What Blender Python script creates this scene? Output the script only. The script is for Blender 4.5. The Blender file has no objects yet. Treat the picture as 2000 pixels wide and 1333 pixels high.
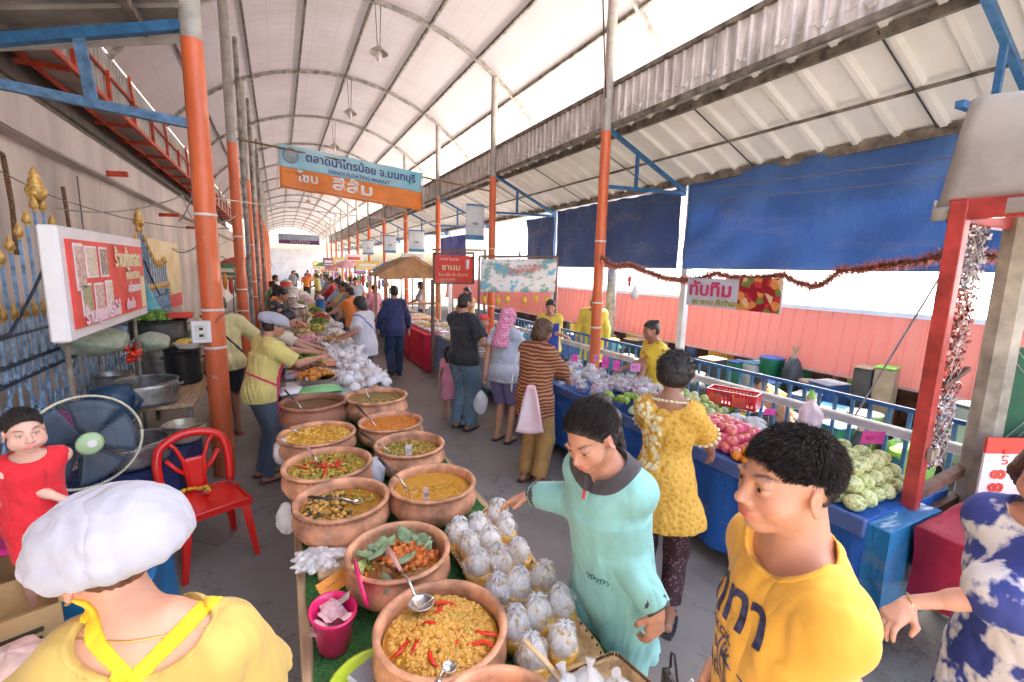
import bpy, math, random
import numpy as np
from mathutils import Vector, Matrix
random.seed(7); RNG = np.random.RandomState(7)
PI = math.pi
SC = bpy.context.scene
COL = SC.collection
V = lambda *a: np.array(a, float)
def unit(v):
    v = np.array(v, float); return v/(np.linalg.norm(v)+1e-12)
# ---------------------------------------------------------------- camera
CAMX = np.array([[0.89252983, -0.0485741, 0.44836487], [-0.4503202, -0.15008596, 0.88016244], [0.02454017, -0.98747899, -0.15583009]])
CAMC = V(0, 0, 2.05)
# ---------------------------------------------------------------- materials
MATS = {}
def srgb(r, g, b):
    f = lambda c: (c/255/12.92) if c/255 <= .04045 else ((c/255+.055)/1.055)**2.4
    return (f(r), f(g), f(b))
class NT:
    def __init__(s, name):
        s.m = bpy.data.materials.new(name); s.m.use_nodes = True; s.t = s.m.node_tree; s.n = s.t.nodes; s.l = s.t.links
        s.b = s.n['Principled BSDF']; s.out = s.n['Material Output']
    def add(s, t, **kw):
        n = s.n.new(t)
        for k, v in kw.items():
            if k in n.inputs: n.inputs[k].default_value = v
            else: setattr(n, k, v)
        return n
    def link(s, a, b): s.l.new(a, b)
    def coord(s, kind='Object', scale=(1, 1, 1), rot=(0, 0, 0)):
        c = s.add('ShaderNodeTexCoord'); m = s.add('ShaderNodeMapping')
        m.inputs['Scale'].default_value = scale; m.inputs['Rotation'].default_value = rot
        s.link(c.outputs[kind], m.inputs['Vector']); return m.outputs['Vector']
    def noise(s, scale, vec=None, detail=4, rough=.6):
        n = s.add('ShaderNodeTexNoise', Scale=scale, Detail=detail, Roughness=rough)
        s.link(vec if vec else s.coord(), n.inputs['Vector']); return n.outputs['Fac']
    def ramp(s, fac, pts, interp='LINEAR'):
        r = s.add('ShaderNodeValToRGB'); e = r.color_ramp.elements; r.color_ramp.interpolation = interp
        while len(e) < len(pts): e.new(.5)
        for i, (p, c) in enumerate(pts):
            e[i].position = p; e[i].color = (*c, 1) if len(c) == 3 else c
        s.link(fac, r.inputs['Fac']); return r.outputs['Color']
    def mix(s, fac, a, b, mode='MIX'):
        m = s.add('ShaderNodeMix', data_type='RGBA', blend_type=mode)
        for i, x in ((0, fac), (6, a), (7, b)):
            if hasattr(x, 'links'): s.link(x, m.inputs[i])
            else: m.inputs[i].default_value = x if i == 0 else (*x, 1)
        return m.outputs[2]
    def math(s, op, a, b=0.0):
        m = s.add('ShaderNodeMath', operation=op)
        for i, x in ((0, a), (1, b)):
            if hasattr(x, 'links'): s.link(x, m.inputs[i])
            else: m.inputs[i].default_value = x
        return m.outputs[0]
    def bump(s, h, strength=.3, dist=.01):
        b = s.add('ShaderNodeBump', Strength=strength, Distance=dist); s.link(h, b.inputs['Height'])
        s.link(b.outputs['Normal'], s.b.inputs['Normal'])
    def col(s, c):
        if hasattr(c, 'links'): s.link(c, s.b.inputs['Base Color'])
        else: s.b.inputs['Base Color'].default_value = (*c, 1)
    def set(s, **kw):
        for k, v in kw.items(): s.b.inputs[k.replace('_', ' ')].default_value = v
def mat(name, c, rough=.6, metal=0, var=.12, scale=6, bump=.0, bscale=60, bdist=.004, trans=0, alpha=1, sss=0, coat=0, c2=None, spec=.5, stretch=(1, 1, 1)):
    """plain surface: base colour with a slow noise variation and optional bump"""
    if name in MATS: return MATS[name]
    t = NT(name)
    f = t.noise(scale, t.coord(scale=stretch))
    d = c2 if c2 else tuple(max(0, x*(1-var*2.2)) for x in c)
    u = c if c2 else tuple(min(1, x*(1+var)) for x in c)
    t.col(t.ramp(f, [(.3, d), (.68, u)]))
    t.set(Roughness=rough, Metallic=metal, Alpha=alpha)
    t.b.inputs['Specular IOR Level'].default_value = spec
    if coat: t.b.inputs['Coat Weight'].default_value = coat
    if trans: t.b.inputs['Transmission Weight'].default_value = trans
    if sss:
        t.b.inputs['Subsurface Weight'].default_value = sss; t.b.inputs['Subsurface Radius'].default_value = (1, .35, .2)
        t.b.inputs['Subsurface Scale'].default_value = .012
    if bump: t.bump(t.noise(bscale, t.coord(scale=stretch)), bump, bdist)
    MATS[name] = t.m; return t.m
# ---------------------------------------------------------------- mesh building
class MB:
    def __init__(s): s.v = []; s.f = []; s.mi = []; s.cur = 0; s.n = 0
    def add(s, vs, fs, M=None):
        vs = np.asarray(vs, float).reshape(-1, 3)
        if M is not None: vs = vs @ np.array(M)[:3, :3].T + np.array(M)[:3, 3]
        s.v.append(vs); s.f += [tuple(int(i)+s.n for i in f) for f in fs]; s.mi += [s.cur]*len(fs); s.n += len(vs); return s
    def box(s, c, d, rz=0, M=None, bev=0, rx=0, ry=0):
        hx, hy, hz = d[0]/2, d[1]/2, d[2]/2
        if bev <= 0:
            vs = [(x*hx, y*hy, z*hz) for x in (-1, 1) for y in (-1, 1) for z in (-1, 1)]
            fs = [(0, 1, 3, 2), (4, 6, 7, 5), (0, 4, 5, 1), (2, 3, 7, 6), (0, 2, 6, 4), (1, 5, 7, 3)]
        else:
            b = min(bev, hx*.9, hy*.9, hz*.9); vs = []; ix = {}
            for x in (-1, 1):
                for y in (-1, 1):
                    for z in (-1, 1):
                        for a in range(3):
                            p = [x*(hx-b), y*(hy-b), z*(hz-b)]; p[a] = (x*hx, y*hy, z*hz)[a]
                            ix[x, y, z, a] = len(vs); vs.append(p)
            fs = []
            for a in range(3):
                o = [k for k in range(3) if k != a]
                for sg in (-1, 1):
                    q = []
                    for (u, w) in ((-1, -1), (1, -1), (1, 1), (-1, 1)):
                        t = [0, 0, 0]; t[a] = sg; t[o[0]] = u; t[o[1]] = w; q.append(ix[t[0], t[1], t[2], a])
                    if (sg > 0) != (a == 1): fs.append(tuple(q))
                    else: fs.append(tuple(q[::-1]))
            for a in range(3):
                o = [k for k in range(3) if k != a]
                for u in (-1, 1):
                    for w in (-1, 1):
                        t1 = [0, 0, 0]; t1[o[0]] = u; t1[o[1]] = w; t2 = list(t1); t1[a] = -1; t2[a] = 1
                        fs.append((ix[(*t1, o[0])], ix[(*t2, o[0])], ix[(*t2, o[1])], ix[(*t1, o[1])]))
            for x in (-1, 1):
                for y in (-1, 1):
                    for z in (-1, 1): fs.append(tuple(ix[x, y, z, a] for a in range(3)))
        R = Matrix.Translation(Vector([float(q) for q in c])) @ Matrix.Rotation(rz, 4, 'Z') @ Matrix.Rotation(ry, 4, 'Y') @ Matrix.Rotation(rx, 4, 'X')
        if M is not None: R = Matrix(M) @ R
        return s.add(vs, fs, R)
    def tube(s, pts, r, n=8, cap=True, flat=1.0):
        """tube through points, r number or list"""
        pts = [np.array(p, float) for p in pts]; k = len(pts)
        rs = [r]*k if np.isscalar(r) else list(r)
        up = V(0, 0, 1); vs = []; prev = None
        for i in range(k):
            t = unit(pts[min(i+1, k-1)]-pts[max(i-1, 0)])
            if prev is None:
                a = V(0, 0, 1) if abs(t[2]) < .9 else V(1, 0, 0)
                x = unit(np.cross(a, t))
            else: x = unit(prev-t*np.dot(prev, t))
            prev = x; y = np.cross(t, x)
            for j in range(n):
                an = 2*PI*j/n; vs.append(pts[i]+rs[i]*(math.cos(an)*x+flat*math.sin(an)*y))
        fs = [(i*n+j, i*n+(j+1) % n, (i+1)*n+(j+1) % n, (i+1)*n+j) for i in range(k-1) for j in range(n)]
        if cap: fs += [tuple(range(n))[::-1], tuple((k-1)*n+j for j in range(n))]
        return s.add(vs, fs)
    def bar(s, a, b, w, h, up=(0, 0, 1)):
        """square bar from a to b"""
        a = np.array(a, float); b = np.array(b, float); t = unit(b-a); u = np.array(up, float)
        if abs(np.dot(t, u)) > .98: u = V(0, 1, 0)
        x = unit(np.cross(t, u)); y = np.cross(x, t)
        vs = [p+sx*w/2*x+sy*h/2*y for p in (a, b) for sx, sy in ((-1, -1), (1, -1), (1, 1), (-1, 1))]
        return s.add(vs, [(3, 2, 1, 0), (4, 5, 6, 7), (0, 1, 5, 4), (1, 2, 6, 5), (2, 3, 7, 6), (3, 0, 4, 7)])
    def lathe(s, prof, n=32, c=(0, 0, 0), M=None, sx=1, sy=1, wob=0):
        vs = []; k = len(prof)
        for (r, z) in prof:
            for j in range(n):
                a = 2*PI*j/n; w = 1+wob*math.sin(3*a+z*20)
                vs.append((r*w*math.cos(a)*sx+c[0], r*w*math.sin(a)*sy+c[1], z+c[2]))
        fs = [(i*n+j, i*n+(j+1) % n, (i+1)*n+(j+1) % n, (i+1)*n+j) for i in range(k-1) for j in range(n)]
        if prof[0][0] > 1e-4: fs.append(tuple(range(n))[::-1])
        if prof[-1][0] > 1e-4: fs.append(tuple((k-1)*n+j for j in range(n)))
        return s.add(vs, fs, M)
    def grid(s, fn, nu, nv, th=0, closeu=False):
        """surface fn(u,v), u,v in 0..1; th > 0 gives a back side"""
        U = [i/(nu-1) for i in range(nu)]; W = [j/(nv-1) for j in range(nv)]
        P = np.array([[fn(u, w) for w in W] for u in U], float)
        fs = [(i*nv+j, (i+1)*nv+j, (i+1)*nv+j+1, i*nv+j+1) for i in range(nu-1) for j in range(nv-1)]
        if th:
            du = np.gradient(P, axis=0); dv = np.gradient(P, axis=1); N = np.cross(du, dv); N /= (np.linalg.norm(N, axis=2, keepdims=True)+1e-12)
            Q = P-N*th; m = nu*nv
            fs2 = [tuple(i+m for i in f[::-1]) for f in fs]
            e = [(i*nv, (i+1)*nv) for i in range(nu-1)]+[((nu-1)*nv+j, (nu-1)*nv+j+1) for j in range(nv-1)]
            e += [((i+1)*nv+nv-1, i*nv+nv-1) for i in range(nu-1)]+[(j+1, j) for j in range(nv-1)]
            fs3 = [(b, a, a+m, b+m) for a, b in e]
            return s.add(np.concatenate([P.reshape(-1, 3), Q.reshape(-1, 3)]), fs+fs2+fs3)
        return s.add(P.reshape(-1, 3), fs)
    def blob(s, c, r, n=10, m=8, M=None, jit=0, rs=None):
        r = (r, r, r) if np.isscalar(r) else r; vs = [(0, 0, -1)]; R = rs or random
        for i in range(1, m):
            ph = PI*i/m
            for j in range(n): a = 2*PI*j/n; vs.append((math.sin(ph)*math.cos(a), math.sin(ph)*math.sin(a), -math.cos(ph)))
        vs.append((0, 0, 1)); L = len(vs)-1
        fs = [(0, 1+(j+1) % n, 1+j) for j in range(n)]+[(L, L-n+j, L-n+(j+1) % n) for j in range(n)]
        fs += [(1+i*n+j, 1+i*n+(j+1) % n, 1+(i+1)*n+(j+1) % n, 1+(i+1)*n+j) for i in range(m-2) for j in range(n)]
        vs = np.array(vs)
        if jit: vs = vs*(1+jit*(np.array([R.random() for _ in range(len(vs))])[:, None]-.5))
        vs = vs*np.array(r)
        if M is not None: vs = vs@np.array(M)[:3, :3].T
        return s.add(vs+np.array(c, float), fs)
    def build(s, name, mats, parent=None, smooth=False, loc=None, attr=None, auto=None):
        me = bpy.data.meshes.new(name)
        vs = np.concatenate(s.v) if s.v else np.zeros((0, 3))
        me.from_pydata(vs.tolist(), [], s.f)
        if not isinstance(mats, (list, tuple)): mats = [mats]
        for m in mats: me.materials.append(m)
        if len(mats) > 1: me.polygons.foreach_set('material_index', s.mi)
        if smooth or auto: me.polygons.foreach_set('use_smooth', [True]*len(me.polygons))
        if attr is not None:
            a = me.color_attributes.new('Col', 'FLOAT_COLOR', 'POINT'); a.data.foreach_set('color', np.c_[attr, np.ones(len(attr))].ravel())
        me.update()
        if auto: me.set_sharp_from_angle(angle=auto)
        o = bpy.data.objects.new(name, me); COL.objects.link(o)
        if parent: o.parent = parent
        if loc is not None: o.location = [float(q) for q in loc]
        return o
def tag(o, label=None, cat=None, group=None, kind=None):
    if label: o['label'] = label
    if cat: o['category'] = cat
    if group: o['group'] = group
    if kind: o['kind'] = kind
    return o
def empty(name, loc=(0, 0, 0), rz=0, label=None, cat=None, group=None):
    o = bpy.data.objects.new(name, None); COL.objects.link(o); o.location = [float(q) for q in loc]; o.rotation_euler = (0, 0, rz)
    o.empty_display_size = .1
    return tag(o, label, cat, group)
def copy_tree(o, parent=None):
    c = o.copy(); COL.objects.link(c); c.parent = parent
    for ch in o.children: copy_tree(ch, c)
    return c
ORD = 'first second third fourth fifth sixth seventh eighth ninth tenth eleventh twelfth'.split()
def text_obj(s, size, m, parent, loc, rot, name='lettering', ext=.002, sx=1, align='LEFT', bold=0):
    cu = bpy.data.curves.new(name, 'FONT'); cu.body = s; cu.size = size; cu.extrude = ext; cu.align_x = align; cu.offset = bold; cu.resolution_u = 2
    t = bpy.data.objects.new(name, cu); COL.objects.link(t)
    dg = bpy.context.evaluated_depsgraph_get(); me = bpy.data.meshes.new_from_object(t.evaluated_get(dg))
    bpy.data.objects.remove(t); bpy.data.curves.remove(cu)
    me.materials.clear(); me.materials.append(m)
    o = bpy.data.objects.new(name, me); COL.objects.link(o); o.parent = parent
    o.location = loc; o.rotation_euler = rot; o.scale = (sx, 1, 1); return o
# ================================================================ camera, light, world
cam = bpy.data.cameras.new('camera'); camo = bpy.data.objects.new('camera', cam); COL.objects.link(camo)
Mc = Matrix.Identity(4)
for i in range(3):
    Mc[i][0] = CAMX[i, 0]; Mc[i][1] = -CAMX[i, 1]; Mc[i][2] = -CAMX[i, 2]; Mc[i][3] = CAMC[i]
camo.matrix_world = Mc
cam.sensor_width = 36; cam.lens = 889/2000*36; cam.clip_end = 2000; cam.clip_start = .02
SC.camera = camo
EL, AZ = 52, 68      # sun elevation, azimuth from +Y towards +X
sun = bpy.data.lights.new('sun', 'SUN'); sun.energy = 4.2; sun.angle = math.radians(.6); sun.color = (1, .93, .84)
suno = bpy.data.objects.new('sun', sun); COL.objects.link(suno)
sd = Vector((math.cos(math.radians(EL))*math.sin(math.radians(AZ)), math.cos(math.radians(EL))*math.cos(math.radians(AZ)), math.sin(math.radians(EL))))
suno.rotation_euler = sd.to_track_quat('Z', 'Y').to_euler()
w = bpy.data.worlds.new('World'); SC.world = w; w.use_nodes = True
wn = w.node_tree; sky = wn.nodes.new('ShaderNodeTexSky'); sky.sky_type = 'NISHITA'; sky.sun_disc = False
sky.sun_elevation = math.radians(EL); sky.sun_rotation = math.radians(AZ); sky.air_density = 1.0; sky.dust_density = 5.0; sky.ozone_density = .6
wn.links.new(sky.outputs[0], wn.nodes['Background'].inputs[0]); wn.nodes['Background'].inputs[1].default_value = .15
vs_ = SC.view_settings; vs_.view_transform = 'Standard'; vs_.look = 'None'; vs_.gamma = 1; vs_.exposure = 2.72
SC.cycles.use_denoising = True
try: SC.cycles.denoiser = 'OPENIMAGEDENOISE'
except Exception: pass
SC.cycles.max_bounces = 7; SC.cycles.diffuse_bounces = 5; SC.cycles.transparent_max_bounces = 12; SC.cycles.transmission_bounces = 4
SC.cycles.sample_clamp_indirect = 8; SC.cycles.caustics_reflective = False; SC.cycles.caustics_refractive = False
SC.cycles.use_adaptive_sampling = True; SC.cycles.adaptive_threshold = .03
# ================================================================ materials of the place
def m_roof():
    t = NT('roof_sheet'); v = t.coord()
    n = t.noise(.7, v); c = t.ramp(n, [(.3, (.47, .405, .405)), (.7, (.55, .50, .505))])
    # fine wire grid and overlaps printed in the translucent sheet
    sp = t.add('ShaderNodeSeparateXYZ'); t.link(v, sp.inputs[0])
    gy = t.math('LESS_THAN', t.math('FRACT', t.math('MULTIPLY', sp.outputs[1], 1/.25)), .05)
    at = t.add('ShaderNodeAttribute', attribute_name='arc'); gx = t.math('LESS_THAN', t.math('FRACT', t.math('MULTIPLY', at.outputs['Fac'], 1/.42)), .04)
    g = t.math('MAXIMUM', gy, gx); st = t.noise(1.6, t.coord(scale=(.3, 1.6, .3)), 6, .7)
    c = t.mix(t.math('MULTIPLY', t.math('GREATER_THAN', st, .56), .18), c, (.42, .36, .32))
    c = t.mix(t.math('MULTIPLY', g, .42), c, (.38, .34, .32))
    df = t.add('ShaderNodeBsdfDiffuse'); tr = t.add('ShaderNodeBsdfTranslucent'); mx = t.add('ShaderNodeMixShader')
    t.link(c, df.inputs[0]); t.link(c, tr.inputs[0]); mx.inputs[0].default_value = .038
    t.link(df.outputs[0], mx.inputs[1]); t.link(tr.outputs[0], mx.inputs[2]); t.link(mx.outputs[0], t.out.inputs[0]); return t.m
M_ROOF = m_roof()
M_STEEL = mat('aged_galvanised_steel', (.45, .41, .37), .55, .25, var=.25, scale=9, bump=.15, bscale=40)
M_STEELD = mat('dark_weathered_steel', (.25, .215, .175), .7, .2, var=.35, scale=7)
M_SHEET = mat('ribbed_metal_sheet', (.86, .86, .83), .45, .0, var=.12, scale=1.5, c2=(.74, .74, .70))
M_SHEETW = mat('weathered_fascia_sheet', (.76, .70, .67), .5, .0, var=.25, scale=3, stretch=(1, 3, .6))
M_BLUEP = mat('blue_paint', (.035, .16, .36), .4, var=.2, scale=12, coat=.2)
M_REDST = mat('red_oxide_paint', (.62, .065, .025), .5, var=.2, scale=9)
M_ORANGE = None
def m_post():
    t = NT('orange_painted_concrete_post'); v = t.coord()
    sp = t.add('ShaderNodeSeparateXYZ'); t.link(v, sp.inputs[0])
    n = t.noise(5, t.coord(scale=(1, 1, .25))); o = t.ramp(n, [(.3, (.62, .115, .035)), (.7, (.86, .19, .06))])
    n2 = t.noise(9, v); gr = t.ramp(n2, [(.3, (.34, .31, .27)), (.7, (.50, .475, .43))])
    h = t.math('GREATER_THAN', sp.outputs[2], 3.9)
    c = t.mix(h, o, gr)
    ch = t.math('GREATER_THAN', t.noise(26, t.coord(scale=(1, 1, .6)), 5, .7), .655); c = t.mix(t.math('MULTIPLY', ch, .8), c, (.50, .44, .38)); dr = t.math('GREATER_THAN', t.noise(14, t.coord(scale=(1.6, 1.6, .06)), 3), .60); c = t.mix(t.math('MULTIPLY', dr, .35), c, (.30, .12, .06))
    # grime near the floor
    dz = t.math('ADD', sp.outputs[2], t.math('MULTIPLY', n2, .5)); d = t.math('LESS_THAN', dz, .55)
    c = t.mix(t.math('MULTIPLY', d, .45), c, (.16, .08, .05)); t.col(c); t.set(Roughness=.42)
    t.b.inputs['Coat Weight'].default_value = .25; t.bump(n2, .15, .01); return t.m
M_POST = m_post()
def m_floor():
    t = NT('worn_grey_concrete_floor'); v = t.coord()
    a = t.noise(.9, v, 6, .65); b = t.noise(14, v, 6, .7); c = t.ramp(a, [(.3, (.20, .172, .145)), (.5, (.31, .28, .245)), (.72, (.42, .38, .335))])
    c = t.mix(t.math('MULTIPLY', b, .5), c, (.26, .235, .21))
    s = t.noise(3.3, t.coord(scale=(1, .5, 1)), 8, .75); st = t.math('GREATER_THAN', s, .61)
    c = t.mix(t.math('MULTIPLY', st, .22), c, (.09, .08, .07)); w2 = t.math('LESS_THAN', t.math('ABSOLUTE', t.math('SUBTRACT', t.noise(.55, v, 7, .62), .5)), .003); c = t.mix(t.math('MULTIPLY', w2, .35), c, (.05, .045, .04))
    vo = t.add('ShaderNodeTexVoronoi', Scale=26.0); t.link(v, vo.inputs[0]); sp = t.math('LESS_THAN', vo.outputs['Distance'], .06)
    c = t.mix(t.math('MULTIPLY', sp, .5), c, (.5, .47, .42))
    t.col(c); t.link(t.ramp(a, [(.3, (.42,)*3), (.7, (.75,)*3)]), t.b.inputs['Roughness']); t.bump(b, .25, .01); return t.m
# ================================================================ setting
g = MB(); g.grid(lambda u, v: (-4+8.9*u if u < 1 else 4.95, -8+78*v, 0), 14, 40); g.build('ground', m_floor())['kind'] = 'structure'
M_OUT = mat('sunlit_pale_ground', (.20, .19, .17), .9, var=.15, scale=.5)
g = MB(); g.box((0, 0, -.12), (900, 900, .1)); g.build('terrain', M_OUT)['kind'] = 'structure'
# ---- barrel roof
RX, RR, RZ = 1.5, 4.5, 6.58-4.5
def arc(x): return RZ+math.sqrt(RR*RR-(x-RX)**2)
Y0, Y1 = 1.2, 66
def ang(x): return math.asin((x-RX)/RR)
br = empty('barrel_roof', (RX, 5, 5), 0, 'long arched roof of pale translucent sheets on grey steel ribs above the aisle', 'roof')
a0, a1 = ang(-2.02), ang(4.98)
bm_ = MB(); NA, NY = 41, 60
bm_.grid(lambda u, v: (RX+RR*math.sin(a0+(a1-a0)*u)-RX, Y0+(Y1-Y0)*v-5, RZ+RR*math.cos(a0+(a1-a0)*u)+.05-5), NA, NY)
ro = bm_.build('roof_sheet', M_ROOF, br, smooth=True)
at = ro.data.attributes.new('arc', 'FLOAT', 'POINT'); at.data.foreach_set('value', [RR*(a1-a0)*(i//NY)/(NA-1) for i in range(NA*NY)])
YB = [1.55+3.67*k for k in range(18)]
for i, y in enumerate(YB):
    m = MB(); P = [(RR*math.sin(a0+(a1-a0)*k/24), y-5, RZ+RR*math.cos(a0+(a1-a0)*k/24)-5) for k in range(25)]
    for k in range(24): m.bar(P[k], P[k+1], .05, .075)
    m.build('arch_rib', M_STEEL, br)
for x in (-1.35, -.35, .62, 1.66, 2.68, 3.62, 4.42):
    m = MB(); m.bar((x-RX, Y0-5, arc(x)-5+.0), (x-RX, Y1-5, arc(x)-5+.0), .04, .06); m.build('purlin', M_STEELD, br)
# eave gutter edge of the barrel roof on the left
# ---- posts
def post(x, y, k, side, zt, r=.062):
    e = empty('market_post', (x, y, 0), 0, None, 'post', 'round posts along the %s side of the aisle' % side)
    e['label'] = ('%s orange and grey round post from the camera in the %s row' % (ORD[k] if k < 12 else 'far', side))
    m = MB(); m.tube([(0, 0, 0), (0, 0, zt*.5), (0, 0, zt)], [r*1.12, r, r*.92], 20); m.build('shaft', M_POST, e, smooth=True, auto=.7)
    for z in ((1.25, 1.6, 2.45) if k < 4 else (1.5,)): m = MB(); m.lathe([(r*1.08, z), (r*1.13, z+.004), (r*1.13, z+.02), (r*1.08, z+.024)], 16); m.build('tie_band', mat('white_tape', (.75, .72, .66), .6), e)
    return e
for k, y in enumerate([5.0, 8.75, 12.4, 16.0, 19.7, 23.4, 27.0, 30.7, 34.4]):
    p = post(-.57, y, k, 'left', 6.0, .085 if k == 0 else .075)
    if k == 1:
        pass
for k, y in enumerate(YB[1:13]): post(4.0, y, k, 'right', arc(4.0)-.04, .07)
# thinner grey stanchions beside the left posts
for k, y in enumerate([9.9, 13.2, 17.2]):
    m = MB(); m.tube([(0, 0, 0), (0, 0, 5.9)], .04, 12)
    o = m.build('steel_stanchion', mat('mottled_grey_post', (.36, .34, .30), .7, var=.3, scale=8), None, loc=(-.5+.02*k, y, 0), auto=.7)
    tag(o, '%s slim bare grey pipe standing between the orange posts on the left' % ORD[k], 'pipe', 'grey pipes along the left row')
# ---- corrugated sheets
def corr(mb, o, du, dv, pitch=.2, h=.03, th=0, mini=True):
    """ribbed sheet; ribs run along dv, repeat along du"""
    o = np.array(o, float); du = np.array(du, float); dv = np.array(dv, float); L = np.linalg.norm(du); nrm = unit(np.cross(du, dv)); n = max(1, int(L/pitch)); ps = []
    for i in range(n):
        b = i/n; q = 1/n
        for f, z in ((0, 0), (.3, 0), (.36, h), (.5, h), (.56, 0)): ps.append((b+q*f, z))
    ps.append((1, 0))
    vs = []
    for u, z in ps: vs += [o+du*u+nrm*z, o+du*u+dv+nrm*z]
    mb.add(vs, [(2*i, 2*i+2, 2*i+3, 2*i+1) for i in range(len(ps)-1)]); return mb
# ---- right side: fascia and lean-to roof
sr = empty('side_roof', (4.6, 5, 3.5), 0, 'sloping ribbed metal lean-to roof along the right side with blue steel trusses', 'roof')
def S(x, y, z): return (x-4.6, y-5, z-3.5)
m = MB(); corr(m, S(4.07, -.5, 4.12), (0, 45, 0), (1.75, 0, -.80), .36, .045); m.build('ribbed_sheet', M_SHEET, sr)
m = MB(); m.bar(S(4.3, -.5, 3.95), S(4.3, 45, 3.95), .05, .09); m.build('purlin', M_STEELD, sr)
m = MB(); m.bar(S(4.95, -.5, 3.65), S(4.95, 45, 3.65), .02, .03); m.build('purlin', M_STEELD, sr)
m = MB(); m.bar(S(5.5, -.5, 3.40), S(5.5, 45, 3.40), .06, .1); m.build('purlin', M_STEELD, sr)
for y in YB[:12]:
    m = MB(); m.bar(S(4.06, y, 3.93), S(5.5, y, 3.28), .05, .05); m.bar(S(4.06, y, 3.2), S(5.5, y, 3.24), .045, .045); m.bar(S(4.57, y, 3.2), S(4.57, y, 3.68), .04, .04); m.bar(S(5.5, y, 3.2), S(5.5, y, 3.35), .06, .06)
    m.build('truss', M_BLUEP, sr)
for k in range(7):
    y = 2.2+1.85*k; m = MB(); m.tube([S(4.25, y, 3.95), S(5.5, y+.02, 3.42)], .008, 5); m.build('tie_rod', mat('black_rod', (.03, .03, .03), .5), sr)
fa = empty('fascia_wall', (4.05, 5, 4.2), 0, 'long band of weathered ribbed sheeting between the arched roof and the right lean-to', 'fascia')
def F(x, y, z): return (x-4.05, y-5, z-4.2)
m = MB(); corr(m, F(4.085, -.5, 3.98), (0, 45, 0), (0, 0, .5), .135, -.022); m.build('ribbed_sheet', M_SHEETW, fa)
m = MB(); m.bar(F(4.06, -.5, 4.49), F(4.06, 45, 4.49), .05, .05); m.bar(F(4.06, -.5, 3.97), F(4.06, 45, 3.97), .05, .06); m.build('rail', M_STEELD, fa)
# ---- eave posts behind the tarps (white upright at the seam)
for k, y in enumerate([5.15, 8.95, 12.5, 16.2]):
    m = MB(); m.box((0, 0, 1.7), (.11, .11, 3.4), bev=.01); o = m.build('eave_post', mat('white_painted_post', (.72, .70, .66), .5, var=.1), None, loc=(5.62, y, 0))
    tag(o, '%s white square post under the right eave, seen between the blue tarps' % ORD[k], 'post', 'white posts under the right eave')
m = MB(); m.tube([(0, 0, 0), (0, 0, 3.0)], [.1, .09], 14); o = m.build('concrete_pole', mat('stained_concrete', (.36, .34, .31), .85, var=.3, scale=5, bump=.3), None, loc=(5.85, 7.2, 0), smooth=True)
tag(o, 'grey stained concrete pole behind the second right orange post', 'pole')
# ---- tarps
def m_tarp(nm, a, b, tr=0):
    t = NT(nm); n = t.noise(1.2, t.coord(), 6, .7); n2 = t.noise(120, t.coord(scale=(1, 1, .3))); c = t.ramp(n, [(.3, a), (.7, b)]); ds = t.noise(2.2, t.coord(scale=(1, .35, 1.6)), 7, .72); t.col(t.mix(t.math('MULTIPLY', t.math('GREATER_THAN', ds, .57), .22), c, (.30, .30, .34))); t.set(Roughness=.38)
    t.b.inputs['Coat Weight'].default_value = .15
    t.bump(t.math('ADD', t.noise(4, t.coord(scale=(1, 1, .5)), 5), t.math('MULTIPLY', n2, .06)), .8, .06)
    if tr: s_ = t.add('ShaderNodeBsdfTranslucent'); s_.inputs[0].default_value = (*b, 1); mx = t.add('ShaderNodeMixShader'); mx.inputs[0].default_value = tr; t.link(t.b.outputs[0], mx.inputs[1]); t.link(s_.outputs[0], mx.inputs[2]); t.link(mx.outputs[0], t.out.inputs[0])
    return t.m
M_TARP = m_tarp('blue_tarpaulin', (.055, .14, .36), (.10, .22, .47), .25); M_TARPD = m_tarp('faded_dark_blue_tarpaulin', (.025, .055, .16), (.07, .145, .33), .15)
def tarp(y0, y1, x, z0, z1, m_, label, seed, amp=.03, slope=0):
    rs = np.random.RandomState(seed); A = [(rs.rand()*6, rs.rand()*6, rs.rand()*3+1, rs.rand()*2-1) for _ in range(5)]
    knots = np.linspace(0, 1, 9)
    def fn(u, v):
        y = y0+(y1-y0)*u; z = z0+(z1-z0)*v+slope*(u-.5)
        w = 0
        for a, b, f, s in A: w += math.sin(a+f*y*2.2+s*z*5+b*math.sin(z*1.3+a))*.3
        kn = 0
        for q in knots:
            d = abs(u-q)*abs(y1-y0); kn += math.exp(-d*d*60)*v**6*.02
        drag = math.sin((y*1.4+z*2.2)*4+2*math.sin(y*2+seed))*.35*(1-abs(2*v-1)**3)
        return (x+amp*(w+drag)-kn, y, z-.012*math.sin(u*PI*8)**2*v)
    g = MB(); g.grid(fn, int(abs(y1-y0)*22)+4, 34, .006); o = g.build('blue_tarp', m_, None, smooth=True)
    return tag(o, label, 'tarp', 'blue tarps hung along the right eave')
tarp(.3, 5.10, 5.5, 2.12, 3.41, M_TARP, 'large bright blue tarp hung from the right eave behind the garland', 3, .06)
tarp(5.24, 8.72, 5.5, 2.12, 3.33, M_TARPD, 'dark creased blue tarp between the second and third orange posts', 5, .022)
tarp(8.85, 10.1, 5.5, 2.13, 3.25, M_TARPD, 'narrow dark blue tarp right of the bright gap behind the banner frame', 8, .02)
tarp(14.3, 17.3, 5.5, 2.3, 3.15, mat('royal_blue_plastic', (.03, .06, .42), .4, var=.2), 'small vivid blue tarp far down the right eave', 9, .02)
# hem of tarp: white lettering
tt = empty('tarp_print', (5.46, 4.95, 3.1)); COL.objects.unlink(tt); bpy.data.objects.remove(tt)
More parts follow.
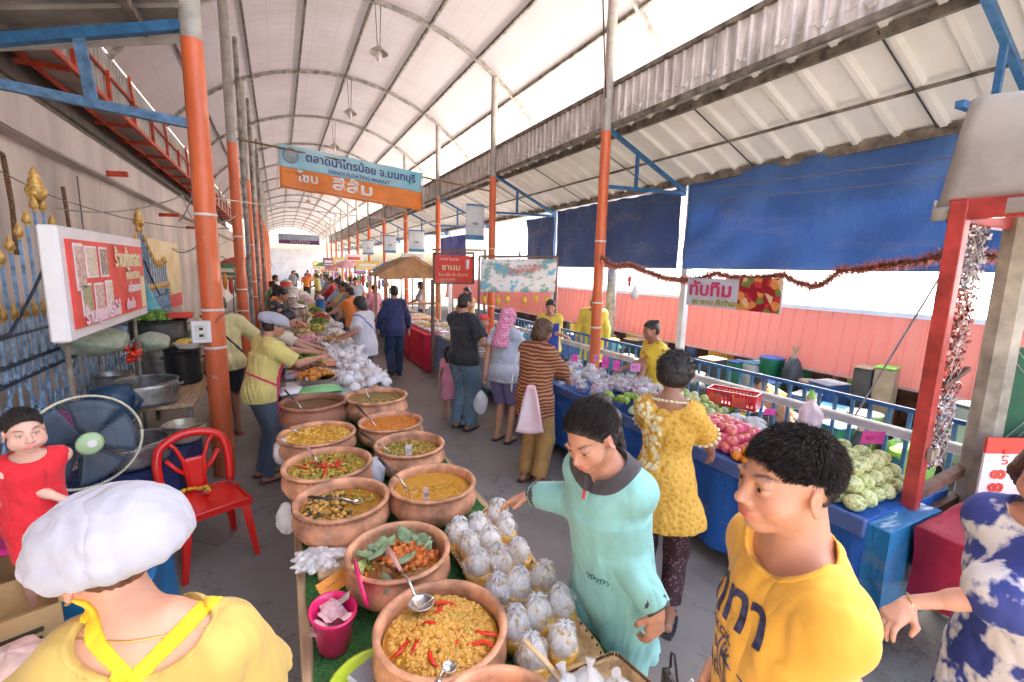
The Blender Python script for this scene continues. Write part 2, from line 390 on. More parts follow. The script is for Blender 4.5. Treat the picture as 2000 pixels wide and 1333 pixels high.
# ================================================================ left side
def m_film0(nm, a, b, tr):
    t = NT(nm); t.col(t.ramp(t.noise(.8), [(.3, b), (.7, a)])); t.set(Roughness=.5); s_ = t.add('ShaderNodeBsdfTranslucent'); s_.inputs[0].default_value = (*a, 1); mx = t.add('ShaderNodeMixShader'); mx.inputs[0].default_value = tr; t.link(t.b.outputs[0], mx.inputs[1]); t.link(s_.outputs[0], mx.inputs[2]); t.link(mx.outputs[0], t.out.inputs[0]); MATS[nm] = t.m; return t.m
M_WALL = mat('stained_plaster_wall', (.64, .555, .495), .85, var=.16, scale=1.3, bump=.25, bscale=9, stretch=(1, 1, .35))
M_WALLL = mat('pale_plaster_band', (.60, .52, .48), .8, var=.1, scale=1.6, stretch=(1, 1, .3))
wl = empty('building_wall', (-2.5, 12, 0), 0, 'long dull beige plaster wall behind the blue fence, with a pale ledge on top', 'wall')
m = MB(); m.box((-.15, 2, 1.65), (.3, 40, 3.3)); m.build('plaster_face', M_WALL, wl)
m = MB(); m.box((-.02, 2, 3.53), (.42, 40, .46), bev=.02); m.build('ledge', M_WALLL, wl)
m = MB(); m.box((-.35, 2, 4.0), (.3, 40, .5)); m.box((-.25, 2, 5.2), (.2, 40, 2.2)); m.build('recess', mat('shade_toned_recess_plaster', (.22, .19, .165), .9), wl)  # plaster coloured dark here to stand for the shadow above the ledge
m = MB(); 
for y, z in ((-7.5, 1.6), (-6.0, 1.6), (-3.2, 1.6)): m.box((.004, y, z), (.012, .03, 3.2))
m.build('joint', mat('dark_joint', (.22, .18, .16), .9), wl)
ca = empty('red_steel_canopy', (-2, 12, 4.2), 0, 'red steel framework with grey sheet panels projecting above the plaster wall', 'canopy')
def Cc(x, y, z): return (x+2, y-12, z-4.2)
m = MB(); m.bar(Cc(-2.37, 5.3, 4.2), Cc(-2.37, 32, 4.2), .04, .05); m.bar(Cc(-2, 5.3, 4.2), Cc(-2, 32, 4.2), .05, .06); m.bar(Cc(-2.0, 5.3, 4.58), Cc(-2.0, 32, 4.58), .03, .03)
m.build('long_rail', M_REDST, ca)
m = MB(); m.tube([Cc(-2.04, 5.3, 5.08), Cc(-2.04, 32, 5.08)], .05, 10); m.build('top_pipe', mat('pinkish_red_pipe', (.62, .2, .14), .5, var=.2), ca)
for k in range(18):
    y = 6.1+1.25*k; m = MB()
    m.bar(Cc(-2.5, y, 4.19), Cc(-2, y, 4.19), .045, .05); m.bar(Cc(-1.99, y, 4.2), Cc(-1.99, y, 4.62), .045, .05)
    if k % 2: m.bar(Cc(-1.99, y, 4.6), Cc(-2.02, y, 5.05), .035, .035)
    m.build('bracket', M_REDST, ca)
m = MB(); corr(m, Cc(-2.03, 5.3, 4.2), (0, 27, 0), (0, 0, .86), .16, -.015); m.build('side_panel', mat('grey_panel', (.46, .44, .41), .6, var=.15, scale=2), ca)
m = MB(); m.box(Cc(-2.5, 18.6, 5.2), (1.0, 27, .03)); m.build('added_sky_blocker', mat('shade_toned_recess_plaster', None), ca)  # slab added to keep sky light off the wall ledge
m = MB(); m.box(Cc(-2.2, 18.6, 4.25), (.34, 27, .02)); m.build('bottom_panel', mat('grey_panel', None), ca)
m = MB()
for y, z in ((9.4, 3.35), (13.5, 3.1), (17, 3.05)): m.bar(Cc(-2.45, y, z), Cc(-2.05, y, z+.02), .06, .08)
m.build('stub', M_REDST, ca)
# ---- left lean-to roof near the camera
lr = empty('left_lean_to_roof', (-1.6, 2.5, 3.9), 0, 'dark grey ribbed lean-to sheet with a blue steel truss at the upper left', 'roof')
def L(x, y, z): return (x+1.6, y-2.5, z-3.9)
m = MB(); corr(m, L(-.62, 5.35, 4.12), (0, -7, 0), (-2.3, 0, -.62), .3, -.03); m.build('ribbed_sheet', mat('dim_ribbed_sheet', (.33, .31, .285), .5, .15, var=.3, scale=2), lr)
m = MB(); m.box(L(-1.7, 5.37, 3.77), (2.2, .02, .1), ry=-.263); m.build('edge_strip', mat('pale_edge', (.55, .52, .48), .6), lr)
m = MB(); m.bar(L(-.62, 5, 4.0), L(-2.6, 5, 3.36), .075, .075); m.build('top_chord', M_BLUEP, lr)
m = MB(); m.bar(L(-.62, 5, 3.22), L(-2.6, 5, 3.39), .07, .07); m.build('bottom_chord', mat('worn_blue_paint', (.12, .25, .44), .5, var=.25, scale=14), lr)
m = MB(); m.bar(L(-1.27, 5.0, 3.29), L(-1.31, 5.0, 3.76), .075, .05); m.build('strut', mat('worn_blue_paint', None), lr)
m = MB(); m.bar(L(-.95, 5.3, 4.0), L(-.95, 3.0, 4.0), .06, .08); m.build('purlin', M_STEELD, lr)
# ---- blue fence with gold spearheads
M_FBLUE = mat('pale_blue_fence_paint', (.27, .43, .62), .45, var=.25, scale=15); M_GOLD = mat('gold_paint', (.72, .43, .12), .38, .35, var=.25, scale=30)
M_FDARK = mat('dark_blue_iron', (.05, .085, .13), .5, var=.2)
fe = empty('spear_fence', (-1.7, 5, 0), 0, 'blue iron fence with gold spearheads and scrollwork along the left wall', 'fence')
prof_sp = [(0, 0), (.016, .0), (.02, .012), (.014, .02), (.034, .03), (.042, .055), (.034, .09), (.016, .13), (0, .165)]
def top_z(y):
    t = ((y-5.08+1.5) % 3.0)-1.5
    return 2.5-.56*min(1, abs(t)/.75)**.8 if abs(t) < 1.2 else 1.94+.05
ys = np.arange(2.9, 9.6, .15)
rods = MB(); heads = []
for y in ys:
    zt = top_z(y); rods.tube([(0, y-5, .2), (0, y-5, zt)], .0115, 8)
    heads.append((y-5, zt))
    ym = y+.075; rods.tube([(0, ym-5, 1.3), (0, ym-5, 1.62)], .009, 6); heads.append((ym-5, 1.6))
ro_ = rods.build('upright', M_FBLUE, fe, smooth=True); ro_['kind'] = 'stuff'
h0 = None
for y, z in heads:
    if h0 is None:
        q = MB(); q.lathe([(r*.72, zz*.8) for r, zz in prof_sp], 10); h0 = q.build('spearhead', M_GOLD, fe, smooth=True); h0.location = (0, y, z); continue
    c = h0.copy(); COL.objects.link(c); c.parent = fe; c.location = (0, y, z)
for yc in (5.08, 8.08):
    q = MB(); q.lathe([(.03, 0), (.06, .03), (.07, .08), (.045, .12), (.05, .14), (.03, .19), (.035, .2), (0, .27)], 12)
    o = q.build('crown_finial', M_GOLD, fe, smooth=True); o.location = (0, yc-5, 2.5)
m = MB()
for z in (1.30, 1.18, .62, .50): m.bar((0, -2.3, z), (0, 4.7, z), .03, .025)
m.bar((0, -2.3, 1.5), (0, 4.7, 1.5), .02, .02)
P = [(.015, y-5, top_z(y)-.42) for y in np.arange(2.9, 9.6, .06)]; m.tube(P, .012, 6)
m.build('rail', M_FDARK, fe)
for z in (1.24, .56):
    m = MB()
    for y in np.arange(-2.2, 4.7, .127): m.tube([(.0, y+.04*math.cos(a), z+.045*math.sin(a)) for a in np.linspace(0, 2*PI, 9)], .008, 5)
    m.build('ring_band', M_FBLUE, fe)
m = MB()
for i, y in enumerate(np.arange(-2.0, 4.7, .55)):
    for s in (-1, 1):
        P = []
        for t in np.linspace(0, 1, 22):
            r = .02+.1*t; a = s*(5.5*t*1.0)+.8; P.append((.01, y+s*.13+s*r*math.cos(a)*1.1, .92+(.16-.1)*s+r*math.sin(a)*1.5*s))
        m.tube(P, .009, 6)
    m.tube([(.01, y-.22, .64), (.01, y-.02, .95), (.01, y+.2, 1.15)], .011, 6); m.tube([(.01, y+.22, .64), (.01, y+.05, .85), (.01, y-.2, 1.15)], .009, 6)
m.build('scrollwork', M_FBLUE, fe, smooth=True)
# ---- sign lightbox
M_WHITE = mat('white_painted_metal', (.78, .77, .76), .4, var=.05, scale=3); M_VRED = mat('red_vinyl', (.80, .07, .05), .45, var=.08); M_WTXT = mat('white_print', (.82, .80, .78), .5, var=.03)
M_YTXT = mat('cream_print', (.82, .76, .45), .5, var=.03); M_PTXT = mat('pinkish_white_print', (.86, .66, .72), .5, var=.06)
sg = empty('food_sign_box', (-1.08, 4.30, 1.9), 0, 'white framed lightbox sign with red panel, food photos and Thai writing on the left', 'sign')
SL, SH = 1.74, .66
m = MB(); m.box((-.05, 0, 0), (.09, SL, SH), bev=.012); m.build('frame', M_WHITE, sg)
m = MB(); m.box((.0, 0, 0), (.02, SL-.16, SH-.14)); m.build('red_panel', M_VRED, sg)
XS = .0125
def plate(mb, y, z, w, h, x=XS): mb.box((x, y, z), (.004, w, h))
m = MB()
PH = [(-.66, .10, .15, .28), (-.46, .13, .20, .2), (-.23, .13, .15, .2), (-.60, -.10, .17, .20), (-.38, -.10, .17, .19), (-.18, -.09, .14, .19)]
for y, z, w, h in PH: plate(m, y, z, w, h)
m.build('photo_border', M_WTXT, sg)
fm = [mat('food_photo_a', (.5, .22, .15), .5, scale=40, c2=(.75, .7, .62)), mat('food_photo_b', (.62, .42, .2), .5, scale=45, c2=(.8, .78, .75)), mat('food_photo_c', (.10, .12, .2), .5, scale=40, c2=(.7, .5, .25)), mat('food_photo_d', (.2, .3, .12), .5, scale=50, c2=(.6, .45, .3))]
for k, (y, z, w, h) in enumerate(PH):
    q = MB(); q.box((XS+.004, y, z), (.004, w*.86, h*.86)); q.build('food_photo', fm[k % 4], sg)
TR = (PI/2, 0, PI/2)
text_obj('ร้านกุ้งทอด', .165, M_YTXT, sg, (XS+.006, .0, .10), TR, bold=.005, sx=.92)
text_obj('หมึกทอด', .10, M_YTXT, sg, (XS+.006, .22, .0), TR, bold=.002, sx=1.1)
text_obj('อร่อยมาก', .09, M_WTXT, sg, (XS+.006, .25, -.10), TR, bold=.002)
text_obj('ร้านคุณหรั่งไข่', .125, M_PTXT, sg, (XS+.008, -.68, -.245), TR, bold=.005, sx=1.0)
text_obj('เจ้าเก่า', .09, M_PTXT, sg, (XS+.008, .16, -.225), TR, bold=.004)
m = MB(); plate(m, .70, -.12, .12, .26); m.build('prawn_photo', mat('fried_prawn', (.78, .6, .28), .5, scale=30, c2=(.85, .82, .6)), sg)
for q in (-.7, .75): m = MB(); m.tube([(-.08, q, -.3), (-.08, q, -1.85)], .014, 8); m.build('stand_leg', M_STEELD, sg)
# ---- posters and hangings on the left wall
po = empty('wall_poster', (-2.42, 13.6, 1.75), 0, 'yellowish food poster with a red strip on the far left wall', 'poster')
m = MB(); m.box((0, 0, .1), (.02, 3.2, 1.3)); m.build('print', mat('yellow_poster', (.72, .52, .2), .5, scale=2.2, c2=(.85, .75, .5)), po)
m = MB(); m.box((.0, 0, -.7), (.024, 3.2, .34)); m.build('red_strip', M_VRED, po)
for k, (y, z0) in enumerate([(6.6, 3.02), (8.0, 2.95)]):
    m = MB(); 
    if k == 0: m.tube([(0, -.75, .28), (0, -.5, .1), (0, 0, .04), (0, .0, -.0)], .02, 6)
    m.tube([(0, 0, .0), (.01, .01, -.45), (0, 0, -.95)], .022, 6)
    o = m.build('brown_rope_garland', mat('dry_brown_rope', (.28, .16, .08), .9, var=.4, scale=60, bump=.8, bscale=60, bdist=.02), None, loc=(-2.42, y, z0))
    tag(o, ['dry brown rope garland draped and hanging on the left wall, nearer one', 'short straight brown rope garland hanging on the left wall'][k], 'garland')
# wires
def wire(pts, label, r=.006, m_=None, sag=0, n=14, name='wire'):
    P = []
    for a, b in zip(pts[:-1], pts[1:]):
        a = np.array(a, float); b = np.array(b, float)
        for i in range(n):
            t = i/n; p = a+(b-a)*t; p[2] -= sag*4*t*(1-t); P.append(p)
    P.append(np.array(pts[-1], float)); o_ = P[0].copy(); m = MB(); m.tube([p-o_ for p in P], r, 5)
    o = m.build(name, m_ or mat('grey_cable', (.16, .14, .12), .6), None, loc=o_); return tag(o, label, 'wire')
wire([(-2.33, 4.5, 3.2), (-2.33, 8, 2.75), (-.6, 8.75, 2.6)], 'sagging grey cable running along the beige left wall', sag=.12)
wire([(-2.3, 3.8, 3.45), (-2.28, 14, 3.2)], 'thin upper cable along the pale ledge of the left wall', .005, sag=.1)
wire([(-.57, 8.75, 3.98), (4.0, 8.9, 3.62)], 'rust brown rod across the aisle holding the big banner', .018, mat('rusty_rod', (.26, .15, .08), .7), name='banner_rod')
wire([(-.57, 5.0, 2.62), (4.0, 8.9, 2.9)], 'pale cord stretched low across the aisle from the first left post', .006, mat('pale_cord', (.6, .55, .48), .7), sag=.04)
wire([(4.0, 5.22, 3.05), (5.4, .4, 3.1)], 'thin upper cord beneath the right lean-to roof', .005, sag=.05)
wire([(4.0, 5.22, 2.98), (5.4, .2, 3.0)], 'thin lower cord beneath the right lean-to roof', .004, sag=.12)
wire([(2.3, 3.4, 6.4), (3.95, 5.2, 4.3)], 'black power cable swooping from the arched roof to the right orange post', .009, mat('black_cable', (.03, .03, .03), .5), sag=.15)
wire([(3.98, 1.46, 2.1), (4.1, 1.9, .95)], 'grey stay rope slanting down beside the red booth post', .007, mat('grey_rope', (.3, .3, .32), .8))
for k, (pts) in enumerate([[(-.57, 5.0, 2.95), (-1.0, 6.5, 2.5), (-.57, 8.75, 2.8)], [(-.6, 5.0, 2.4), (-.9, 6.2, 2.75), (-2.2, 7, 2.6)], [(-.57, 5, 2.3), (-1.2, 7.2, 2.2), (-.57, 8.75, 2.5)]]):
    wire(pts, '%s tangled pale cord tied round the nearest orange post' % ORD[k], .007, mat('tangled_cord', (.5, .45, .4), .8), sag=.1)
wire([(-.47, 4.98, 2.1), (-.36, 4.9, 1.95), (-.4, 4.9, 1.6), (-.55, 4.9, 1.5)], 'thin cable looping beside the white box on the nearest orange post', .005, sag=-.03)
ub = empty('utility_box', (-.66, 4.92, 1.42), .1, 'white electric box with sockets strapped to the nearest orange post', 'electric box')
m = MB(); m.box((0, 0, 0), (.15, .07, .2), bev=.008); m.build('housing', M_WHITE, ub)
m = MB(); m.box((0, -.037, .0), (.09, .006, .13), bev=.002); m.build('socket_plate', mat('ivory_plastic', (.68, .66, .58), .4), ub)
m = MB(); m.box((-.0, -.042, .03), (.03, .004, .025)); m.box((0, -.042, -.03), (.035, .004, .025)); m.build('socket_hole', mat('dark_green_plastic', (.03, .06, .04), .5), ub)
# ---- pendant lamps
pl0 = None
for k, y in enumerate([1.55+3.67*j for j in range(2, 9)]):
    if pl0 is None:
        pl0 = empty('pendant_lamp', (1.75, y, 5.75)); m = MB(); m.tube([(-.02, 0, .1), (-.05, 0, .8)], .008, 5); m.tube([(.02, 0, .1), (.05, 0, .8)], .008, 5); m.build('hanger', M_STEELD, pl0)
        m = MB(); m.lathe([(.03, .12), (.06, .1), (.16, .02), (.165, 0), (.15, .012), (.05, .085), (.0, .09)], 24); m.build('shade', mat('beige_enamel', (.55, .50, .42), .4, .2), pl0, smooth=True)
        m = MB(); m.lathe([(0, -.14), (.035, -.13), (.05, -.07), (.045, 0), (.03, .05)], 16); m.build('bulb', mat('frosted_glass', (.85, .82, .8), .2), pl0, smooth=True); o = pl0
    else: o = copy_tree(pl0); o.location = (1.75, y, 5.75)
    tag(o, '%s pendant lamp from the camera hanging under the arched roof ridge' % ORD[k], 'lamp', 'pendant lamps along the roof ridge')
# ---- big banner
M_BSKY = mat('sky_blue_banner_print', (.20, .56, .70), .5, var=.05, scale=1.5, c2=(.50, .68, .76)); M_BOR = mat('orange_banner_print', (.86, .25, .04), .5, var=.08, scale=2); M_BNAVY = mat('navy_print', (.05, .05, .20), .5, var=.02)
bn = empty('market_banner', (1.28, 8.78, 3.58), -.0, 'wide sky blue and orange cloth banner with Thai market name across the aisle', 'banner')
def ban(x, z): return (x, .03*math.sin(x*5)*(z < 0)-.02*math.sin(x*9+z*4), z-.085*(x+1.18)-.0*(x*x))
def bgrid(x0, x1, z0, z1, dy=0, n=40, k=10): 
    g = MB(); g.grid(lambda u, v: tuple(np.add(ban(x0+(x1-x0)*u, z0+(z1-z0)*v), (0, dy, 0))), n, k, .004); return g
bgrid(-1.2, 1.2, .06, .42).build('blue_field', M_BSKY, bn, smooth=True); bgrid(-1.2, 1.2, -.28, .06).build('orange_field', M_BOR, bn, smooth=True)
def wrap(o, dy=-.012):
    for v in o.data.vertices:
        x = v.co.x*o.scale[0]+o.location[0]; z = v.co.y+o.location[2]; p = ban(x, z); v.co = Vector((p[0], p[1]+dy-v.co.z*.5, p[2]))
    o.location = (0, 0, 0); o.rotation_euler = (0, 0, 0); o.scale = (1, 1, 1)
def btext(s, size, m_, x, z, sx=1, bold=0, dy=-.012):
    o = text_obj(s, size, m_, bn, (x, 0, z), (PI/2, 0, 0), sx=sx, bold=bold); wrap(o, dy); return o
def fitw(o_w, w): pass
btext('ตลาดน้ำไทรน้อย จ.นนทบุรี', .185, M_BNAVY, -.80, .215, .98, .0035)
btext('SAINOI FLOATING MARKET', .085, M_BNAVY, -.45, .095, 1.0, .001)
btext('โซน', .2, M_WTXT, -.93, -.12, 1.1, .006); btext('สีส้ม', .27, M_WTXT, -.4, -.165, 1.5, .007)
btext('แหล่งท่องเที่ยวทางน้ำ ตลาดน้ำไทรน้อย อาหารอร่อย ของฝาก', .06, mat('pale_orange_print', (.85, .5, .35), .5), -1.1, -.25, 1.15, 0)
m = MB(); m.tube([(-1.02+.115*math.cos(a), -.012, .235+.012+.115*math.sin(a)) for a in np.linspace(0, 2*PI, 25)], .012, 5); m.box((-1.02, -.012, .245), (.09, .01, .03)); m.lathe([(0, 0), (.09, .001)], 20, M=Matrix.Translation((-1.02, -.006, .245)) @ Matrix.Rotation(PI/2, 4, 'X'))
m.build('round_seal', mat('grey_seal_print', (.34, .38, .42), .5), bn)
for P_ in ([(-1.21, 0, .42), (-1.24, 0, -.3)], [(1.21, 0, .25), (1.24, 0, -.5)]): m = MB(); m.tube(P_, .01, 6); m.build('side_cord', mat('pale_cord', None), bn)
# smaller banners down the aisle
b2 = empty('far_banner', (.9, 24, 3.15), 0, 'small purple and pale blue banner across the far aisle', 'banner')
m = MB(); m.box((0, 0, .12), (1.75, .02, .28)); m.build('pale_band', mat('pale_blue_banner', (.42, .50, .62), .5), b2)
m = MB(); m.box((0, 0, -.1), (1.75, .02, .18)); m.build('purple_band', mat('purple_banner', (.20, .05, .20), .5), b2)
text_obj('โซนสีม่วง', .17, M_WTXT, b2, (-.4, -.014, -.14), (PI/2, 0, 0), sx=1.4)
for k, (x, y, z, w_, h_) in enumerate([(3.62, 8.9, 2.98, .4, .72), (3.4, 12.6, 2.75, .45, .6), (3.45, 16.2, 2.8, .4, .6), (3.35, 20, 2.8, .45, .6)]):
    o = empty('hanging_banner', (x, y, z), 0, '%s small pale hanging banner beside the right row of orange posts' % ORD[k], 'banner', 'small vertical banners on the right')
    g = MB(); g.grid(lambda u, v: ((u-.5)*w_, .012*math.sin(u*6+v*2), (v-.5)*h_), 10, 10, .004); g.build('cloth', mat('pale_banner_cloth', (.60, .66, .72), .6, c2=(.75, .77, .78), scale=3), o, smooth=True)
    m = MB(); m.box((0, -.012, -h_*.42), (w_*.98, .006, h_*.12)); m.box((0, -.012, h_*.47), (w_*.98, .006, h_*.05)); m.build('blue_band', mat('blue_print', (.08, .25, .5), .5), o)
    m = MB(); m.blob((0, -.014, -.03), (.07, .003, .03), 10, 6); m.build('emblem', mat('slate_print', (.25, .33, .42), .5), o)
# ================================================================ right side beyond the stalls
M_WLEDGE = mat('white_weathered_ledge', (.62, .60, .56), .6, var=.15, scale=5)
ra = empty('canal_railing', (4.4, 5, 0), 0, 'blue picket railing with a white ledge behind the fruit stall', 'railing')
m = MB(); m.box((-.02, 0, .83), (.10, 12, .07), bev=.01); m.build('ledge', M_WLEDGE, ra)
m = MB(); m.bar((.1, -6, 1.0), (.1, 7, 1.0), .03, .035); m.bar((.1, -6, .35), (.1, 7, .35), .03, .035); m.build('rail', M_BLUEP, ra)
m = MB()
for y in np.arange(-5.4, 6.6, .14): m.bar((.1, y, .0), (.1, y, 1.0), .022, .028)
o = m.build('picket', mat('muted_blue_paint', (.07, .2, .36), .5, var=.2), ra); o['kind'] = 'stuff'
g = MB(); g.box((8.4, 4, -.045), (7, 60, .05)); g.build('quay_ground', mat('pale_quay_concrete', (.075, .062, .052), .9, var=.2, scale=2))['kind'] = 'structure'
M_PINK = m_film0('pink_ribbed_sheet', (.86, .30, .24), (.80, .25, .20), .35); M_WROOF = mat('white_ribbed_sheet', (.85, .83, .80), .4, var=.04)
pr = empty('pink_stall_roof', (7, 5, 1.2), 0, 'long salmon pink ribbed stall roof across the canal behind the railing', 'roof')
m = MB(); corr(m, (-.45, -6.5, -.42), (0, 21, 0), (.10, 0, .86), .17, -.02); m.build('ribbed_sheet', M_PINK, pr)
m = MB(); m.bar((-.45, -6.5, -.43), (-.45, 14.5, -.43), .03, .035); m.build('edge_trim', mat('pale_pink_trim', (.75, .45, .4), .6), pr)
for y in np.arange(-6, 14.6, 2.5):
    m = MB(); m.box((-.3, y, -.81), (.07, .07, .78)); m.build('support', mat('grey_timber', (.3, .27, .24), .8), pr)
bw = MB(); bw.box((0, 0, .5), (.1, 22, 1.0))  # dark backing added to cover the bright lit ground below the pink sheet
tag(bw.build('added_dark_backing', mat('dark_backing_brown', (.12, .085, .06), .8, var=.4, scale=3), None, loc=(7.7, 4.5, 0)), 'added dark backing that hides bright ground under the pink stall roof', 'wall')
wr = empty('white_roof', (9, 5, 2), 0, 'sunlit white ribbed roof above the pink stall roof', 'roof')
m = MB(); corr(m, (-2.32, -6.5, -.36), (0, 26, 0), (3.9, 0, 1.45), .5, -.03); m.build('ribbed_sheet', M_WROOF, wr)
m = MB(); m.box((-2.36, 6.5, -.38), (.04, 26, .06)); m.build('gutter', M_WHITE, wr)
for k, (y, z) in enumerate([(13.5, 2.3), (19, 2.6)]):
    e = empty('far_shed', (10.5, y, 0), 0, ['far white shed roof seen under the tarp gap', 'farther pale shed beyond the tarp gap'][k], 'shed')
    m = MB(); corr(m, (-1.5, -2, z), (0, 5, 0), (3, 0, .7), .4, -.03); m.build('roof', M_WROOF, e); m = MB(); m.box((.4, .4, z/2), (2.5, 4.4, z-.1)); m.build('wall', mat('pale_shed_wall', (.6, .58, .56), .8), e)
# clutter below the pink roof
RC = random.Random(5)
cl_m = [mat('clutter_'+n, c, .5) for n, c in (('white', (.7, .69, .66)), ('dark', (.05, .06, .06)), ('green', (.02, .22, .10)), ('teal', (.08, .3, .4)), ('tan', (.45, .33, .2)), ('blue', (.06, .15, .4)), ('yellow', (.75, .5, .08)), ('lime', (.3, .6, .1)), ('grey', (.3, .31, .33)), ('brown', (.16, .07, .04)))]
cn = 'white dark green teal tan blue yellow lime grey brown'.split()
cnt = 0
for y in np.arange(-.8, 11, .29):
    for x, zz in ((5.35, 0), (5.9, 0), (6.4, 0), (7.0, 0)):
        if RC.random() < .08: continue
        k = RC.randrange(10); h = RC.uniform(.25, .6)+.12*(x > 6); w_ = RC.uniform(.16, .34); yy = y+RC.uniform(-.08, .08); t = RC.random()
        m = MB()
        if RC.random() < .3: h *= .6
        zs_ = RC.choice((0, 0, .28))
        if t < .45:
            m.box((0, 0, h/2), (w_*1.2, w_, h), bev=.015); nm = 'storage_crate'; pm = MB(); pm.box((0, 0, h+.012), (w_*1.25, w_*1.05, .022), bev=.008)
        elif t < .6:
            m.lathe([(w_*.3, 0), (w_*.42, .02), (w_*.5, h*.9), (w_*.52, h*.92), (w_*.52, h)], 14); nm = 'plastic_tub'; pm = MB(); pm.lathe([(w_*.54, h), (w_*.54, h+.02), (0, h+.05)], 14)
        else:
            m.blob((0, 0, h*.45), (w_*.55, w_*.5, h*.47), 12, 9, jit=.14, rs=RC); nm = 'filled_sack'; pm = MB(); pm.tube([(0, 0, h*.85), (.01, 0, h*1.0), (.03, .0, h*1.12)], [.05, .02, .05], 8)
        e = empty(nm, (x+RC.uniform(-.1, .1), yy, zs_), RC.uniform(-.3, .3)); m.build('body', cl_m[k], e, smooth=(t >= .45), auto=.6)
        pm.build({'storage_crate': 'lid', 'plastic_tub': 'lid', 'filled_sack': 'knotted_neck'}[nm], cl_m[(k+3) % 10], e)
        row = {5.35: 'front', 5.9: 'middle', 6.4: 'rear', 7.0: 'hindmost'}[x]; cnt += 1
        tag(e, '%s %s in the %s row below the pink roof' % (cn[k], nm.replace('_', ' '), row), nm.split('_')[1], '%s %ss below the pink roof' % (cn[k], nm.split('_')[1]))
# ================================================================ red booth on the right
M_BRED = mat('faded_red_paint', (.46, .045, .035), .45, var=.25, scale=6, coat=.2)
bo = empty('red_booth', (3.09, 1.1, 0), 0, 'red painted booth frame with a drooping beige awning at the right edge', 'booth')
m = MB(); m.box((-.022, 0, 1.22), (.036, .07, 2.44), bev=.004); m.box((.022, .006, 1.22), (.036, .07, 2.44), bev=.004); m.build('front_post', M_BRED, bo)
m = MB(); m.box((.55, .02, 2.4), (1.1, .07, .12), bev=.004); m.box((.0, -.9, 2.4), (.07, 1.75, .1), bev=.004); m.build('top_beam', M_BRED, bo)
m = MB()
for y0, dz in ((0, 0),): 
    m.grid(lambda u, v: (.0+.32*v+.95*max(0, v-.6), .10-1.7*u, 2.42+.60*math.sin(min(1, v*1.25)*PI*.5)+.02*math.sin(u*14+v*3)), 26, 20, .02)
m.build('awning', mat('beige_canvas', (.40, .355, .30), .8, var=.12, scale=3, bump=.3, bscale=25), bo, smooth=True)
m = MB(); m.grid(lambda u, v: (-.02+.03*math.sin(u*20), .11-1.7*u, 2.42-.07*v+.015*math.sin(u*9)), 30, 4, .01); m.grid(lambda u, v: (-.01+1.2*u, .115+.01*math.sin(u*17), 2.46-.06*v-.02*math.sin(u*6)+.1*u), 24, 4, .01)
m.build('awning_hem', mat('beige_canvas', None), bo, smooth=True)
for a_, b_, w_ in (((.05, .0, .86), (.62, -.02, .93), .05), ((.1, .0, .7), (.6, -.02, .75), .05), ((.14, 0, 1.47), (.42, 0, 1.55), .025)): m = MB(); m.bar(a_, b_, w_, w_); m.build('cross_rail', mat('brown_timber', (.2, .1, .07), .7, var=.3), bo)
m = MB(); m.box((.0, -.05, 1.12), (.05, .03, .06), bev=.004); m.tube([(0, -.067, 1.12), (.0, -.07, 1.16)], .014, 8); m.build('door_latch', mat('brass_latch', (.45, .4, .33), .4, .5), bo)
m = MB()
for z in (1.09, 2.3): m.bar((.66, -.07, z), (1.6, -.5, z), .05, .06)
m.bar((.66, -.07, .9), (.78, -.05, 2.3), .05, .05); m.build('window_frame', mat('dark_red_timber', (.2, .03, .025), .5, var=.2), bo)
m = MB()
for i in range(16):
    for s in (-1, 1):
        z0_ = .95+i*.09; m.tube([(.12+.16*(s < 0)*1.0+.03, -.01, z0_), (.12+.16*(s > 0)*1.0+.03, -.01, z0_+.16)], .0022, 4)
m.build('side_wire_mesh', M_STEEL, bo)
m = MB(); m.box((1.16, -.27, 1.38), (.95, .02, .58), rz=-.43); m.build('green_board', mat('green_mesh_board', (.01, .10, .045), .6, var=.15), bo)
m = MB()
for i in range(15):
    for s in (-1, 1):
        a = -.45+i*.07; P = [(1.16+(a+s*t*.58)*math.cos(-.43)*1.0, -.29+(a+s*t*.58)*math.sin(-.43), 1.1+t*.56) for t in (0, 1)]
        if abs(a+s*.58) < .6: m.tube(P, .0022, 4)
m.build('wire_mesh', M_STEEL, bo)
cp = MB(); cp.tube([(0, 0, 0), (.08, .02, 1.4), (.16, .05, 2.6)], [.085, .08, .078], 8); o = cp.build('concrete_pillar', mat('mossy_concrete', (.42, .39, .32), .9, var=.22, scale=5, bump=.4, bscale=70), None, loc=(3.62, 1.02, 0), auto=.5)
tag(o, 'octagonal stained concrete pillar beside the red booth post', 'pillar')
# shimmering sequin curtain between the two posts
sc = empty('sequin_curtain', (3.32, 1.12, 1.6), 0, 'shimmering strip of silver, pink and red sequins between red post and concrete pillar', 'curtain')
qs = [MB(), MB(), MB()]; RS = random.Random(11)
for i in range(2600):
    t = RS.random(); z = -.62+1.42*t; x = RS.uniform(-.13, .12)+.05*t; y = RS.uniform(-.02, .02); s = RS.uniform(.006, .012)
    k = 0 if t > .72 or t < .3 and RS.random() < .8 else (1 if RS.random() < .6 else 2)
    R = Matrix.Translation((x, y, z)) @ Matrix.Rotation(RS.uniform(-.9, .9), 4, 'Z') @ Matrix.Rotation(RS.uniform(-.9, .9), 4, 'X')
    qs[k].add([(-s, 0, -s), (s, 0, -s), (s, 0, s), (-s, 0, s)], [(0, 1, 2, 3)], R)
for q, nm, c in zip(qs, ('silver_sequins', 'pink_sequins', 'red_sequins'), ((.52, .45, .46), (.60, .27, .22), (.42, .08, .06))): q.build(nm, mat(nm, c, .2, .6), sc)['kind'] = 'stuff'
